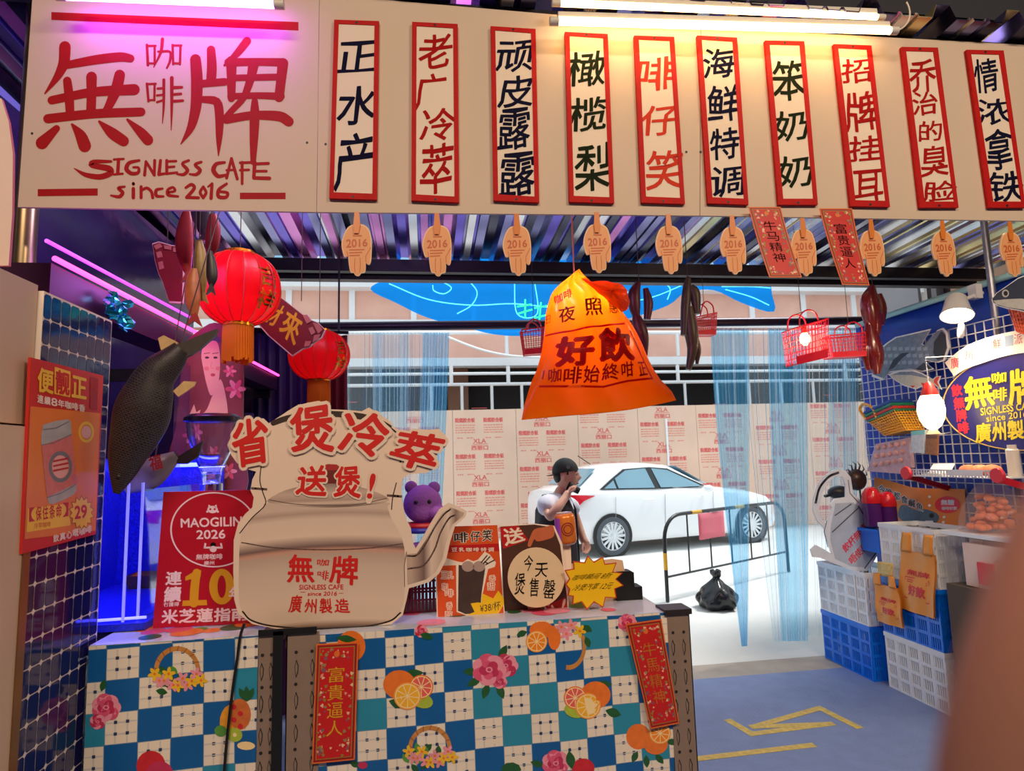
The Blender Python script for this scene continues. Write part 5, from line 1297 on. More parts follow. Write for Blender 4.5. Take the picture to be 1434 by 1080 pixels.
# black tissue box behind
mb = MB(); q = P(868, 845, Z=ZT); mb.box((q.x, q.y+0.03, ZT), (q.x+0.06, q.y+0.09, ZT+0.085), mat_black); mb.box((q.x+0.06, q.y+0.03, ZT), (q.x+0.085, q.y+0.09, ZT+0.04), mat_black); mb.box((q.x+0.006, q.y+0.036, ZT+0.085), (q.x+0.054, q.y+0.084, ZT+0.088), mat_dark)
solo('card_reader', mb, 'small black device behind the cream card at the counter end', 'device')
# red award sign at the left
YA = 1.93; PA = zfix(PY(YA), ZC+0.0118); cA = crop(220, 680, 5.4)
t = thing('award_sign', 'red award sign with white ring and gold 10 left of the kettle cut-out', 'sign', PA(285, 880))
mb = MB(); mb.card([(229,689),(362,686),(358,874),(214,880)], PA, 0.006, M('award_red', (184, 16, 44), rough=0.35, var=0.04)); obj('board', mb, t, False)
mat_aw = M('award_white', (246, 214, 232), rough=0.5); mat_ag = M('award_gold', (222, 160, 36), rough=0.4)
mb = MB(); c0 = cA([(430,335)])[0]; mb.ring(c0[0], c0[1], 330/5.4, 285/5.4, 2.2, PA, mat_aw, 0.0008, 60); obj('printed_ring', mb, t, False)
mb = MB()
mb.text('MAOGILIN', cA([(180,252),(640,235),(640,305),(182,318)]), PA, mat_aw, 0.0008, bold=0.035); mb.text('2026', cA([(300,340),(515,335),(515,400),(300,405)]), PA, mat_aw, 0.0008, bold=0.035)
mb.text('無牌咖啡', cA([(298,520),(495,515),(495,558),(295,562)]), PA, mat_aw, 0.0008, bold=0.02); mb.text('廣州', cA([(355,572),(432,570),(432,600),(355,603)]), PA, mat_aw, 0.0008, bold=0.02)
for ch, q in (('連', [(70,655),(187,648),(182,750),(65,752)]), ('續', [(58,770),(182,765),(178,875),(55,880)])): mb.text(ch, cA(q), PA, mat_aw, 0.0008, bold=0.035)
mb.text('冇獲得', cA([(50,885),(168,880),(165,912),(48,918)]), PA, mat_aw, 0.0008, bold=0.02)
for i, ch in enumerate('米芝蓮指南'): mb.text(ch, cA([(40+i*132,942-i*4),(158+i*132,938-i*4),(155+i*132,1038-i*5),(35+i*132,1045-i*5)]), PA, mat_aw, 0.0008, bold=0.035)
mb.text('年', cA([(548,770),(660,765),(655,860),(545,862)]), PA, mat_aw, 0.0012, bold=0.03)
obj('lettering', mb, t, False)
mb = MB(); mb.stroke(cA([(300,660,62),(285,760,66),(278,890,66)]), PA, mat_ag, 0.0010); mb.poly(cA([(195,870),(375,865),(380,905),(190,912)]), PA, mat_ag, 0.0011); mb.poly(cA([(215,690),(300,640),(335,640),(330,690),(215,720)]), PA, mat_ag, 0.0012)
q = [cA([(490+95*math.cos(2*PI*k/40), 765+135*math.sin(2*PI*k/40))])[0] for k in range(40)]; qi = [cA([(490+32*math.cos(2*PI*k/40), 765+85*math.sin(2*PI*k/40))])[0] for k in range(40)]
mb.add([PA(*p, 0.0010) for p in q+qi], [(k, (k+1) % 40, 40+(k+1) % 40, 40+k) for k in range(40)], mat_ag); obj('gold_number', mb, t, False)
mb = MB()    # small white emblems: a cat face, and a figure flexing its arms
cc = cA([(420,182)])[0]; mb.disc(cc[0], cc[1], 7.5, 5.2, PA, mat_aw, 0.0008, 18)
for sx in (-1, 1): mb.poly([(cc[0]+sx*6.5, cc[1]-1), (cc[0]+sx*5.5, cc[1]-7), (cc[0]+sx*1.5, cc[1]-4.5)], PA, mat_aw, 0.0008); mb.disc(cc[0]+sx*3, cc[1]-0.5, 1.6, 1.4, PA, M('award_red', (184, 16, 44)), 0.0011, 10); mb.disc(cc[0]+sx*7.5, cc[1]+3, 1.6, 1.6, PA, mat_aw, 0.0008, 8)
cc = cA([(425,470)])[0]; mb.disc(cc[0], cc[1]-4, 4, 3.5, PA, INK['black'], 0.0008, 12); mb.disc(cc[0], cc[1]+2, 5, 4.5, PA, mat_aw, 0.0009, 12)
for sx in (-1, 1): mb.line([(cc[0]+sx*4, cc[1]), (cc[0]+sx*12, cc[1]), (cc[0]+sx*11, cc[1]-5)], 2.6, PA, mat_aw, 0.0009)
obj('printed_emblem', mb, t, False)
# ================================================================ left end of the stall
def scale_mat(name, c1, c2, mort, sc=(26, 12)):
    m = bpy.data.materials.new(name); m.use_nodes = True; nt = m.node_tree; L = nt.links.new; bs = nt.nodes['Principled BSDF']; bs.inputs['Roughness'].default_value = 0.35
    uv = nt.nodes.new('ShaderNodeUVMap'); mp = nt.nodes.new('ShaderNodeMapping'); mp.inputs['Scale'].default_value = (sc[0], sc[1], 1)
    br = nt.nodes.new('ShaderNodeTexBrick'); br.inputs['Scale'].default_value = 1.0; br.inputs['Mortar Size'].default_value = 0.10; br.inputs['Mortar Smooth'].default_value = 0.6
    br.inputs['Brick Width'].default_value = 1.0; br.inputs['Row Height'].default_value = 0.7
    for k, c in (('Color1', c1), ('Color2', c2), ('Mortar', mort)): br.inputs[k].default_value = tuple(lin(x) for x in c)+(1,)
    L(uv.outputs[0], mp.inputs[0]); L(mp.outputs[0], br.inputs['Vector']); L(br.outputs['Color'], bs.inputs['Base Color'])
    bp = nt.nodes.new('ShaderNodeBump'); bp.inputs['Strength'].default_value = 0.6; bp.inputs['Distance'].default_value = 0.004; L(br.outputs['Fac'], bp.inputs['Height']); bp.invert = True; L(bp.outputs[0], bs.inputs['Normal'])
    return m
def fish3d(label, cat, name, sp, Y, mt, fin_mt, fins=(), thick=0.5, group=None, eye=None, hang=None, uvs=True, dY=0.0):
    pts = spline([Vector((u, v, hw)) for u, v, hw in sp], 5)
    k = len(pts)
    W = [P(p.x, p.y, Y=Y) for p in pts]
    t = thing(name, label, cat, min(W, key=lambda p: p.z), group)
    N = []
    for i in range(k):
        a, b = pts[max(0, i-1)], pts[min(k-1, i+1)]
        d = Vector((b.x-a.x, b.y-a.y)).normalized(); n = Vector((-d.y, d.x))
        q = P(pts[i].x+n.x*pts[i].z, pts[i].y+n.y*pts[i].z, Y=Y)-W[i]; N.append(q)
    mb = MB()
    def fn(s, v):
        f = v*(k-1); i = min(int(f), k-2); g = f-i
        c = W[i].lerp(W[i+1], g); n = N[i].lerp(N[i+1], g); a = 2*PI*s
        return c + n*math.cos(a) + Vector((0, n.length*thick*math.sin(a), 0))
    mb.grid(fn, 24, (k-1)*2, mt)
    obj('fish_body' if 'fish' in name or 'carp' in name else 'body', mb, t)
    for fn_, pl_pts in fins:
        mb = MB(); mb.slab([PY(Y)(u, v, 0.006) for u, v in pl_pts], [PY(Y)(u, v, -0.006) for u, v in pl_pts], fin_mt); obj(fn_, mb, t, False)
    if eye:
        i = max(1, int(k*0.12)); mb = MB(); mb.ell(W[i]+Vector((0, -N[i].length*thick*0.92, 0)), (eye, eye*0.5, eye), mat_black, 12, 8); obj('eye', mb, t)
    if hang:
        mb = MB(); a = P(hang[0], hang[1], Y=Y); ye = Y if Y > 2.05 else 2.5; mb.tube([a, Vector((a.x, ye, roof_z(ye)+0.004))], 0.002, mat_cord, 5); obj('hanging_cord', mb, t)
    return t
mat_cord = M('dark_cord', (70, 50, 44), rough=0.8)
mat_carp = scale_mat('carp_scales', (12, 10, 16), (34, 30, 40), (74, 66, 64), (34, 52))
mat_fin = M('carp_fin', (54, 44, 40), rough=0.5, var=0.4, scale=60); mat_fin2 = M('pale_fin', (196, 160, 110), rough=0.5, var=0.3, scale=60)
cp_ = fish3d('large dark carp model hanging head down beside the tiled pillar', 'fish model', 'carp_model', [(163,691,5),(171,662,19),(179,634,28),(190,605,36),(199,579,40),(207,555,36),(219,527,28),(240,505,20),(255,488,13)], 1.79, mat_carp, mat_fin,
       [('tail_fin', [(243,486),(262,478),(288,467),(305,461),(303,470),(284,487),(268,498),(258,502)])], 0.55, eye=0.007, hang=(252, 486))
mb = MB(); mb.slab([PY(1.79)(u, v, 0.004) for u, v in ((238,500),(226,490),(222,474),(230,470),(250,480))], [PY(1.79)(u, v, -0.004) for u, v in ((238,500),(226,490),(222,474),(230,470),(250,480))], mat_fin2); obj('tail_fin', mb, cp_, False)
mb = MB(); mb.slab([PY(1.76)(u, v, 0.003) for u, v in ((243,548),(258,534),(275,535),(272,541),(262,548),(250,556))], [PY(1.76)(u, v, -0.003) for u, v in ((243,548),(258,534),(275,535),(272,541),(262,548),(250,556))], mat_fin2); obj('pelvic_fin', mb, cp_, False)
mat_silver = M('silver_fish', (150, 140, 140), rough=0.3, metal=0.3, var=0.4, scale=25)
sf = fish3d('small silver fish model with a red square, behind the head of the dark carp', 'fish model', 'fish_model', [(176,688,4),(188,680,12),(205,668,20),(222,656,19),(238,645,12),(248,638,7)], 2.02, mat_silver, mat_fin, [('tail_fin', [(246,642),(262,632),(285,618),(278,640),(262,650),(250,650)])], 0.5, hang=(215, 655))
mb = MB(); mb.text('福', [(207,640),(224,636),(228,656),(212,660)], PY(1.965), M('label_red', (190, 40, 40)), 0.0, bold=0.03); obj('red_print', mb, sf, False)

# steel pole, purple acrylic strip, maroon shelf with pink light strip
mb = MB(); a = P(34, 340, Y=2.16); mb.tube([(a.x, 2.16, 0), (a.x, 2.16, 3.18)], 0.034, M('steel_pole', (150, 130, 100), rough=0.3, metal=0.9), 20); solo('steel_pole', mb, 'round bronze-grey steel pole behind the tiled pillar', 'pole')
XL = -0.97; PL = PX(XL, 1)
ya, yb = P(72, 362, X=XL).y, 4.20
zl0, zl1 = P(72, 362, X=XL).z, P(385, 524, X=XL).z
sh = thing('display_shelf', 'long maroon shelf box running back along the left wall with a pink light strip', 'shelf', (XL-0.15, 3.0, 2.0))
mb = MB(); mb.slab([(XL, ya, zl0-0.012), (XL, yb, zl1-0.012), (XL, yb, zl1-0.10), (XL, ya, zl0-0.10)], [(XL-0.12, ya, zl0-0.012), (XL-0.12, yb, zl1-0.012), (XL-0.12, yb, zl1-0.10), (XL-0.12, ya, zl0-0.10)], M('maroon_board', (56, 22, 56), rough=0.35)); obj('shelf_box', mb, sh, False)
for yk in (ya+0.3, 3.2, yb-0.1):
    mb = MB(); mb.box((-1.62, yk, zl1-0.16), (XL-0.02, yk+0.02, zl1-0.10), mat_dark); obj('bracket', mb, sh, False)
mb = MB(); mb.tube([(XL+0.008, ya, zl0), (XL+0.008, yb, zl1)], 0.0075, M('pink_led', (255, 120, 190), em=4.0, emc=(255, 60, 150), var=0), 8); obj('light_strip', mb, sh)
mb = MB(); mb.tube([(XL-0.10, ya+0.15, zl0+0.10), (XL-0.10, yb-1.2, zl1+0.10)], 0.006, M('violet_led', (220, 120, 255), em=1.6, emc=(200, 70, 255), var=0), 8); obj('light_strip', mb, sh)
mb = MB()
mb.grid(lambda s, t: Vector((XL+0.05-0.02*math.sin(s*9), 2.42+s*1.1, 2.02-0.16*s-t*(0.02)-0.50*t+0.02*math.sin(s*14+t*5))), 30, 16, MT('clear_violet_film', (150, 130, 220), 0.3, 0.75, rough=0.1)); o = solo('plastic_film', mb, 'clear violet plastic film hanging below the pink light strip on the left', 'film')
# crumpled cyan foil and a pale net under the shelf
mb = MB(); rg = random.Random(2); FO = PX(XL+0.012, 1)
nz = [[rg.random() for _ in range(12)] for _ in range(12)]
mb.grid(lambda s, t: FO(141+33*s+4*math.sin(t*9), 410+40*t-6*math.sin(s*7)+13*s, 0.03*nz[int(s*10.9)][int(t*10.9)]), 10, 10, M('cyan_foil', (60, 190, 235), rough=0.15, metal=0.8, var=0.4, scale=30)); o = solo('foil_decoration', mb, 'crumpled cyan foil hanging under the maroon shelf above the dark carp', 'decoration', smooth=False); o.modifiers.new('t', 'SOLIDIFY').thickness = 0.001
# display case with blue light
cs = thing('display_case', 'blue-lit clear display case behind the dark carp on the left counter', 'display case', (-1.0, 2.1, ZC+0.014))
mat_bglit = M('blue_glitter', (26, 40, 200), rough=0.35, var=0.6, scale=90, bump=0.3, bscale=200)
mb = MB(); mb.box((-1.17, 1.92, ZC+0.014), (-0.785, 2.56, ZC+0.034), mat_bglit); obj('base', mb, cs, False)
mb = MB(); mb.box((-1.165, 1.93, 0), (-0.885, 2.55, ZC+0.0135), mat_dark); obj('plinth', mb, cs, False)
mb = MB(); mb.box((-1.17, 2.562, ZC+0.014), (-0.785, 2.575, ZC+0.50), mat_bglit); obj('back_panel', mb, cs, False)
mb = MB(); mb.box((-1.17, 1.92, ZC+0.035), (-1.155, 2.562, ZC+0.50), mat_bglit); obj('side_panel', mb, cs, False)
mat_acr = M('clear_acrylic', (225, 228, 255), rough=0.02, trans=1.0, var=0)
mb = MB(); xa_ = P(195, 780, Y=1.95).x; mb.box((xa_-0.003, 1.96, ZC+0.036), (xa_+0.003, 2.55, ZC+0.40), mat_acr); obj('acrylic_divider', mb, cs, False)
for x, y in ((xa_, 1.956), (P(176, 780, Y=1.93).x, 1.93)):
    mb = MB(); mb.box((x-0.003, y-0.003, ZC+0.036), (x+0.003, y+0.003, ZC+0.42), M('acrylic_edge', (170, 180, 255), rough=0.2, em=0.5, emc=(120, 120, 255))); obj('acrylic_edge', mb, cs, False)
mb = MB(); mb.tube([(-1.15, 2.545, ZC+0.47), (-0.79, 2.545, ZC+0.47)], 0.008, M('blue_led', (140, 150, 255), em=14.0, emc=(50, 60, 255), var=0), 8); obj('light_strip', mb, cs)
mb = MB(); mb.tube([(-1.15, 1.935, ZC+0.040), (-0.79, 1.935, ZC+0.045)], 0.004, M('blue_led2', (140, 150, 255), em=8.0, emc=(60, 60, 255), var=0), 8); obj('light_strip', mb, cs)
mb = MB(); mb.box((-1.17, 2.52, ZC+0.488), (-0.785, 2.562, ZC+0.50), mat_dark); obj('top_rail', mb, cs, False)
a = P(208, 822, Z=ZC+0.0345); tr = thing('gold_tray', 'gold tray inside the blue-lit display case', 'tray', a)
mb = MB(); mat_gold = M('gold_metal', (214, 150, 70), rough=0.25, metal=0.9)
fr_ = [(a.x-0.055, a.y-0.03, a.z), (a.x+0.045, a.y-0.03, a.z), (a.x+0.045, a.y+0.06, a.z), (a.x-0.055, a.y+0.06, a.z)]; up = [(a.x-0.068, a.y-0.04, a.z+0.045), (a.x+0.058, a.y-0.04, a.z+0.045), (a.x+0.058, a.y+0.07, a.z+0.045), (a.x-0.068, a.y+0.07, a.z+0.045)]
mb.add(fr_+up, [(3,2,1,0),(0,1,5,4),(1,2,6,5),(2,3,7,6),(3,0,4,7)], mat_gold); o = obj('tray_pan', mb, tr, False); o.modifiers.new('t', 'SOLIDIFY').thickness = 0.003
# clear blender with black lid
a = P(296, 676, Y=2.13); bl = thing('blender', 'clear blender jug with a black lid behind the red award sign', 'blender', (a.x, 2.13, ZC+0.012))
mat_jug = M('clear_jug', (240, 236, 255), rough=0.03, trans=0.95, var=0)
zb_, zl_ = a.z, P(296, 592, Y=2.13).z; sc2 = 2.13/870
mb = MB(); mb.lathe([(0.026, zb_-a.z), (0.030, 0.03), (0.055, 0.09), (0.074, 0.15), (0.078, zl_-a.z), (0.075, zl_-a.z), (0.070, 0.15), (0.050, 0.09), (0.026, 0.035), (0.0, 0.03)], (a.x, 2.13, a.z), mat_jug, 32); obj('jug', mb, bl)
mb = MB(); mb.lathe([(0.078, 0), (0.086, 0.004), (0.086, 0.016), (0.070, 0.026), (0.02, 0.03)], (a.x, 2.13, zl_), M('black_lid', (26, 22, 40), rough=0.25), 32); obj('lid', mb, bl)
mb = MB(); mb.lathe([(0.035, 0), (0.035, 0.03), (0.028, 0.034)], (a.x, 2.13, a.z-0.034), M('chrome', (210, 210, 220), rough=0.15, metal=1.0), 24); obj('coupling', mb, bl)
mb = MB(); h_ = a.z-0.034-(ZC+0.012); mb.lathe([(0.085, 0), (0.085, 0.02), (0.070, h_*0.7), (0.055, h_)], (a.x, 2.13, ZC+0.012), M('black_lid', (26, 22, 40)), 28); obj('motor_base', mb, bl)
mb = MB(); mb.tube(bezier((a.x+0.076, 2.13, zl_-0.01), (a.x+0.13, 2.13, zl_-0.02), (a.x+0.12, 2.13, zl_-0.10), (a.x+0.066, 2.13, zl_-0.10), 10), 0.008, mat_jug, 8); obj('handle', mb, bl)

# printed cut-out poster of a child with lotus flowers
YBb = 2.62; PBb = PY(YBb); cP = crop(120, 420, 5.4)
t = thing('cutout_poster', 'tall printed cut-out of a smiling child with pink lotus behind the blender', 'poster', PBb(295, 700))
mb = MB(); mb.card(closed_spline([(262,478),(280,462),(300,452),(326,462),(340,500),(340,600),(342,700),(262,702),(240,690),(236,640),(246,600),(252,540),(256,505)], 3), PBb, 0.01, M('poster_wine', (128, 58, 62), rough=0.4, var=0.3, scale=14)); obj('board', mb, t, False)
mat_ps = M('printed_skin', (232, 182, 160), rough=0.5, var=0.06); mat_ph = M('printed_hair', (70, 80, 110), rough=0.5); mat_pf = M('printed_feature', (110, 50, 46), rough=0.5); mat_cheek = M('printed_cheek', (226, 140, 128), rough=0.5)
mb = MB()
mb.poly(closed_spline(cP([(862,340),(890,285),(950,258),(1012,285),(1016,325),(960,312),(900,345),(878,420),(864,400)]), 4), PBb, mat_ph, 0.0004)
mb.poly(closed_spline(cP([(875,420),(900,340),(980,310),(1012,380),(1015,520),(1000,640),(950,725),(915,640),(890,520)]), 4), PBb, mat_ps, 0.0008)
for x, y in ((918, 437), (982, 437)): mb.disc(*cP([(x, y)])[0], 3.0, 1.7, PBb, mat_kd, 0.0011, 12); mb.line(cP([(x-22, y-30), (x+20, y-36)]), 1.0, PBb, mat_pf, 0.0011)
mb.line(cP([(955,470),(945,515),(970,520)]), 0.8, PBb, mat_cheek, 0.0011); mb.disc(*cP([(963, 568)])[0], 3.4, 2.2, PBb, M('printed_mouth', (190, 70, 70)), 0.0011, 12)
for x, y in ((915, 520), (1000, 520)): mb.disc(*cP([(x, y)])[0], 3.5, 3, PBb, mat_cheek, 0.0010, 12)
mb.poly(closed_spline(cP([(960,720),(1020,600),(1065,760),(1070,900),(1000,930),(820,920),(790,880),(900,850)]), 4), PBb, mat_ps, 0.0006); mb.poly(cP([(780,880),(820,790),(838,850),(870,830),(850,900)]), PBb, mat_ps, 0.0009)
for u, v, r in ((330, 545, 14), (322, 520, 9), (265, 660, 16), (282, 690, 15), (300, 640, 13), (320, 660, 12), (268, 610, 12)):
    for k in range(6): a_ = 2*PI*k/6; mb.disc(u+r*0.5*math.cos(a_), v+r*0.5*math.sin(a_), r*0.55, r*0.25, PBb, FR['rose' if k % 2 else 'rose_light'], 0.0012+0.00003*k, 12, a_)
obj('printed_picture', mb, t, False)

# lanterns
mat_lant = MT('red_lantern_cloth', (206, 12, 26), 0.6); mat_lrib = M('lantern_rib', (196, 60, 30), rough=0.4); mat_lgold = M('lantern_gold', (230, 150, 40), rough=0.25, metal=0.8)
mat_tass = MT('orange_tassel', (250, 158, 24), 0.5)
nb = _M['red_lantern_cloth'].node_tree.nodes['Principled BSDF']; nb.inputs['Emission Color'].default_value = (1, 0.015, 0.02, 1); nb.inputs['Emission Strength'].default_value = 0.03
def lantern(label, u, v, rx, rz, Y, ten, gold_txt=None):
    c = P(u, v, Y=Y); k = (P(u+1, v, Y=Y)-c).length; a, b = rx*k, rz*k
    t = thing('lantern', label, 'lantern', (c.x, c.y, c.z-b), 'red hanging lanterns')
    mb = MB(); n = 16
    def fn(s, w):
        th = 0.32+(PI-0.64)*w; an = 2*PI*s; rr = 1-0.035*abs(math.sin(an*n/2))
        return c + Vector((a*math.sin(th)**0.85*math.cos(an)*rr, a*math.sin(th)**0.85*math.sin(an)*rr, b*math.cos(th)/math.cos(0.32)))
    mb.grid(fn, n*6, 20, mat_lant); obj('shade', mb, t)
    mb = MB()
    for i in range(n):
        s = i/n; mb.tube([c+(fn(s, w/14)-c)*1.012 for w in range(15)], 0.0016, mat_lrib, 5)
    obj('ribs', mb, t)
    for sg in (1, -1):
        mb = MB(); mb.lathe([(a*0.34, b*0.95*sg), (a*0.37, b*0.99*sg), (a*0.37, b*1.08*sg), (a*0.30, b*1.10*sg)], c, mat_lgold, 24); obj('collar', mb, t)
    mb = MB()
    rg = random.Random(4)
    for i in range(34):
        an = 2*PI*i/34; l = ten*k*(0.92+0.16*rg.random()); r = a*0.33
        mb.bar(c+Vector((r*math.cos(an), r*math.sin(an), -b*1.06)), c+Vector((r*1.04*math.cos(an+0.05), r*1.04*math.sin(an+0.05), -b*1.06-l)), 0.010, 0.004, mat_tass)
    obj('tassel', mb, t, False)
    mb = MB(); pc = lambda x, y, o=0.0: fn(0.75+x, y)+(fn(0.75+x, y)-c)*0.012
    for ch, y0 in (('吉', 0.30), ('祥', 0.56)):
        for dx in (0.17,): mb.text(ch, (dx-0.05, y0, dx+0.05, y0+0.22), pc, mat_lgold, 0, bold=0.02)
    obj('gold_print', mb, t, False)
    mb = MB(); mb.tube([c+Vector((0, 0, b*1.08)), Vector((c.x, c.y, roof_z(Y)+0.004))], 0.002, mat_cord, 5); obj('hanging_cord', mb, t)
    mb = MB(); mb.ell(c, (0.02, 0.02, 0.03), M('lantern_bulb', (255, 220, 160), em=3.0, emc=(255, 150, 70), var=0), 10, 8); obj('bulb', mb, t)
    lamp('lantern_light', 'POINT', c+Vector((0, 0, -0.01)), 1.3*(rx/57)**2, (1.0, 0.42, 0.22), 0.04)
lantern('larger red lantern with an orange fringe, hung left below the shop name', 335, 405, 58, 52, 2.45, 52)
lantern('smaller red lantern further back, above the kettle cut-out', 447, 498, 43, 35, 3.1, 34)
# maroon plaques with ornate corners
mat_pq = M('plaque_maroon', (124, 30, 34), rough=0.4, var=0.15); mat_pqr = M('plaque_rim', (222, 190, 170), rough=0.5); mat_pqo = M('plaque_ornament', (190, 110, 96), rough=0.5); mat_pqg = M('plaque_gold', (226, 180, 40), rough=0.4, metal=0.2)
def plaque(label, out, orn, Y, chars):
    pl = PY(Y); t = thing('plaque', label, 'plaque', pl(*max(out, key=lambda p: p[1])), 'maroon plaques by the lanterns')
    mb = MB(); mb.card(out, pl, 0.012, mat_pqr); obj('board', mb, t, False)
    cx = sum(p[0] for p in out)/len(out); cy = sum(p[1] for p in out)/len(out)
    mb = MB(); mb.poly([(cx+(p[0]-cx)*0.955, cy+(p[1]-cy)*0.955) for p in out], pl, mat_pq, 0.0006); obj('maroon_face', mb, t, False)
    mb = MB()
    for q in orn: mb.card(q, pl, 0.004, mat_pqo, o=0.005)
    obj('corner_ornament', mb, t, False)
    mb = MB()
    for ch, q in chars: mb.text(ch, q, pl, mat_pqg, 0.0012, bold=0.025)
    obj('lettering', mb, t, False)
    mb = MB(); a = pl(cx, min(p[1] for p in out)+6, -0.01); mb.tube([a, Vector((a.x, a.y, roof_z(Y)+0.004))], 0.002, mat_cord, 5); obj('hanging_cord', mb, t)
plaque('tilted maroon plaque with the gold character 來 between the two lanterns', [(392,415),(424,440),(431,441),(436,448),(446,452),(456,462),(451,473),(440,480),(434,486),(424,489),(409,499),(375,470),(360,453)],
       [[(424,442),(430,441),(436,450),(430,454)],[(438,452),(446,454),(452,462),(446,468)],[(440,470),(449,468),(446,476),(438,480)],[(428,478),(436,478),(434,485),(426,486)],[(432,460),(438,458),(442,466),(436,470)]], 2.75,
       [('來', [(404,432),(426,446),(412,486),(390,464)]), ('財', [(383,424),(400,430),(386,458),(362,448)])])
plaque('tilted maroon plaque with lattice corner left behind the hanging fish', [(213,341),(222,338),(240,343),(258,346),(256,425),(237,424),(228,396),(222,384),(217,366)],
       [[(216,345),(224,341),(228,346),(219,350)],[(230,344),(240,345),(240,350),(231,349)],[(219,354),(226,352),(228,360),(221,362)],[(222,368),(228,366),(230,376),(224,378)],[(243,347),(252,348),(252,354),(243,353)]], 2.6, [])
# cluster of hanging dried fish
mat_dr = M('dried_red', (150, 26, 26), rough=0.4, var=0.35, scale=30); mat_dg = M('dried_gold_fish', (150, 120, 60), rough=0.4, var=0.4, scale=40); mat_dk = M('dried_black_fish', (36, 32, 38), rough=0.4, var=0.3, scale=40)
Yd = 2.22; g_ = 'hanging fish ornaments at the left lantern'
fish3d('long red fish ornament hanging left of the others, above the larger lantern', 'fish ornament', 'fish_ornament', [(262,292,4),(260,312,10),(258,340,13),(260,368,9),(264,384,4)], Yd, mat_dr, mat_dr, [('tail_fin', [(262,380),(254,396),(264,391),(274,398),(267,380)])], 0.5, g_, hang=(262, 294))
fish3d('black fish ornament at the top, half behind the sign bottom', 'fish ornament', 'fish_ornament', [(288,284,6),(286,300,11),(284,318,9),(286,330,4)], Yd+0.05, mat_dk, mat_dk, [('tail_fin', [(285,326),(276,340),(286,336),(296,342),(289,326)])], 0.5, g_, hang=(288, 290))
fish3d('red fish ornament hanging in the middle beside the gold one', 'fish ornament', 'fish_ornament', [(298,300,5),(299,320,10),(297,342,10),(294,358,4)], Yd-0.04, mat_dr, mat_dr, [('tail_fin', [(293,354),(284,366),(294,364),(303,368),(297,354)])], 0.5, g_, hang=(298, 302))
fish3d('greenish gold fish ornament hanging in front of the larger lantern', 'fish ornament', 'fish_ornament', [(279,336,4),(280,356,9),(281,380,10),(283,404,6),(284,414,3)], Yd-0.10, mat_dg, mat_dg, [('tail_fin', [(282,410),(275,424),(284,420),(292,426),(287,410)])], 0.5, g_, hang=(279, 338))
fish3d('small dark fish ornament on the front of the larger lantern', 'fish ornament', 'fish_ornament', [(294,352,3),(296,368,7),(297,388,8),(296,402,3)], Yd-0.16, mat_dk, mat_dk, [('tail_fin', [(295,398),(289,413),(296,408),(302,414),(298,398)])], 0.5, g_, hang=(294, 353))
fish3d('lowest orange-brown fish ornament left of the larger lantern', 'fish ornament', 'fish_ornament', [(272,376,4),(270,396,10),(270,420,11),(272,442,5)], Yd-0.12, M('dried_orange', (176, 96, 50), rough=0.4, var=0.4, scale=40), mat_dr, [('tail_fin', [(270,438),(262,456),(272,450),(283,458),(275,438)])], 0.5, g_, hang=(272, 378))
# maroon and purple drapes at the back
def drape(label, u0, u1, v0, v1, Y, mt, fr):
    mb = MB(); mb.grid(lambda s, t: P(u0+(u1-u0)*s, v0+(v1-v0)*t, Y=Y)+Vector((0, 0.03*math.sin(s*2*PI*fr)*(0.4+0.6*t), 0)), fr*8, 10, mt)
    o = solo('drape', mb, label, 'curtain', 'dark drapes at the back left'); o.modifiers.new('t', 'SOLIDIFY').thickness = 0.004
mb = MB(); q0, q1 = P(350, 461, Y=4.25), P(488, 466, Y=4.25); mb.tube([q0, q1], 0.012, mat_dark, 8)
for q in (q0.lerp(q1, 0.1), q0.lerp(q1, 0.9)): mb.bar(q, (q.x, 4.25 if q.x > -0.62 else 4.38, q.z if q.x <= -0.62 else roof_z(4.25)+0.004), 0.012, 0.012, mat_dark)
solo('drape_rod', mb, 'dark rod carrying the dark drapes behind the lanterns', 'rod')
drape('wine red drape behind the smaller lantern', 440, 486, 470, 860, 4.20, M('wine_cloth', (110, 16, 34), rough=0.6, var=0.3), 4)
drape('dark purple drape between the two lanterns', 352, 440, 462, 860, 4.30, M('purple_cloth', (52, 28, 96), rough=0.5, var=0.3), 6)
# purple plush on a maroon basket behind the kettle spout
YPl = 2.03; a = P(592, 706, Y=YPl); k = (P(593, 706, Y=YPl)-a).length
t = thing('plush_toy', 'purple plush animal with a red and blue collar behind the kettle spout', 'toy', P(585, 800, Y=YPl))
mat_pl = M('purple_plush', (150, 86, 186), rough=0.8, var=0.2, bump=0.3, bscale=90)
mb = MB(); mb.ell(a, (27*k, 24*k, 27*k), mat_pl, 24, 16); obj('head', mb, t)
for du, dv in ((-16, -24), (16, -22)): mb = MB(); mb.ell(a+Vector((du*k, 0, -dv*k)), (9*k, 6*k, 9*k), mat_pl, 14, 10); obj('ear', mb, t)
mb = MB(); mb.ell(a+Vector((18*k, -10*k, -10*k)), (13*k, 15*k, 11*k), mat_pl, 18, 12); obj('muzzle', mb, t)
for du in (-9, 9): mb = MB(); mb.ell(a+Vector((du*k, -22*k, 4*k)), (3*k, 2*k, 3*k), mat_black, 10, 8); obj('eye', mb, t)
mb = MB(); mb.tube([a+Vector((22*k*math.cos(2*PI*i/20), 18*k*math.sin(2*PI*i/20), -29*k)) for i in range(20)], 4*k, M('collar_red', (190, 30, 40)), 8, True); mb.tube([a+Vector((24*k*math.cos(2*PI*i/20), 20*k*math.sin(2*PI*i/20), -35*k)) for i in range(20)], 4*k, M('collar_blue', (40, 50, 180)), 8, True); obj('collar', mb, t)
zpb = P(585, 775, Y=YPl).z
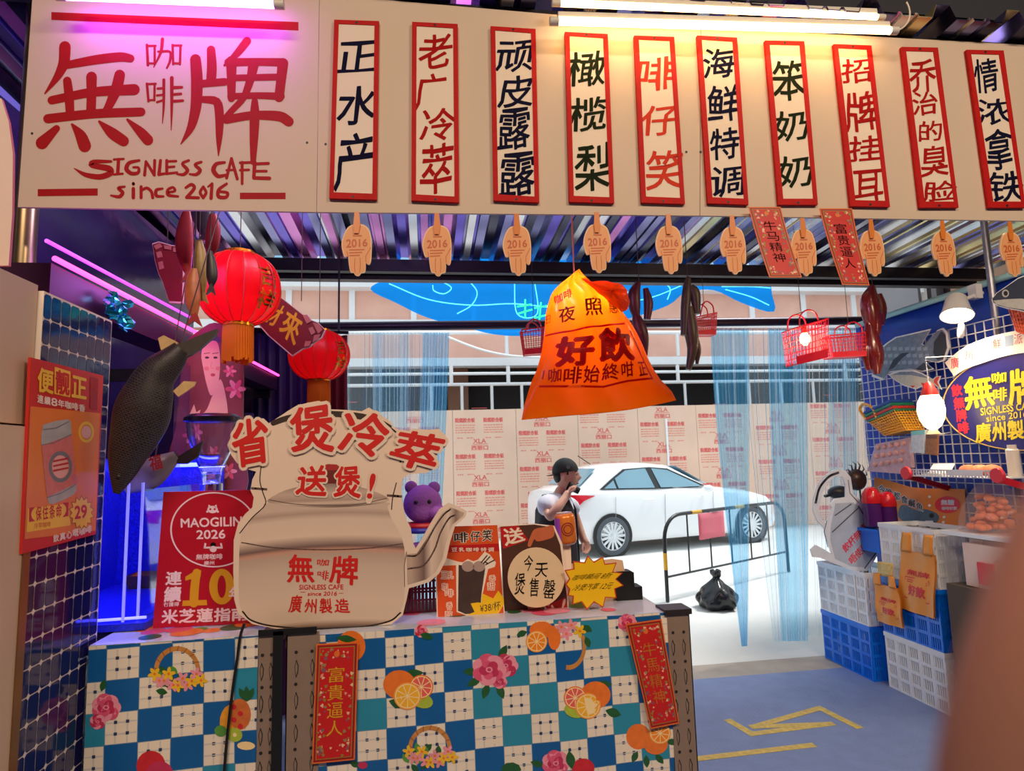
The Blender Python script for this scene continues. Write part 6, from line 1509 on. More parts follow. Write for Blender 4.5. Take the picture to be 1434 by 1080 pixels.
mb = MB(); mb.ell(a+Vector((-2*k, 0, -60*k)), (24*k, 20*k, a.z-60*k-zpb), mat_pl, 20, 12); obj('plush_body', mb, t)
mb = MB(); x0 = P(556, 800, Y=YPl).x; x1 = P(612, 800, Y=YPl).x
mat_mbk = M('maroon_plastic', (112, 16, 44), rough=0.3)
bk = thing('plastic_basket', 'dark maroon plastic basket on the counter under the purple plush', 'basket', ((x0+x1)/2, YPl, ZT+0.001))
zb0, zb1 = ZT+0.001, zpb-0.001
mb.box((x0, YPl-0.06, zb0), (x1, YPl+0.06, zb0+0.006), mat_mbk); mb.box((x0-0.004, YPl-0.064, zb1-0.018), (x1+0.004, YPl+0.064, zb1), mat_mbk)
for i in range(12):
    x = x0+(x1-x0)*i/11
    for y in (YPl-0.06, YPl+0.06): mb.box((x-0.004, y-0.002, zb0), (x+0.004, y+0.002, zb1), mat_mbk)
for i in range(9):
    y = YPl-0.06+0.12*i/8
    for x in (x0, x1): mb.box((x-0.002, y-0.004, zb0), (x+0.002, y+0.004, zb1), mat_mbk)
for i in range(5):
    z = zb0+(zb1-zb0)*i/5
    for y in (YPl-0.06, YPl+0.06): mb.box((x0, y-0.0015, z), (x1, y+0.0015, z+0.006), mat_mbk)
obj('basket_body', mb, bk, False)
lamp('blue_case_light', 'AREA', (-0.95, 2.1, ZC+0.46), 5, (0.10, 0.12, 1.0), 0.7, 0.12)
lamp('left_cool_fill', 'POINT', (-0.45, 2.2, 2.80), 13, (0.72, 0.66, 1.0), 0.12)  # added cool fill that brightens the left end, no fitting behind it
lamp('roof_violet_fill', 'POINT', (0.1, 2.35, 2.75), 7, (0.62, 0.30, 1.0), 0.15)  # unseen violet fill added to colour the roof underside
lamp('roof_warm_fill', 'POINT', (2.5, 2.35, 2.80), 18, (1.0, 0.80, 0.50), 0.15)  # unseen warm fill added to brighten the right part of the roof
lamp('violet_shelf_light', 'POINT', (-0.80, 2.3, 2.30), 4.5, (0.55, 0.20, 1.0), 0.15)
lamp('pink_strip_light', 'AREA', (XL+0.05, 2.4, 2.02), 0.5, (1.0, 0.15, 0.55), 1.2, 0.02, (0, math.radians(-60), math.radians(90)))

# poster of a drink can on the tiled pillar
PK = PX(XT+0.0065, 1); ck_ = crop(30, 490, 3.6)
t = thing('can_poster', 'orange and red poster of a silver-topped drink can on the tiled pillar', 'poster', PK(30, 775))
mb = MB(); mb.card(ck_([(48,38),(414,130),(375,930),(2,1030)]), PK, 0.006, M('can_poster_red', (208, 44, 36), rough=0.4, var=0.05), o=0.0); obj('board', mb, t, False)
mat_cpo = M('can_poster_orange', (232, 128, 52), rough=0.4, var=0.05); mat_cpy = M('can_poster_yellow', (244, 196, 60), rough=0.4)
mb = MB(); mb.poly(ck_([(44,285),(396,320),(372,912),(14,955)]), PK, mat_cpo, 0.0006)
mb.poly(ck_([(30,800),(235,775),(245,885),(24,920)]), PK, mat_cpy, 0.0010)
bp2 = []
for k in range(28):
    an = 2*PI*k/28; r = 66 if k % 2 else 50; bp2.append((300+r*math.cos(an), 822+r*1.35*math.sin(an)))
mb.poly(ck_(bp2), PK, mat_or_dark if False else M('can_poster_brown', (170, 90, 20), rough=0.5), 0.0013); mb.poly(ck_([(300+(x-300)*0.93, 822+(y-822)*0.93) for x, y in bp2]), PK, mat_cpy, 0.0016)
mb.poly(ck_([(165,85),(245,110),(243,240),(163,222)]), PK, mat_cpy, 0.0010); mb.poly(ck_([(345,135),(385,145),(380,305),(342,295)]), PK, M('can_poster_deep', (170, 30, 28), rough=0.5), 0.0010)
obj('printed_ground', mb, t, False)
mb = MB(); mat_cs = M('printed_can_silver', (176, 176, 172), rough=0.35, var=0.3, scale=30); mat_cp = M('printed_can_pink', (214, 118, 112), rough=0.4, var=0.2, scale=60); mat_cs2 = M('printed_can_grey', (120, 122, 128), rough=0.4)
mb.poly(closed_spline(ck_([(105,395),(115,375),(232,350),(250,405),(270,650),(275,690),(262,730),(155,778),(132,760),(122,700),(98,470)]), 2), PK, mat_cs, 0.0010)
mb.poly(ck_([(98,482),(250,428),(278,672),(126,745)]), PK, mat_cp, 0.0013); mb.line(ck_([(98,480),(160,470),(250,426)]), 1.2, PK, mat_cs2, 0.0015); mb.line(ck_([(108,402),(170,395),(236,362)]), 1.2, PK, mat_cs2, 0.0015); mb.line(ck_([(128,745),(200,722),(270,680)]), 1.2, PK, mat_cs2, 0.0015)
q_ = ck_([(193, 590)])[0]; mb.ring(q_[0], q_[1], 16.5, 22, 4, PK, mat_cs2, 0.0016, 30); mb.disc(q_[0], q_[1], 11.5, 16, PK, M('printed_can_light', (236, 176, 166), rough=0.4), 0.0016, 20)
for i in range(3): mb.line(ck_([(160, 562+i*24), (228, 548+i*24)]), 2.6, PK, mat_pr, 0.0019)
q_ = ck_([(325, 415)])[0]; mb.ring(q_[0], q_[1], 11, 15, 3.0, PK, mat_cpy, 0.0010, 20); mb.disc(q_[0], q_[1], 7, 9, PK, M('printed_can_light', (236, 176, 166)), 0.0011, 14)
obj('printed_can', mb, t, False)
mb = MB(); mat_cr2 = M('can_poster_letter_red', (200, 40, 30), rough=0.5)
for ch, q, m_ in (('便', [(82,88),(158,108),(156,222),(78,208)], mat_cpy), ('靓', [(172,100),(240,120),(238,232),(170,215)], mat_cr2), ('正', [(255,130),(325,148),(322,248),(252,236)], mat_cpy)): mb.text(ch, ck_(q), PK, m_, 0.0014, bold=0.035)
for i, ch in enumerate('連續8年咖啡香'): mb.text(ch, ck_([(78+i*35,225+i*8),(108+i*35,232+i*8),(108+i*35,272+i*7),(78+i*35,266+i*7)]), PK, mat_pw, 0.0012, bold=0.03)
mb.text('無牌', ck_([(350,150),(380,157),(378,215),(348,208)]), PK, mat_cr2, 0.0014)
for i, ch in enumerate('【保住条命】'): mb.text(ch, ck_([(36+i*34,798-i*5),(64+i*34,794-i*5),(64+i*34,862-i*5),(36+i*34,868-i*5)]), PK, mat_cr2, 0.0013, bold=0.02)
mb.text('29', ck_([(265,790),(325,782),(325,845),(265,853)]), PK, mat_cr2, 0.002, bold=0.05)
for i, ch in enumerate('飲真心嘅咖啡'): mb.text(ch, ck_([(158+i*33,935-i*9),(186+i*33,928-i*9),(186+i*33,965-i*9),(158+i*33,972-i*9)]), PK, mat_pw, 0.0012, bold=0.03)
mb.text('冷萃咖啡', ck_([(60,875),(145,865),(145,892),(60,902)]), PK, mat_cr2, 0.0013)
obj('lettering', mb, t, False)
# white rounded side panel at the far left edge, nearer than the pillar
mb = MB(); SP = PY(1.46); mb.card([(-60,120),(2,138),(12,170),(18,215),(17,300),(12,372),(-60,372)], SP, 0.008, M('side_panel_white', (226, 200, 190), rough=0.4), M('side_panel_pink_edge', (220, 120, 150), rough=0.4)); solo('side_board', mb, 'white rounded board with a pink edge at the far left above the cream pillar', 'board')
# ================================================================ orange bag lamp
YBg = 2.70; DB = 0.13
cG = crop(680, 360, 3.774)
rows = [(92,462,476),(112,435,498),(140,396,545),(170,366,600),(200,346,650),(250,330,692),(300,318,725),(360,314,772),(420,309,806),(480,300,836),(540,287,860),(600,270,892),(650,246,925),(690,226,952),(740,205,985),(800,190,1008)]
def bag_px(s, t):
    f = t*(len(rows)-1); i = min(int(f), len(rows)-2); g = f-i
    v = rows[i][0]+(rows[i+1][0]-rows[i][0])*g; l = rows[i][1]+(rows[i+1][1]-rows[i][1])*g; r = rows[i][2]+(rows[i+1][2]-rows[i][2])*g
    u = l+(r-l)*s
    if t > 0.80:
        q = (t-0.80)/0.20; v += q*(62-105*s+30*math.sin(PI*s)*s)
    return u, v, s, t
def bag_h(s, t, sg=1):
    e = math.sin(PI*min(1, max(0, s)))**0.6
    return DB*e*(0.35+0.65*math.sin(PI*min(1, t*0.85+0.12)))*(1 if sg > 0 else 0.8) + 0.010*math.sin(s*11+t*7)*e + 0.006*math.sin(s*23-t*15)*e
mat_bagl = MT('orange_bag', (248, 122, 18), 0.62, 0.0, rough=0.18)
t_bag = thing('bag_lamp', 'orange plastic carrier bag lamp hanging in the middle with red Chinese print', 'lamp', cG and P(*cG([(600, 840)])[0], Y=YBg), None)
mb = MB()
def fb(sg):
    def f(s, t):
        u, v, a, b = bag_px(s, t); (u, v), = cG([(u, v)])
        return P(u, v, Y=YBg)+Vector((0, -sg*bag_h(a, b, sg), 0))
    return f
mb.grid(fb(1), 44, 44, mat_bagl); mb.grid(fb(-1), 44, 44, mat_bagl); obj('bag', mb, t_bag)
mb = MB()
flap = [(500,118),(560,132),(640,128),(700,140),(748,178),(760,235),(748,280),(718,292),(680,262),(640,225),(590,190),(540,160)]
def ff(s, t):
    a = 2*PI*s; n = len(flap); k = s*n; i = int(k) % n; g = k-int(k)
    e = Vector(flap[i]).lerp(Vector(flap[(i+1) % n]), g); c = Vector((645, 200)); p = c.lerp(e, math.sin(t*PI/2)); (u, v), = cG([tuple(p)])
    return P(u, v, Y=YBg-0.10)+Vector((0, -0.05*math.cos(t*PI/2)+0.008*math.sin(a*6), 0))
mb.grid(ff, 48, 10, mat_bagl); obj('tied_handle', mb, t_bag)
def bag_at(u, v, o=0.0):
    # nearest front-surface point under picture point (u, v)
    pv = (v-360)*3.774; pu = (u-680)*3.774
    t = 0.5
    for i in range(len(rows)-1):
        if rows[i][0] <= pv <= rows[i+1][0]: t = (i+(pv-rows[i][0])/(rows[i+1][0]-rows[i][0]))/(len(rows)-1)
    if pv > rows[-1][0]: t = 1.0
    f = t*(len(rows)-1); i = min(int(f), len(rows)-2); g = f-i
    l = rows[i][1]+(rows[i+1][1]-rows[i][1])*g; r = rows[i][2]+(rows[i+1][2]-rows[i][2])*g
    s = (pu-l)/(r-l)
    return P(u, v, Y=YBg)+Vector((0, -bag_h(s, t, 1)-0.004-o, 0))
mat_bp = MT('bag_print_red', (206, 16, 10), 0.5, 0.25, tint=1.0); mat_bp2 = MT('bag_print_dark', (150, 50, 10), 0.5, 0.25, tint=1.0)
mb = MB()
def bt_(ch, q, m_=None, bold=0.02): mb.text(ch, cG(q), bag_at, m_ or mat_bp, 0, bold=bold)
bt_('夜', [(368,290),(440,285),(442,362),(372,368)], mat_bp2); bt_('照', [(484,262),(572,255),(578,340),(488,348)], mat_bp2); bt_('惠', [(614,258),(664,258),(676,318),(624,324)], mat_bp2)
bt_('日', [(318,318),(334,316),(332,358),(316,360)], mat_bp2, 0.01); bt_('咖', [(350,222),(385,208),(390,255),(356,268)], mat_bp); bt_('啡', [(392,205),(425,195),(430,240),(396,252)], mat_bp)
bt_('好', [(362,448),(532,442),(530,588),(358,590)], mat_bp, 0.055); bt_('飲', [(560,410),(722,402),(748,560),(566,572)], mat_bp, 0.05)
for ch, q in zip('咖啡始終咁正', ([(322,602),(382,600),(380,668),(318,672)], [(394,602),(480,598),(478,678),(392,684)], [(492,594),(572,588),(574,672),(492,678)], [(586,584),(664,578),(672,660),(588,666)], [(682,576),(740,568),(752,640),(688,652)], [(768,572),(812,566),(832,632),(782,642)])): bt_(ch, q, mat_bp, 0.02)
def bl_(pts, wd=3):
    for a, b in zip(pts[:-1], pts[1:]):
        n = 8
        mb.line(cG([(a[0]+(b[0]-a[0])*i/n, a[1]+(b[1]-a[1])*i/n) for i in range(n+1)]), wd, bag_at, mat_bp, 0)
bl_([(316,420),(420,416),(560,398),(700,374)], 2.6); bl_([(735,410),(790,520),(858,650)], 2.4); bl_([(280,690),(420,694),(600,696),(720,668),(858,650)], 2.8); bl_([(300,610),(292,650)], 2)
obj('red_print', mb, t_bag, False)
mb = MB(); (u, v), = cG([(468, 96)]); a = P(u, v, Y=YBg); mb.tube([a, Vector((a.x, YBg, roof_z(YBg)+0.004))], 0.004, M('orange_cord', (176, 90, 40)), 6); obj('hanging_cord', mb, t_bag)
(u, v), = cG([(520, 260)]); a = P(u, v, Y=YBg); mb = MB(); mb.ell(a, (0.03, 0.03, 0.042), M('bag_bulb', (255, 230, 160), em=14.0, emc=(255, 190, 90), var=0), 14, 10); obj('bulb', mb, t_bag)
lamp('bag_lamp_light', 'POINT', a+Vector((0, 0, 0.02)), 10, (1.0, 0.66, 0.26), 0.045)

# ================================================================ hanging cured birds and red basket lamps
mat_duck = M('glazed_brown_red', (116, 26, 24), rough=0.25, var=0.4, scale=18, coat=0.4); mat_duck2 = M('cured_maroon', (92, 26, 40), rough=0.4, var=0.35, scale=18); mat_duck3 = M('cured_dark_brown', (84, 62, 50), rough=0.4, var=0.5, scale=18)
def birds(label, segs, Y, mt, hang):
    t = None
    pl = PY(Y)
    t = thing('cured_bird', label, 'cured bird', P(*segs[-1][-1][:2], Y=Y), 'hanging cured birds')
    for sp in segs:
        pts = spline([Vector(p) for p in sp], 4); W = [P(p.x, p.y, Y=Y) for p in pts]
        k = (P(700, 500, Y=Y)-P(701, 500, Y=Y)).length
        mb = MB(); mb.tube(W, [max(0.5, p.z)*k for p in pts], mt, 12, flat=1.0); obj('lobe', mb, t)
    mb = MB(); a = P(hang[0], hang[1], Y=Y); mb.tube([a, Vector((a.x, Y, roof_z(Y)+0.004))], 0.003, mat_cord, 5); obj('hanging_cord', mb, t)
birds('glossy brown-red cured bird hanging before the blue tarpaulin edge', [[(1222,400,4),(1218,420,13),(1222,445,14),(1224,470,9)], [(1230,412,5),(1234,432,8),(1232,455,6)], [(1218,452,7),(1220,478,13),(1224,500,14),(1228,524,5)], [(1214,470,4),(1212,495,6),(1216,518,4)]], 3.9, mat_duck, (1222, 402))
birds('maroon cured bird hanging right behind the orange bag lamp', [[(894,396,4),(888,412,9),(889,432,8),(892,446,4)], [(904,404,4),(908,425,7),(906,448,5)], [(890,440,5),(895,458,10),(900,476,9),(904,498,3)]], 3.6, mat_duck2, (895, 398))
birds('dark brown cured bird hanging near the middle of the roof edge', [[(964,388,3),(962,402,6),(960,430,7),(958,470,5)], [(966,402,6),(973,412,8),(976,440,5)], [(964,430,7),(967,460,10),(970,488,8),(964,518,4)], [(972,470,5),(977,490,5),(976,510,2)]], 3.7, mat_duck3, (963, 390))
mat_rb = M('red_basket_plastic', (242, 30, 58), rough=0.3)
def basket_lamp(label, tl, tr, br, bl2, Y, lit, hang, handle, name='basket', mt=None, rows_=6, cols=10, grp='small hanging plastic baskets', depth=0.10, cat='basket'):
    mt = mt or mat_rb
    pl = PY(Y); t = thing(name, label, cat, pl(*bl2), grp)
    A, Bq, Cq, Dq = [pl(*q) for q in (tl, tr, br, bl2)]
    mb = MB(); off = Vector((0, depth, 0))
    def edge(p, q, r=0.004): mb.tube([p, q], r, mt, 6)
    for i in range(cols+1):
        f = i/cols
        a = A.lerp(Bq, f); b = Dq.lerp(Cq, f); m_ = (Dq+Cq)/2+off/2
        for o in (Vector((0, 0, 0)), off): mb.bar(a+o, b+o*0.9+off*0.05, 0.0042, 0.002, mt)
    for j in range(rows_+1):
        f = j/rows_
        a = A.lerp(Dq, f); b = Bq.lerp(Cq, f)
        sh_ = off*0.05*f
        for o in (Vector((0, 0, 0)), off*(1-0.1*f)): mb.bar(a+o+sh_, b+o+sh_, 0.002, 0.004, mt)
        mb.bar(a+sh_, a+sh_+off*(1-0.1*f), 0.002, 0.004, mt); mb.bar(b+sh_, b+sh_+off*(1-0.1*f), 0.002, 0.004, mt)
    for i in range(1, 6):
        f = i/6
        mb.bar(A+off*f, Dq+off*(0.05+0.9*f), 0.0042, 0.002, mt); mb.bar(Bq+off*f, Cq+off*(0.05+0.9*f), 0.0042, 0.002, mt)
    lo = Dq.lerp(A, 0.22), Cq.lerp(Bq, 0.22)
    mb.slab([Dq+off*0.05, Cq+off*0.05, lo[1]+off*0.02, lo[0]+off*0.02], [Dq+off*0.07, Cq+off*0.07, lo[1]+off*0.04, lo[0]+off*0.04], mt)
    mb.slab([Dq+off*0.05, Cq+off*0.05, Cq+off*0.95, Dq+off*0.95], [Dq+off*0.05+Vector((0,0,0.003)), Cq+off*0.05+Vector((0,0,0.003)), Cq+off*0.95+Vector((0,0,0.003)), Dq+off*0.95+Vector((0,0,0.003))], mt)
    edge(A, Bq, 0.005); edge(A+off, Bq+off, 0.005); edge(A, A+off, 0.005); edge(Bq, Bq+off, 0.005)
    obj('basket_body', mb, t, False)
    for o in (Vector((0, 0.002, 0)), off):
        mb = MB(); hp = [pl(*q)+o for q in handle]; mb.tube([tuple(p) for p in spline(hp, 5)], 0.005, mt, 8); obj('handle', mb, t)
    if hang:
        mb = MB(); a = pl(*hang)+off/2; mb.tube([a, Vector((a.x, a.y, roof_z(min(Y, 4.5))+0.004))], 0.002, mat_cord, 5); mb.bar(pl(*handle[len(handle)//2])+Vector((0, 0.002, 0)), pl(*handle[len(handle)//2])+off, 0.004, 0.004, mat_cord); obj('hanging_cord', mb, t)
    if lit:
        c = pl(*lit)+off/2
        mb = MB(); mb.ell(c, (0.032, 0.032, 0.045), M('basket_bulb', (255, 236, 190), em=18.0, emc=(255, 200, 130), var=0), 16, 12); obj('bulb', mb, t)
        mb = MB(); mb.lathe([(0.016, 0.0), (0.018, 0.05), (0.010, 0.06)], c+Vector((0, 0, 0.04)), M('red_socket', (170, 40, 40)), 14); obj('bulb_socket', mb, t)
        lamp('basket_light', 'POINT', c, 9, (1.0, 0.72, 0.42), 0.05)
    return t
basket_lamp('lit red basket lamp hanging at the right curtain', (1112,460), (1160,446), (1160,500), (1117,510), 3.75, (1136, 472), (1130, 432), [(1120,458),(1121,442),(1131,434),(1142,438),(1147,450)], depth=0.14)
basket_lamp('unlit red basket with round handle right of the lit basket lamp', (1163,470), (1212,466), (1214,498), (1168,500), 3.85, None, (1196, 452), [(1184,468),(1186,456),(1196,451),(1206,457),(1208,467)], depth=0.12)
basket_lamp('small red basket hanging left of the orange bag lamp', (731,462), (762,458), (760,494), (736,496), 4.15, None, (749, 448), [(739,461),(742,450),(749,447),(756,452),(758,459)], rows_=6, cols=8)
basket_lamp('small red basket hanging right of the dark brown cured bird', (976,444), (1004,438), (1003,468), (979,468), 4.15, None, (990, 424), [(981,443),(984,428),(990,422),(998,428),(1000,439)], rows_=6, cols=8)

# ================================================================ right wall: wire grid and what hangs on it
XG = 3.42; GP = PX(XG, -1)
mb = MB(); mat_wire = M('white_wire', (214, 218, 228), rough=0.4)
y = 2.62
while y < 4.5: mb.box((XG-0.003, y-0.0028, 1.05), (XG+0.003, y+0.0028, 2.36), mat_wire); y += 0.066
z = 1.05
while z < 2.37: mb.box((XG-0.0065, 2.60, z-0.0028), (XG-0.001, 4.5, z+0.0028), mat_wire); z += 0.0625
for yy in (2.7, 4.4):
    for z_ in (1.30, 2.2): mb.box((XG, yy-0.006, z_-0.006), (3.492, yy+0.006, z_+0.006), mat_wire)
solo('wire_grid', mb, 'white wire grid panel in front of the blue tarpaulin', 'grid panel', smooth=False)
mb = MB(); mb.tube([(3.49, 2.2, 2.62), (3.49, 4.56, 2.60)], 0.022, M('pale_green_pipe', (150, 196, 200), rough=0.4), 12); solo('tarpaulin_pipe', mb, 'pale green pipe along the top of the blue tarpaulin', 'pipe')
a = P(1392, 420, X=3.46); mb = MB(); mb.tube([(3.455, a.y, 0), (3.455, a.y, 3.08)], 0.02, M('galvanised_post', (150, 150, 160), rough=0.35, metal=0.7), 14); solo('metal_post', mb, 'galvanised post rising behind the arched white banner', 'post')
cR = crop(1160, 380, 5.234)
mat_cr = M('cutout_rim_white', (226, 226, 230), rough=0.5); mat_fg = M('fish_print_grey', (112, 126, 146), rough=0.4, var=0.5, scale=30); mat_fd = M('fish_print_dark', (48, 54, 66), rough=0.4); mat_fb = M('fish_print_belly', (190, 188, 176), rough=0.4, var=0.2, scale=30)
def inset(pts, f=0.95, g=0.93):
    cx = sum(p[0] for p in pts)/len(pts); cy = sum(p[1] for p in pts)/len(pts); return [(cx+(p[0]-cx)*f, cy+(p[1]-cy)*g) for p in pts]
X1 = 3.38; F1 = PX(X1, -1)
t = thing('fish_cutout', 'large grey printed fish cut-out on the wire grid', 'sign', F1(1262, 545), 'fish cut-outs on the right wall')
o1_ = cR([(318,772),(335,640),(370,575),(420,530),(490,482),(620,452),(748,422),(720,470),(684,530),(700,542),(730,510),(800,430),(842,415),(870,445),(884,560),(852,655),(800,670),(700,650),(735,690),(772,718),(690,738),(600,722),(440,745),(395,800)])
mb = MB(); mb.card(o1_, F1, 0.008, mat_cr); obj('card', mb, t, False)
mb = MB(); mb.poly(inset(o1_), F1, mat_fg, 0.0008); mb.poly(cR([(440,725),(475,650),(540,600),(595,595),(540,640),(480,710)]), F1, mat_fd, 0.0016); mb.poly(cR([(770,600),(775,520),(830,440),(862,470),(868,560),(845,640),(800,652)]), F1, mat_fd, 0.0016)
mb.poly(cR([(640,720),(700,668),(760,714),(690,728)]), F1, mat_fd, 0.0016)
for i in range(22):
    a_, b_ = 380+(i % 8)*45+(i//8)*12, 560+(i//8)*50
    mb.poly(cR([(a_,b_),(a_+30,b_-8),(a_+34,b_+18),(a_+4,b_+24)]), F1, M('fish_print_scale', (150, 164, 184)), 0.0012)
obj('printed_fish', mb, t, False)
X2 = 3.355; F2 = PX(X2, -1)
t = thing('fish_cutout', 'small fish cut-out with red fins below the large grey fish', 'sign', F2(1282, 548), 'fish cut-outs on the right wall')
o2_ = cR([(436,755),(520,728),(620,724),(682,745),(768,792),(790,770),(822,768),(805,815),(830,868),(770,830),(722,872),(690,842),(640,866),(560,842),(490,802)])
mb = MB(); mb.card(o2_, F2, 0.006, mat_cr); obj('card', mb, t, False)
mb = MB(); mb.poly(inset(o2_, 0.95, 0.88), F2, mat_fb, 0.0008); mb.poly(cR([(470,760),(520,738),(620,734),(680,752),(740,786),(600,760)]), F2, mat_fg, 0.0014)
for q in ([(690,838),(680,815),(720,825),(722,862)], [(775,795),(800,772),(818,772),(800,812),(815,850),(775,815)], [(620,856),(600,838),(640,838)]): mb.poly(cR(q), F2, M('fish_print_red', (206, 60, 56)), 0.0016)
obj('printed_fish', mb, t, False)
X3 = 3.22; F3 = PX(X3, -1)
t = thing('fish_cutout', 'fish head cut-out at the upper right corner above the orange basket', 'sign', F3(1425, 430), 'fish cut-outs on the right wall')
o3_ = cR([(1196,205),(1230,160),(1310,105),(1390,48),(1460,20),(1560,10),(1700,60),(1700,300),(1560,330),(1400,290),(1310,275),(1240,255),(1205,232)])
mb = MB(); mb.card(o3_, F3, 0.008, mat_cr); obj('card', mb, t, False)
mb = MB(); mb.poly(inset(o3_, 0.97, 0.94), F3, mat_fd, 0.0008); mb.poly(cR([(1210,215),(1300,205),(1420,200),(1560,230),(1500,290),(1310,265),(1230,240)]), F3, mat_fb, 0.0012); mb.disc(*cR([(1300,162)])[0], 5, 5.5, F3, mat_fb, 0.0016, 16); mb.disc(*cR([(1302,162)])[0], 3, 3.4, F3, mat_black, 0.0020, 14); obj('printed_fish', mb, t, False)
mb = MB(); a = F3(1420, 400, -0.01); mb.tube([a, (XG-0.003, a.y, a.z)], 0.004, mat_wire, 6); obj('hook', mb, t)
# orange basket under it
def grid_basket(label, pts, depthv, mt, name, cat, grp, rim=None):
    A, Bq, Cq, Dq = [Vector(p) for p in pts]; off = Vector(depthv); t = thing(name, label, cat, Dq, grp)
    mb = MB(); nc, nr = 12, 8
    for i in range(nc+1):
        f = i/nc
        for o in (Vector((0,0,0)), off): mb.bar(A.lerp(Bq, f)+o, Dq.lerp(Cq, f)+o*0.85, 0.007, 0.004, mt)
    for j in range(nr+1):
        f = j/nr; a, b = A.lerp(Dq, f), Bq.lerp(Cq, f); o = off*(1-0.15*f)
        for p, q in ((a, b), (a+o, b+o), (a, a+o), (b, b+o)): mb.bar(p, q, 0.004, 0.007, mt)
    for i in range(1, 7):
        f = i/7; mb.bar(A+off*f, Dq+off*0.85*f, 0.007, 0.004, mt); mb.bar(Bq+off*f, Cq+off*0.85*f, 0.007, 0.004, mt)
    mb.slab([Dq, Cq, Cq+off*0.85, Dq+off*0.85], [p+(A-Dq)*0.03 for p in (Dq, Cq, Cq+off*0.85, Dq+off*0.85)], mt)
    obj('basket_body', mb, t, False)
    mb = MB()
    for p, q in ((A, Bq), (Bq, Bq+off), (A+off, Bq+off), (A, A+off)): mb.tube([p, q], 0.009, rim or mt, 8)
    obj('rim', mb, t)
    return t
F4 = PX(3.30, -1)
grid_basket('orange mesh basket under the fish head cut-out at the right edge', [F4(1410,426), F4(1470,412), F4(1462,478), F4(1424,464)], (0.11, 0, 0), M('orange_plastic', (236, 96, 48), rough=0.4), 'hanging_basket', 'basket', 'baskets on the wire grid')
F5 = PX(3.24, -1)
t = grid_basket('yellow basket with green and red rim tilted on the wire grid', [F5(1216,590), F5(1252,574), F5(1269,602), F5(1238,610)], (0.16, 0, 0), M('yellow_plastic', (226, 160, 40), rough=0.4), 'hanging_basket', 'basket', 'baskets on the wire grid', M('green_plastic', (30, 120, 90), rough=0.4))
mb = MB()
for o, m_ in ((0.02, M('rim_red', (190, 50, 40))), (0.045, M('green_plastic', (30, 120, 90))), (0.07, M('rim_blue', (30, 70, 160)))):
    up_ = (F5(1230, 575)-F5(1240, 600)).normalized()*o
    q = [F5(1216,590)+up_, F5(1252,574)+up_, F5(1252,574)+up_+Vector((0.16,0,0)), F5(1216,590)+up_+Vector((0.16,0,0))]
    mb.tube(q, 0.012, m_, 8, True)
obj('woven_band', mb, t)
mb = MB(); mb.tube([tuple(p) for p in spline([F5(1214,588), F5(1204,574), F5(1210,566), F5(1222,572), F5(1228,586)], 5)], 0.010, M('yellow_plastic', (226, 160, 40)), 8); obj('handle', mb, t)

# floodlight
X6 = 3.26; F6 = PX(X6, -1)
t = thing('floodlight', 'lit white floodlight clamped in front of the blue tarpaulin', 'lamp', F6(1338, 448))
mat_fl = M('floodlight_white', (214, 212, 214), rough=0.35)
c = F6(1340, 442); ax = Vector((-0.30, -0.25, -0.92)).normalized(); Rf = Vector((0, 0, 1)).rotation_difference(ax).to_matrix()
mb = MB(); mb.lathe([(0.035, -0.15), (0.055, -0.13), (0.075, -0.04), (0.092, 0.0), (0.088, 0.003), (0.06, -0.04), (0.02, -0.05)], c, mat_fl, 28, Rf); obj('reflector', mb, t)
mb = MB(); mb.lathe([(0.082, -0.012), (0.05, 0.006), (0.01, 0.010)], c, M('flood_lens', (255, 250, 230), em=14.0, emc=(255, 226, 170), var=0), 24, Rf); obj('lens', mb, t)
mb = MB(); b = c-ax*0.10; mb.tube([b, b+Vector((0.06, -0.05, 0.02)), b+Vector((0.15, -0.04, 0.05))], 0.012, mat_fl, 8); obj('bracket', mb, t)
mb = MB(); mb.box((XG-0.05, b.y-0.07, b.z+0.01), (XG-0.007, b.y-0.01, b.z+0.10), mat_fl); obj('clamp', mb, t, False)
mb = MB(); q = F6(1346, 462); mb.lathe([(0.012, -0.05), (0.02, -0.03), (0.016, 0.03), (0.006, 0.05)], q, mat_fl, 14, Matrix.Rotation(0.2, 3, 'X')); mb.tube([q+Vector((0, 0, 0.045)), c+Vector((0, 0, -0.01))], 0.003, mat_wire, 5); obj('pull_tag', mb, t)
l_ = bpy.data.lights.new('floodlight_beam', 'SPOT'); l_.energy = 42; l_.color = (1.0, 0.86, 0.62); l_.spot_size = math.radians(130); l_.spot_blend = 0.6; l_.shadow_soft_size = 0.07
lo = bpy.data.objects.new('floodlight_beam', l_); COL.objects.link(lo); lo.location = c+ax*0.05; lo.rotation_euler = Vector((0, 0, -1)).rotation_difference(ax).to_euler()
# glowing egg lamp with red cap
c = P(1304, 575, X=3.12); k = (P(1304, 574, X=3.12)-c).length
t = thing('fish_lamp', 'glowing white egg-shaped lamp with a red cap left of the oval sign', 'lamp', c+Vector((0, 0, -34*k)))
mb = MB(); mb.lathe([(4*k, -27*k), (10*k, -22*k), (15*k, -12*k), (17*k, 0), (15.5*k, 12*k), (11*k, 21*k), (5*k, 26*k)], c, M('egg_lamp_glow', (255, 240, 206), em=7.0, emc=(255, 224, 160), var=0), 24); obj('glowing_shade', mb, t)
mb = MB(); mb.lathe([(11*k, 20*k), (10*k, 27*k), (6*k, 36*k), (3*k, 40*k)], c, M('red_cap', (214, 40, 36), rough=0.4), 18); obj('cap', mb, t)
mb = MB(); mb.lathe([(4*k, -26*k), (9*k, -33*k), (3*k, -34*k)], c, M('egg_lamp_tail', (244, 226, 196), rough=0.5), 14); obj('tail', mb, t)
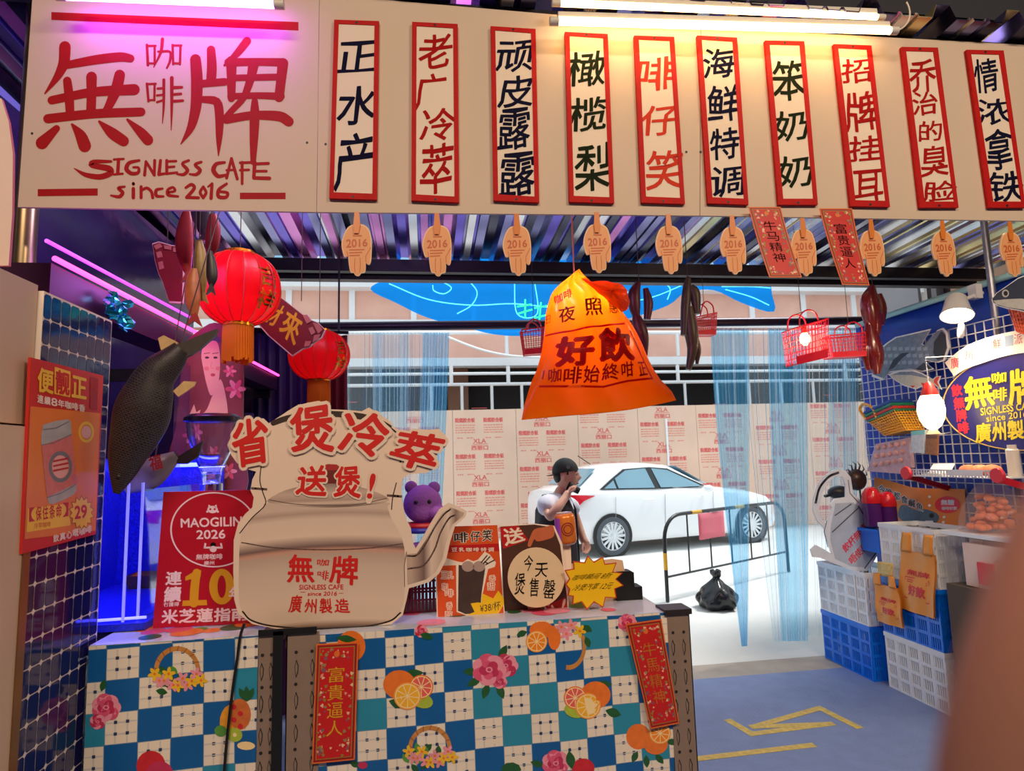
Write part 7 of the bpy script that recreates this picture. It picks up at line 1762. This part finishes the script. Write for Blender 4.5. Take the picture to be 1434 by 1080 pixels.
mb = MB(); mb.tube([c+Vector((0, 0, 39*k)), c+Vector((0, 0, 75*k)), (XG-0.006, c.y, c.z+78*k)], 0.003, mat_wire, 6); obj('cord', mb, t)
lamp('egg_lamp_light', 'POINT', c, 14, (1.0, 0.80, 0.50), 0.07)

# oval sign
XO = 3.34; OP = PX(XO, -1)
ce = OP(1432, 560); ay = OP(1318, 562).y-ce.y; bz = (OP(1424, 488)-OP(1424, 632)).z/2
t = thing('oval_sign', 'dark blue oval sign with yellow rim and yellow shop lettering', 'sign', OP(1424, 632))
def oe(f, o=0.0): return [Vector((XO-o, ce.y+ay*f*math.cos(2*PI*i/64), ce.z+bz*f*math.sin(2*PI*i/64))) for i in range(64)]
mb = MB(); mb.slab(oe(1.0), oe(1.0, -0.02), M('oval_dark_rim', (44, 40, 60), rough=0.4)); obj('board', mb, t, False)
mb = MB(); mb.slab(oe(0.985, 0.003), oe(0.985, 0.0), M('oval_yellow_rim', (240, 206, 120), rough=0.4)); obj('yellow_rim', mb, t, False)
mb = MB(); mb.add(oe(0.965, 0.0036), [tuple(range(64))], M('oval_blue', (40, 36, 118), rough=0.3, var=0.15)); obj('blue_face', mb, t, False)
mat_oy = M('oval_yellow_letter', (244, 214, 40), rough=0.4); mat_or = M('oval_red_letter', (226, 40, 60), rough=0.4)
mb = MB()
for ch, q in (('無', [(1351,530),(1388,524),(1394,566),(1354,574)]), ('咖', [(1390,523),(1410,520),(1410,535),(1391,538)]), ('啡', [(1392,545),(1411,542),(1411,560),(1393,563)]), ('牌', [(1414,520),(1456,512),(1458,560),(1415,566)]),
              ('廣', [(1367,594),(1388,592),(1389,618),(1368,620)]), ('州', [(1391,592),(1409,591),(1410,616),(1391,618)]), ('製', [(1412,590),(1434,588),(1435,614),(1413,616)]), ('造', [(1438,588),(1462,585),(1463,612),(1439,614)])): mb.text(ch, q, OP, mat_oy, 0.006, bold=0.035)
mb.text('SIGNLESS CAFE', [(1374,572),(1450,562),(1450,572),(1375,582)], OP, mat_oy, 0.006, bold=0.04); mb.text('since 2016', [(1382,582),(1440,575),(1440,584),(1383,591)], OP, mat_oy, 0.006, bold=0.03)
for i, ch in enumerate('飲無牌啡'): mb.text(ch, [(1333+i*3.2,540+i*17.5),(1347+i*3.2,538+i*17.5),(1349+i*3.2,553+i*17.5),(1335+i*3.2,556+i*17.5)], OP, mat_or, 0.006, bold=0.05)
obj('lettering', mb, t, False)
# arched white banner above it
AP = PX(3.33, -1); t = thing('arched_banner', 'arched white banner with faint red characters above the oval sign', 'banner', AP(1335, 526))
ao = [tuple(p) for p in spline([(1323,508),(1342,492),(1365,479),(1400,468),(1434,462),(1480,460)], 4)]; ai = [tuple(p) for p in spline([(1336,527),(1352,517),(1374,509),(1402,500),(1434,494),(1480,491)], 4)]
mb = MB(); n = len(ao); mb.add([AP(*p, o) for o in (0.0, -0.004) for p in ao+ai], [(i, i+1, n+i+1, n+i) for i in range(n-1)]+[(2*n+i, 3*n+i, 3*n+i+1, 2*n+i+1) for i in range(n-1)]+[(i, 2*n+i, 2*n+i+1, i+1) for i in range(n-1)]+[(n+i, n+i+1, 3*n+i+1, 3*n+i) for i in range(n-1)], M('banner_white', (244, 232, 216), rough=0.5)); obj('paper', mb, t, False)
mb = MB()
for ch, u, v, m_ in (('廣', 1337, 509, 'oval_red_letter'), ('州', 1356, 497, 'fish_print_red'), ('咸', 1376, 489, 'fish_print_scale'), ('鮮', 1396, 482, 'fish_print_red'), ('一', 1413, 478, 'fish_print_scale'), ('派', 1426, 475, 'fish_print_red')): mb.text(ch, [(u-6,v-7),(u+6,v-9),(u+6,v+6),(u-5,v+8)], AP, _M[m_], 0.001)
obj('lettering', mb, t, False)

# crates
def crate(label, x0, x1, y0, y1, z0, z1, mt, grp, rows_=4, colx=4, coly=5, slots=True):
    t = thing('plastic_crate', label, 'crate', ((x0+x1)/2, (y0+y1)/2, z0), grp)
    mb = MB(); th = 0.006; h = z1-z0
    mb.box((x0+0.01, y0+0.01, z0), (x1-0.01, y1-0.01, z0+0.012), mt)
    mb.box((x0-0.006, y0-0.006, z1-0.028), (x1+0.006, y0+th, z1), mt); mb.box((x0-0.006, y1-th, z1-0.028), (x1+0.006, y1+0.006, z1), mt); mb.box((x0-0.006, y0+th, z1-0.028), (x0+th, y1-th, z1), mt); mb.box((x1-th, y0+th, z1-0.028), (x1+0.006, y1-th, z1), mt)
    def face(p, q, nrm):
        p, q = Vector(p), Vector(q); d = q-p; L = d.length; d.normalize(); nrm = Vector(nrm)
        nc = coly if abs(d.y) > 0.5 else colx
        def bx(a, b, c, e, out=0.0):
            P0 = p+d*a+Vector((0, 0, c)); P1 = p+d*b+Vector((0, 0, e)); P1 = P1-nrm*th
            P0 = P0+nrm*out
            mb.box(tuple(min(P0[i], P1[i]) for i in range(3)), tuple(max(P0[i], P1[i]) for i in range(3)), mt)
        for i in range(nc+1): s = L*i/nc; bx(max(0, s-0.011), min(L, s+0.011), 0.0, h-0.028, 0.003)
        rh = (h-0.03)/rows_
        for j in range(rows_+1): z = (h-0.03)*j/rows_; bx(0, L, max(0, z-0.010), min(h-0.028, z+0.010), 0.002)
        if slots:
            for i in range(nc):
                for s in range(1, 6):
                    c = L*(i+s/6)/nc; bx(c-0.0035, c+0.0035, 0.0, h-0.03)
        else: bx(0, L, 0.0, rh*0.45); 
    face((x0, y0, z0), (x0, y1, z0), (-1, 0, 0)); face((x1, y0, z0), (x1, y1, z0), (1, 0, 0)); face((x0, y0, z0), (x1, y0, z0), (0, -1, 0)); face((x0, y1, z0), (x1, y1, z0), (0, 1, 0))
    obj('basket_shell', mb, t, False)
    return t
mat_cwh = M('white_crate_plastic', (242, 245, 252), rough=0.35); mat_cbl = M('blue_crate_plastic', (4, 122, 250), rough=0.3)
ga = 'plastic crates stacked by the right wall'
crate('bottom blue crate of the two-high stack beside the right curtain', 3.035, 3.40, 4.125, 4.66, 0.0, 0.365, mat_cbl, ga)
crate('white crate on top of the two-high stack, holding the small kettle cut-out', 3.035, 3.40, 4.125, 4.66, 0.366, 0.73, mat_cwh, ga)
crate('bottom white crate of the nearer stack, standing on the blue mat', 3.075, 3.382, 3.53, 4.03, 0.0, 0.36, mat_cwh, ga)
crate('blue crate in the middle of the nearer stack', 3.075, 3.382, 3.53, 4.03, 0.361, 0.73, mat_cbl, ga)
crate('top white crate of the nearer stack behind the larger orange carrier bag', 3.085, 3.382, 3.53, 4.00, 0.731, 1.09, mat_cwh, ga)
# white slanted-hole fill of the top crate, goods inside it
mat_film = MT('clear_film', (252, 236, 230), 0.5, 0.80, rough=0.08); mat_snack = M('orange_snack', (240, 140, 100), rough=0.5, var=0.25, scale=40)
# carton with packets, mostly behind the finger
mb = MB(); mb.box((3.02, 2.65, 0), (3.42, 3.40, 0.80), M('dark_carton', (92, 78, 66), rough=0.8, var=0.15)); mb.box((3.02, 3.02, 0.80), (3.42, 3.04, 0.802), M('carton_tape', (150, 120, 80), rough=0.5)); solo('carton', mb, 'dark carton beside the nearer crate stack', 'box')
t = thing('goods_bag', 'clear bag of pale packets with a red label on the dark carton', 'bag', (3.2, 3.1, 0.803))
mb = MB()
for i in range(6): mb.box((3.06+0.05*i, 2.75+0.02*(i % 3), 0.806), (3.10+0.05*i, 3.30, 1.045+0.02*(i % 2)), M('pale_packet', (236, 206, 190), rough=0.4, var=0.1))
obj('packets', mb, t, False)
mb = MB(); mb.box((3.045, 3.10, 0.83), (3.058, 3.20, 0.95), mat_or); obj('red_label', mb, t, False)
mb = MB(); mb.grid(lambda s, t_: Vector((3.21+(0.185-0.05*t_)*math.cos(2*PI*s), 3.03+(0.34-0.08*t_)*math.sin(2*PI*s), 0.804+0.27*t_)), 32, 8, mat_film); obj('clear_bag', mb, t)
mb = MB(); mb.box((3.06, 2.86, 1.078), (3.40, 3.45, 1.084), mat_cwh); mb.box((3.06, 2.86, 1.084), (3.066, 3.45, 1.10), mat_cwh); mb.box((3.394, 2.86, 1.084), (3.40, 3.45, 1.10), mat_cwh); mb.box((3.066, 2.86, 1.084), (3.394, 2.866, 1.10), mat_cwh); mb.box((3.066, 3.444, 1.084), (3.394, 3.45, 1.10), mat_cwh); mb.box((3.08, 2.88, 1.084), (3.38, 3.43, 1.100), mat_cwh)
solo('white_tray', mb, 'shallow white tray lying on the clear bag of pale packets', 'tray')
t = thing('goods_bag', 'clear bag of orange-pink snacks on the white tray beside the top crate', 'bag', (3.26, 3.24, 1.101))
pass
mb = MB(); rg = random.Random(9)
for i in range(60):
    a = rg.random()*6.28; r = 0.14*math.sqrt(rg.random()); z = rg.random()
    mb.ell((3.235+0.92*r*math.cos(a)*(1-0.4*z), 3.24+1.0*r*math.sin(a)*(1-0.4*z), 1.11+0.02+0.17*z), (0.03, 0.022, 0.018), mat_snack, 8, 6, Matrix.Rotation(rg.random()*3, 3, 'Z'))
o = obj('snacks', mb, t); o['kind'] = 'stuff'
mb = MB(); mb.grid(lambda s, t_: Vector((3.235+(0.165-0.11*t_**2)*math.cos(2*PI*s)*(1+0.04*math.sin(s*40)), 3.24+(0.185-0.12*t_**2)*math.sin(2*PI*s)*(1+0.04*math.sin(s*35+1)), 1.1015+0.28*t_)), 40, 10, mat_film); obj('clear_bag', mb, t)
# orange printed carrier bags hung on the crates
mat_ob = M('orange_carrier', (246, 156, 50), rough=0.35, var=0.08, scale=8, sss=0.1)
def vest_bag(label, q, X, handle_top, win, lines):
    pl = PX(X, -1); t = thing('carrier_bag', label, 'bag', pl(*q[2]), 'orange carrier bags on the crates')
    tl, tr, br, bl2 = q; mb = MB()
    def at(s, t_, o=0.0):
        p = Vector(tl).lerp(Vector(tr), s).lerp(Vector(bl2).lerp(Vector(br), s), t_); return pl(p.x, p.y, o+0.006*math.sin(s*9+t_*4)+0.004*math.sin(t_*11))
    t0 = handle_top
    mb.grid(lambda s, w: at(s, t0+(1-t0)*w), 10, 14, mat_ob); mb.grid(lambda s, w: at(1-s, t0+(1-t0)*w, -0.012), 10, 14, mat_ob)
    obj('bag', mb, t)
    for a, b in ((0.02, 0.30), (0.70, 0.98)):
        mb = MB(); mb.grid(lambda s, w: at(a+(b-a)*s, t0*w*1.05), 4, 6, mat_ob); o = obj('handle', mb, t); o.modifiers.new('t', 'SOLIDIFY').thickness = 0.006
    mb = MB(); pl2 = lambda u, v, o=0.0: at(u, v, 0.002)
    mb.text('無牌', (0.18, 0.47, 0.86, 0.54), pl2, mat_or, 0, bold=0.02)
    mb.line([(0.15, 0.57), (0.85, 0.57), (0.85, 0.84), (0.15, 0.84), (0.15, 0.57)], 0.012, pl2, mat_or); 
    for v in (0.60, 0.625): mb.line([(0.2, v), (0.8, v)], 0.010, pl2, mat_or)
    mb.text('好飲', (0.26, 0.66, 0.76, 0.79), pl2, mat_or, 0, bold=0.04)
    obj('red_print', mb, t, False)
    return t
vest_bag('larger orange carrier bag with red print over the top white crate', [(1264,745),(1308,750),(1307,867),(1258,851)], 3.048, 0.24, None, None)
vest_bag('smaller orange carrier bag with red print between the two crate stacks', [(1224,802),(1254,808),(1264,881),(1228,870)], 3.022, 0.22, None, None)
mb = MB(); a = P(1240, 795, X=3.03); mb.grid(lambda s, t_: P(1229+21*s, 786+20*t_+3*s, X=3.018)+Vector((0.004*math.sin(s*8), 0, 0)), 6, 4, M('price_tag_print', (246, 190, 110), rough=0.4, var=0.5, scale=60)); o = solo('price_tag', mb, 'small orange printed tag above the smaller orange carrier bag', 'tag'); o.modifiers.new('t', 'SOLIDIFY').thickness = 0.003
# small kettle cut-out leaning in the white crate
YK2 = 4.22; K2 = PY(YK2); c2 = crop(1080, 600, 3.856)
t = thing('kettle_cutout', 'small tilted kettle cut-out with red characters standing in the white crate', 'sign', K2(1190, 800))
ou = c2([(300,250),(345,222),(400,228),(430,265),(442,350),(480,388),(540,470),(590,560),(597,640),(560,710),(520,770),(440,768),(340,730),(270,700),(225,695),(213,655),(240,630),(290,655),(328,680),(302,600),(286,540),(250,500),(226,445),(230,380),(255,305)])
inn = c2([(258,440),(268,370),(300,300),(345,258),(385,260),(402,300),(402,372),(345,380),(318,410),(330,430),(308,490),(292,515),(272,490)])
n = len(ou); j = 20
loop = ou[:j+1] + [inn[0]] + inn[:0:-1] + [inn[0]] + ou[j:]
mb = MB()
front = [K2(*p) for p in ou]; 
loop3 = [K2(*p) for p in ou[:j+1]] + [K2(*p) for p in ([inn[0]]+inn[:0:-1]+[inn[0]])] + [K2(*p) for p in ou[j:]]
import mathutils.geometry as mg
def with_hole(mb, o_, i_, pl, off, mt, flip=False):
    v2 = [Vector((p[0], p[1])) for p in o_+i_]; no, ni = len(o_), len(i_)
    e = [(k, (k+1) % no) for k in range(no)]+[(no+k, no+(k+1) % ni) for k in range(ni)]
    f = [list(range(no)), list(range(no, no+ni))[::-1]]
    r = mg.delaunay_2d_cdt(v2, e, [], 0, 1e-6)
    def inside(p, poly):
        c = False
        for k in range(len(poly)):
            a, b = poly[k-1], poly[k]
            if (a[1] > p[1]) != (b[1] > p[1]) and p[0] < (b[0]-a[0])*(p[1]-a[1])/(b[1]-a[1])+a[0]: c = not c
        return c
    fs = []
    for t_ in r[2]:
        cx = sum(r[0][k][0] for k in t_)/len(t_); cy = sum(r[0][k][1] for k in t_)/len(t_)
        if inside((cx, cy), o_) and not inside((cx, cy), i_): fs.append(tuple(t_) if not flip else tuple(reversed(t_)))
    mb.add([pl(p[0], p[1], off) for p in r[0]], fs, mt)
with_hole(mb, ou, inn, K2, 0.0, mat_cr); with_hole(mb, ou, inn, K2, -0.012, mat_cr, True)
mat_k2 = M('cutout_bluewhite', (216, 226, 246), rough=0.5)
mb.m = [mb.mi(mat_k2)]*len(mb.m)
for lp in (ou, inn):
    n = len(lp); mb.add([K2(*p) for p in lp]+[K2(p[0], p[1], -0.012) for p in lp], [(k, n+k, n+(k+1) % n, (k+1) % n) for k in range(n)], mat_cr)
obj('card', mb, t, False)
mb = MB(); mat_kg = M('kettle_print_grey', (176, 190, 214), rough=0.4, var=0.25, scale=9); mat_kg2 = M('kettle_print_dark', (70, 74, 92), rough=0.4)
mb.poly(c2([(345,405),(440,400),(490,430),(545,500),(575,570),(578,640),(545,705),(505,752),(430,745),(345,705),(318,600),(322,520),(340,440)]), K2, mat_kg, 0.0008)
for q in ([(345,470),(430,410)], [(330,560),(470,430)], [(470,420),(500,470)], [(505,755),(575,660),(588,610)]): mb.line(c2(q), 1.6, K2, mat_kg2, 0.0012)
mb.line([tuple(p) for p in spline([Vector(p) for p in c2([(240,400),(262,320),(310,262),(360,240)])], 5)], 3.2, K2, mat_kg2, 0.0010); mb.line(c2([(300,500),(285,560),(305,640)]), 1.0, K2, mat_kg2, 0.001); mb.line(c2([(415,280),(425,350),(470,400)]), 1.0, K2, mat_kg2, 0.001)
obj('printed_kettle', mb, t, False)
mb = MB()
for i, ch in enumerate('飲杯無牌'): mb.text(ch, c2([(378+i*30,640-i*32),(405+i*30,605-i*32),(432+i*30,640-i*32),(402+i*30,675-i*32)]), K2, mat_or, 0.0014, bold=0.02)
for i, ch in enumerate('唔使再揾'): mb.text(ch, c2([(415+i*30,705-i*32),(442+i*30,670-i*32),(468+i*30,705-i*32),(440+i*30,738-i*32)]), K2, mat_or, 0.0014, bold=0.02)
obj('lettering', mb, t, False)
mb = MB(); a = K2(1215, 790); mb.bar((a.x, YK2+0.014, a.z), (a.x, YK2+0.12, 0.382), 0.02, 0.01, mat_kedge); b = K2(1200, 800); mb.bar((b.x, YK2+0.006, b.z+0.02), (b.x, YK2+0.006, 0.3785), 0.03, 0.008, mat_kedge); obj('stand', mb, t, False)
# dark spiky ornament behind it
t = thing('dark_ornament', 'dark brown spiky ornament behind the small kettle cut-out', 'ornament', P(1190, 700, Y=4.45))
mb = MB(); k = (P(1190, 700, Y=4.45)-P(1191, 700, Y=4.45)).length
c = P(1199, 672, Y=4.45); mb.ell(c, (13*k, 11*k, 14*k), M('dark_brown_gloss', (66, 46, 36), rough=0.3, var=0.4, scale=20), 16, 12); obj('upper_body', mb, t)
c2_ = P(1175, 690, Y=4.45); mb = MB(); mb.ell(c2_, (15*k, 10*k, 9*k), M('dark_grey_gloss', (44, 44, 46), rough=0.3, var=0.4, scale=20), 16, 12); mb.bar(c2_+Vector((-12*k, 0, -2*k)), c2_+Vector((-20*k, 0, -4*k)), 5*k, 3*k, M('dark_grey_gloss', (44, 44, 46))); obj('lower_body', mb, t)
mb = MB()
for i in range(7):
    a = 0.3+i*0.42; mb.tube([c+Vector((10*k*math.cos(a), 0, 12*k*math.sin(a))), c+Vector((15*k*math.cos(a), -0.01, 20*k*math.sin(a))), c+Vector((17*k*math.cos(a+0.2), 0, 24*k*math.sin(a+0.2)))], [1.2*k, 0.9*k, 0.3*k], M('dark_brown_gloss', (66, 46, 36)), 6)
obj('spikes', mb, t)
mb = MB(); mb.tube([c+Vector((4*k, 0, -12*k)), Vector((c.x+4*k, 4.45, 0.3785))], 0.006, mat_dark, 6); obj('stem', mb, t)
# blue crate behind with purple jars
xb = 3.135; crate('blue crate raised behind the small kettle cut-out under the purple jars', xb+0.01, 3.40, 4.30, 4.655, 0.731, 1.03, mat_cbl, ga, rows_=3, coly=4, colx=3) if False else None
def jar(label, u, v0, v1, r, X, Y):
    a = P(u, v1, Y=Y); k = (P(u, v1, Y=Y)-P(u+1, v1, Y=Y)).length; h = (P(u, v0, Y=Y)-a).z
    t = thing('jar', label, 'jar', a, 'purple jars on the shelf crate')
    mb = MB(); mb.lathe([(r*k*0.85, 0), (r*k, 0.01), (r*k, h*0.58), (r*k*0.95, h*0.62)], a, M('purple_plastic', (70, 24, 96), rough=0.25, sss=0.1), 22); obj('jar_body', mb, t)
    mb = MB(); mb.lathe([(r*k*1.06, h*0.60), (r*k*1.06, h*0.68), (r*k*0.95, h*0.84), (r*k*0.6, h*0.96), (r*k*0.2, h)], a, M('red_lid', (200, 30, 40), rough=0.2), 22); obj('lid', mb, t)
    return a
a1 = jar('purple jar with a red dome lid, left of the pair', 1224, 682, 738, 11, 0, 4.12); a2 = jar('purple jar with a red lid beside the orange fish poster, right of the pair', 1246, 688, 740, 10, 0, 4.08)
zsh = min(a1.z, a2.z)
t = thing('shelf_board', 'blue shelf board under the two purple jars', 'shelf', (3.25, 4.05, zsh-0.02))
mb = MB(); mb.box((3.08, 4.015, zsh-0.022), (3.39, 4.22, zsh-0.0005), mat_cbl); obj('board', mb, t, False)
mb = MB(); mb.box((3.09, 4.02, zsh-0.16), (3.12, 4.20, zsh-0.022), mat_cbl); obj('front_apron', mb, t, False)
# orange fish poster
PP = PX(3.395, -1); t = thing('fish_poster', 'orange poster with a drawn grey fish and black slanted characters behind the jars', 'poster', PP(1300, 752))
cF = crop(1200, 540, 4.91)
mb = MB(); mb.card(cF([(118,630),(240,660),(370,700),(480,708),(742,712),(745,980),(640,1010),(300,1010),(120,980)]), PP, 0.005, M('fish_poster_orange', (226, 130, 50), rough=0.4, var=0.08)); obj('board', mb, t, False)
mb = MB(); mb.poly(closed_spline(cF([(285,900),(300,830),(340,825),(400,855),(470,850),(550,880),(565,920),(520,960),(440,970),(350,950)]), 3), PP, M('drawn_fish', (74, 98, 120), rough=0.4, var=0.4, scale=40), 0.001); mb.disc(*cF([(515,895)])[0], 3.4, 3.4, PP, mat_black, 0.0016, 12); mb.poly(cF([(470,930),(525,930),(530,1005),(480,1005)]), PP, mat_cr, 0.0016)
mb.disc(*cF([(625,820)])[0], 18, 12, PP, mat_or, 0.001, 24)
for x, y in ((500,765),(500,825),(600,905),(595,940)): mb.disc(*cF([(x, y)])[0], 2, 1.8, PP, mat_cr, 0.001, 10)
obj('printed_picture', mb, t, False)
mb = MB(); rm = MB()
for i, ch in enumerate('今晚都食鹹魚'):
    q = cF([(150+i*52,680+i*24),(195+i*52,692+i*24),(195+i*52,745+i*24),(150+i*52,733+i*24)]); mb.text(ch, q, PP, mat_black, 0.0022, bold=0.02); rm.text(ch, q, PP, mat_cr, 0.0014, bold=0.09)
mb.text('無糖', cF([(580,785),(670,785),(670,822),(580,822)]), PP, mat_cr, 0.0016, bold=0.03); mb.text('咖啡好飲', cF([(585,832),(690,832),(690,856),(585,856)]), PP, mat_cr, 0.0016, bold=0.02)
obj('lettering_rim', rm, t, False); obj('lettering', mb, t, False)
# wire tray shelf with goods
XT0, XT1 = 3.12, 3.41; q0 = P(1272, 668, X=XT0); q1 = P(1400, 668, X=XT0); zt2 = 1.47
zt2 = P(1300, 668, X=XT0).z; yt1 = q0.y; yt0 = q1.y
t = thing('wire_tray', 'white wire tray shelf with red end caps below the oval sign', 'shelf', (3.27, (yt0+yt1)/2, zt2))
mb = MB(); mb.box((XT0, yt0, zt2), (XT1, yt1, zt2+0.006), mat_wire); y = yt0
while y < yt1: mb.box((XT0-0.002, y-0.003, zt2), (XT0+0.002, y+0.003, zt2+0.045), mat_wire); y += 0.022
mb.box((XT0-0.004, yt0, zt2+0.040), (XT0+0.003, yt1, zt2+0.048), mat_wire); obj('tray', mb, t, False)
for y in (yt0, yt1):
    mb = MB(); mb.lathe([(0.04, -0.012), (0.045, 0.0), (0.038, 0.012)], (XT0-0.01, y, zt2+0.02), mat_or, 20, Matrix.Rotation(PI/2, 3, 'Y')); obj('end_cap', mb, t)
    mb = MB(); mb.bar((XT0-0.005, y, zt2+0.0), (XT1, y, zt2-0.09), 0.02, 0.035, M('red_lid', (200, 30, 40))); obj('bracket', mb, t, False)
mb = MB(); mb.slab([(XT0-0.006, yt0+0.10, zt2+0.012), (XT0-0.006, yt0+0.34, zt2+0.012), (XT0-0.006, yt0+0.34, zt2+0.044), (XT0-0.006, yt0+0.10, zt2+0.044)], [(XT0-0.004, yt0+0.10, zt2+0.012), (XT0-0.004, yt0+0.34, zt2+0.012), (XT0-0.004, yt0+0.34, zt2+0.044), (XT0-0.004, yt0+0.10, zt2+0.044)], mat_cr); obj('price_strip', mb, t, False)
zz0 = zt2+0.0065; ym = (yt0+yt1)/2
mb = MB()
for k in range(3): mb.ell((3.27+0.02*k, ym+0.02-0.06*k, zz0+0.034), (0.05, 0.055, 0.034), mat_snack, 12, 8)
solo('snack_pack', mb, 'orange snack pack lying in the white wire tray', 'packet')
mb = MB(); mb.box((3.17, yt1-0.20, zz0), (3.24, yt1-0.06, zz0+0.012), mat_cr); mb.bar((3.20, yt1-0.16, zz0+0.012), (3.30, yt1-0.10, zz0+0.07), 0.12, 0.004, mat_cr); solo('price_card', mb, 'pale price card leaning at the left end of the wire tray', 'card')
# packs on the grid left of the tray
t = thing('snack_tray_pack', 'clear packed tray of pale pink snacks hanging on the wire grid', 'packet', P(1245, 662, X=3.30))
FP = PX(3.30, -1); mb = MB(); mb.card([(1226,622),(1272,613),(1276,655),(1264,664),(1214,660)], FP, 0.03, M('tray_pink', (216, 180, 186), rough=0.2, var=0.3, scale=30)); obj('tray', mb, t, False)
mb = MB()
for i in range(5):
    for j in range(3): mb.ell(FP(1230+i*9-j*2, 627+j*12-i*1.5, 0.004), (0.012, 0.022, 0.018), M('pale_snack', (232, 170, 160), rough=0.4, var=0.2, scale=60), 8, 6)
obj('snacks', mb, t)
mb = MB(); a = FP(1250, 620, -0.03); mb.tube([a, (XG-0.007, a.y, a.z+0.02)], 0.004, mat_wire, 6); obj('hook', mb, t)
FQ = PX(3.26, -1)
for lb, q, c_ in (('clear packet with pale blue top below the egg lamp, left of the brown one', [(1276,604),(1295,602),(1294,635),(1275,634)], (196, 206, 220)), ('brown packet hanging just below the egg lamp', [(1297,608),(1312,608),(1311,638),(1296,636)], (140, 96, 70))):
    t = thing('hanging_packet', lb, 'packet', FQ(*q[3]), 'packets hanging below the egg lamp')
    mb = MB(); mb.card(q, FQ, 0.018, M('packet_%d' % c_[0], c_, rough=0.2, var=0.35, scale=40)); obj('pouch', mb, t, False)
    mb = MB(); mb.card([q[0], q[1], (q[1][0], q[1][1]+6), (q[0][0], q[0][1]+6)], FQ, 0.004, M('packet_top_%d' % c_[0], (120, 190, 200) if c_[0] > 180 else (90, 60, 50)), o=0.002); obj('top_fold', mb, t, False)
    mb = MB(); a = FQ((q[0][0]+q[1][0])/2, q[0][1]+2, -0.02); mb.tube([a, (XG-0.007, a.y, a.z+0.02)], 0.004, mat_wire, 6); obj('hook', mb, t)
mb = MB(); mb.lathe([(0.0, 0), (0.032, 0), (0.032, 0.15), (0.022, 0.16), (0.022, 0.18), (0.0, 0.18)], (3.28, yt0+0.06, zz0), M('white_bottle', (232, 222, 206), rough=0.4), 20); solo('white_bottle', mb, 'white bottle at the right end of the wire tray', 'bottle')

# ================================================================ yellow tape on the mat
mat_tape = M('worn_yellow_tape', (206, 180, 90), rough=0.6, var=0.5, scale=30)
Z0 = PZ(0.0006)
def tape(label, pts, wd):
    mb = MB(); W = [Z0(*p) for p in pts]; W = [Vector((p.x, p.y, 0.0008)) for p in W]
    for i, (a, b) in enumerate(zip(W[:-1], W[1:])):
        d = (b-a).normalized(); n = Vector((-d.y, d.x, 0))*wd/2; a = a-d*wd/2; b = b+d*wd/2; z = Vector((0, 0, 0.0002*i+0.0006))
        mb.slab([a+n+z, a-n+z, b-n+z, b+n+z], [a+n, a-n, b-n, b+n], mat_tape)
    solo('floor_tape', mb, label, 'tape', 'worn yellow tape on the blue mat')
tape('zigzag of worn yellow tape on the blue mat', [(1022,1010),(1053,1028),(1162,1014),(1056,1018),(1148,992),(1200,1018)], 0.05)
tape('straight strip of worn yellow tape nearest the viewer on the mat', [(975,1063),(1135,1044)], 0.05)

# ================================================================ the viewer's hand, a blurred finger at the lens
def Q(u, v, dist): 
    d = ray(u, v); return CAM + d*dist
hd = thing('hand', 'blurred finger of the viewer covering the lower right corner of the lens', 'hand', Q(2000, 1900, 0.075))
mat_fsk = M('finger_skin', (182, 128, 108), rough=0.6, var=0.06, sss=0.1)
D0 = 0.056
V = [(Q(2060, 2050, 0.080), 0.016), (Q(1760, 1750, 0.074), 0.015), (Q(1500, 1480, 0.066), 0.0115), (Q(1453, 1200, 0.060), 0.0104), (Q(1516, 945, D0), 0.0098), (Q(1590, 752, D0), 0.0094), (Q(1655, 620, D0), 0.0075),
     (Q(1900, 1600, 0.078), 0.014), (Q(1760, 1300, 0.070), 0.0105), (Q(1790, 1050, 0.064), 0.0095), (Q(1850, 880, 0.062), 0.0075),
     (Q(2080, 1560, 0.080), 0.013), (Q(2010, 1280, 0.074), 0.0100), (Q(2050, 1080, 0.068), 0.0090), (Q(2100, 940, 0.066), 0.0072),
     (Q(2240, 1600, 0.082), 0.012), (Q(2240, 1360, 0.078), 0.0088), (Q(2270, 1200, 0.072), 0.0078), (Q(2300, 1090, 0.070), 0.006),
     (Q(1750, 2100, 0.072), 0.012), (Q(1500, 2000, 0.062), 0.0105), (Q(1330, 1860, 0.056), 0.0085), (Q(2300, 2500, 0.10), 0.022), (Q(2600, 3000, 0.13), 0.026)]
Ed = [(0,1),(1,2),(2,3),(3,4),(4,5),(5,6),(0,7),(7,8),(8,9),(9,10),(0,11),(11,12),(12,13),(13,14),(0,15),(15,16),(16,17),(17,18),(0,19),(19,20),(20,21),(0,22),(22,23)]
skin('hand_and_fingers', V, Ed, mat_fsk, hd)
mb = MB(); a = V[6][0].lerp(V[5][0], 0.2); d = (V[6][0]-V[5][0]).normalized()
mb.ell(a+CF*0.0072, (0.0055, 0.0055, 0.0018), M('nail', (220, 160, 140), rough=0.3), 12, 8, Vector((0, 0, 1)).rotation_difference(CF).to_matrix()); obj('nail', mb, hd)
bpy.data.objects.remove(_fo); bpy.data.curves.remove(_fc)
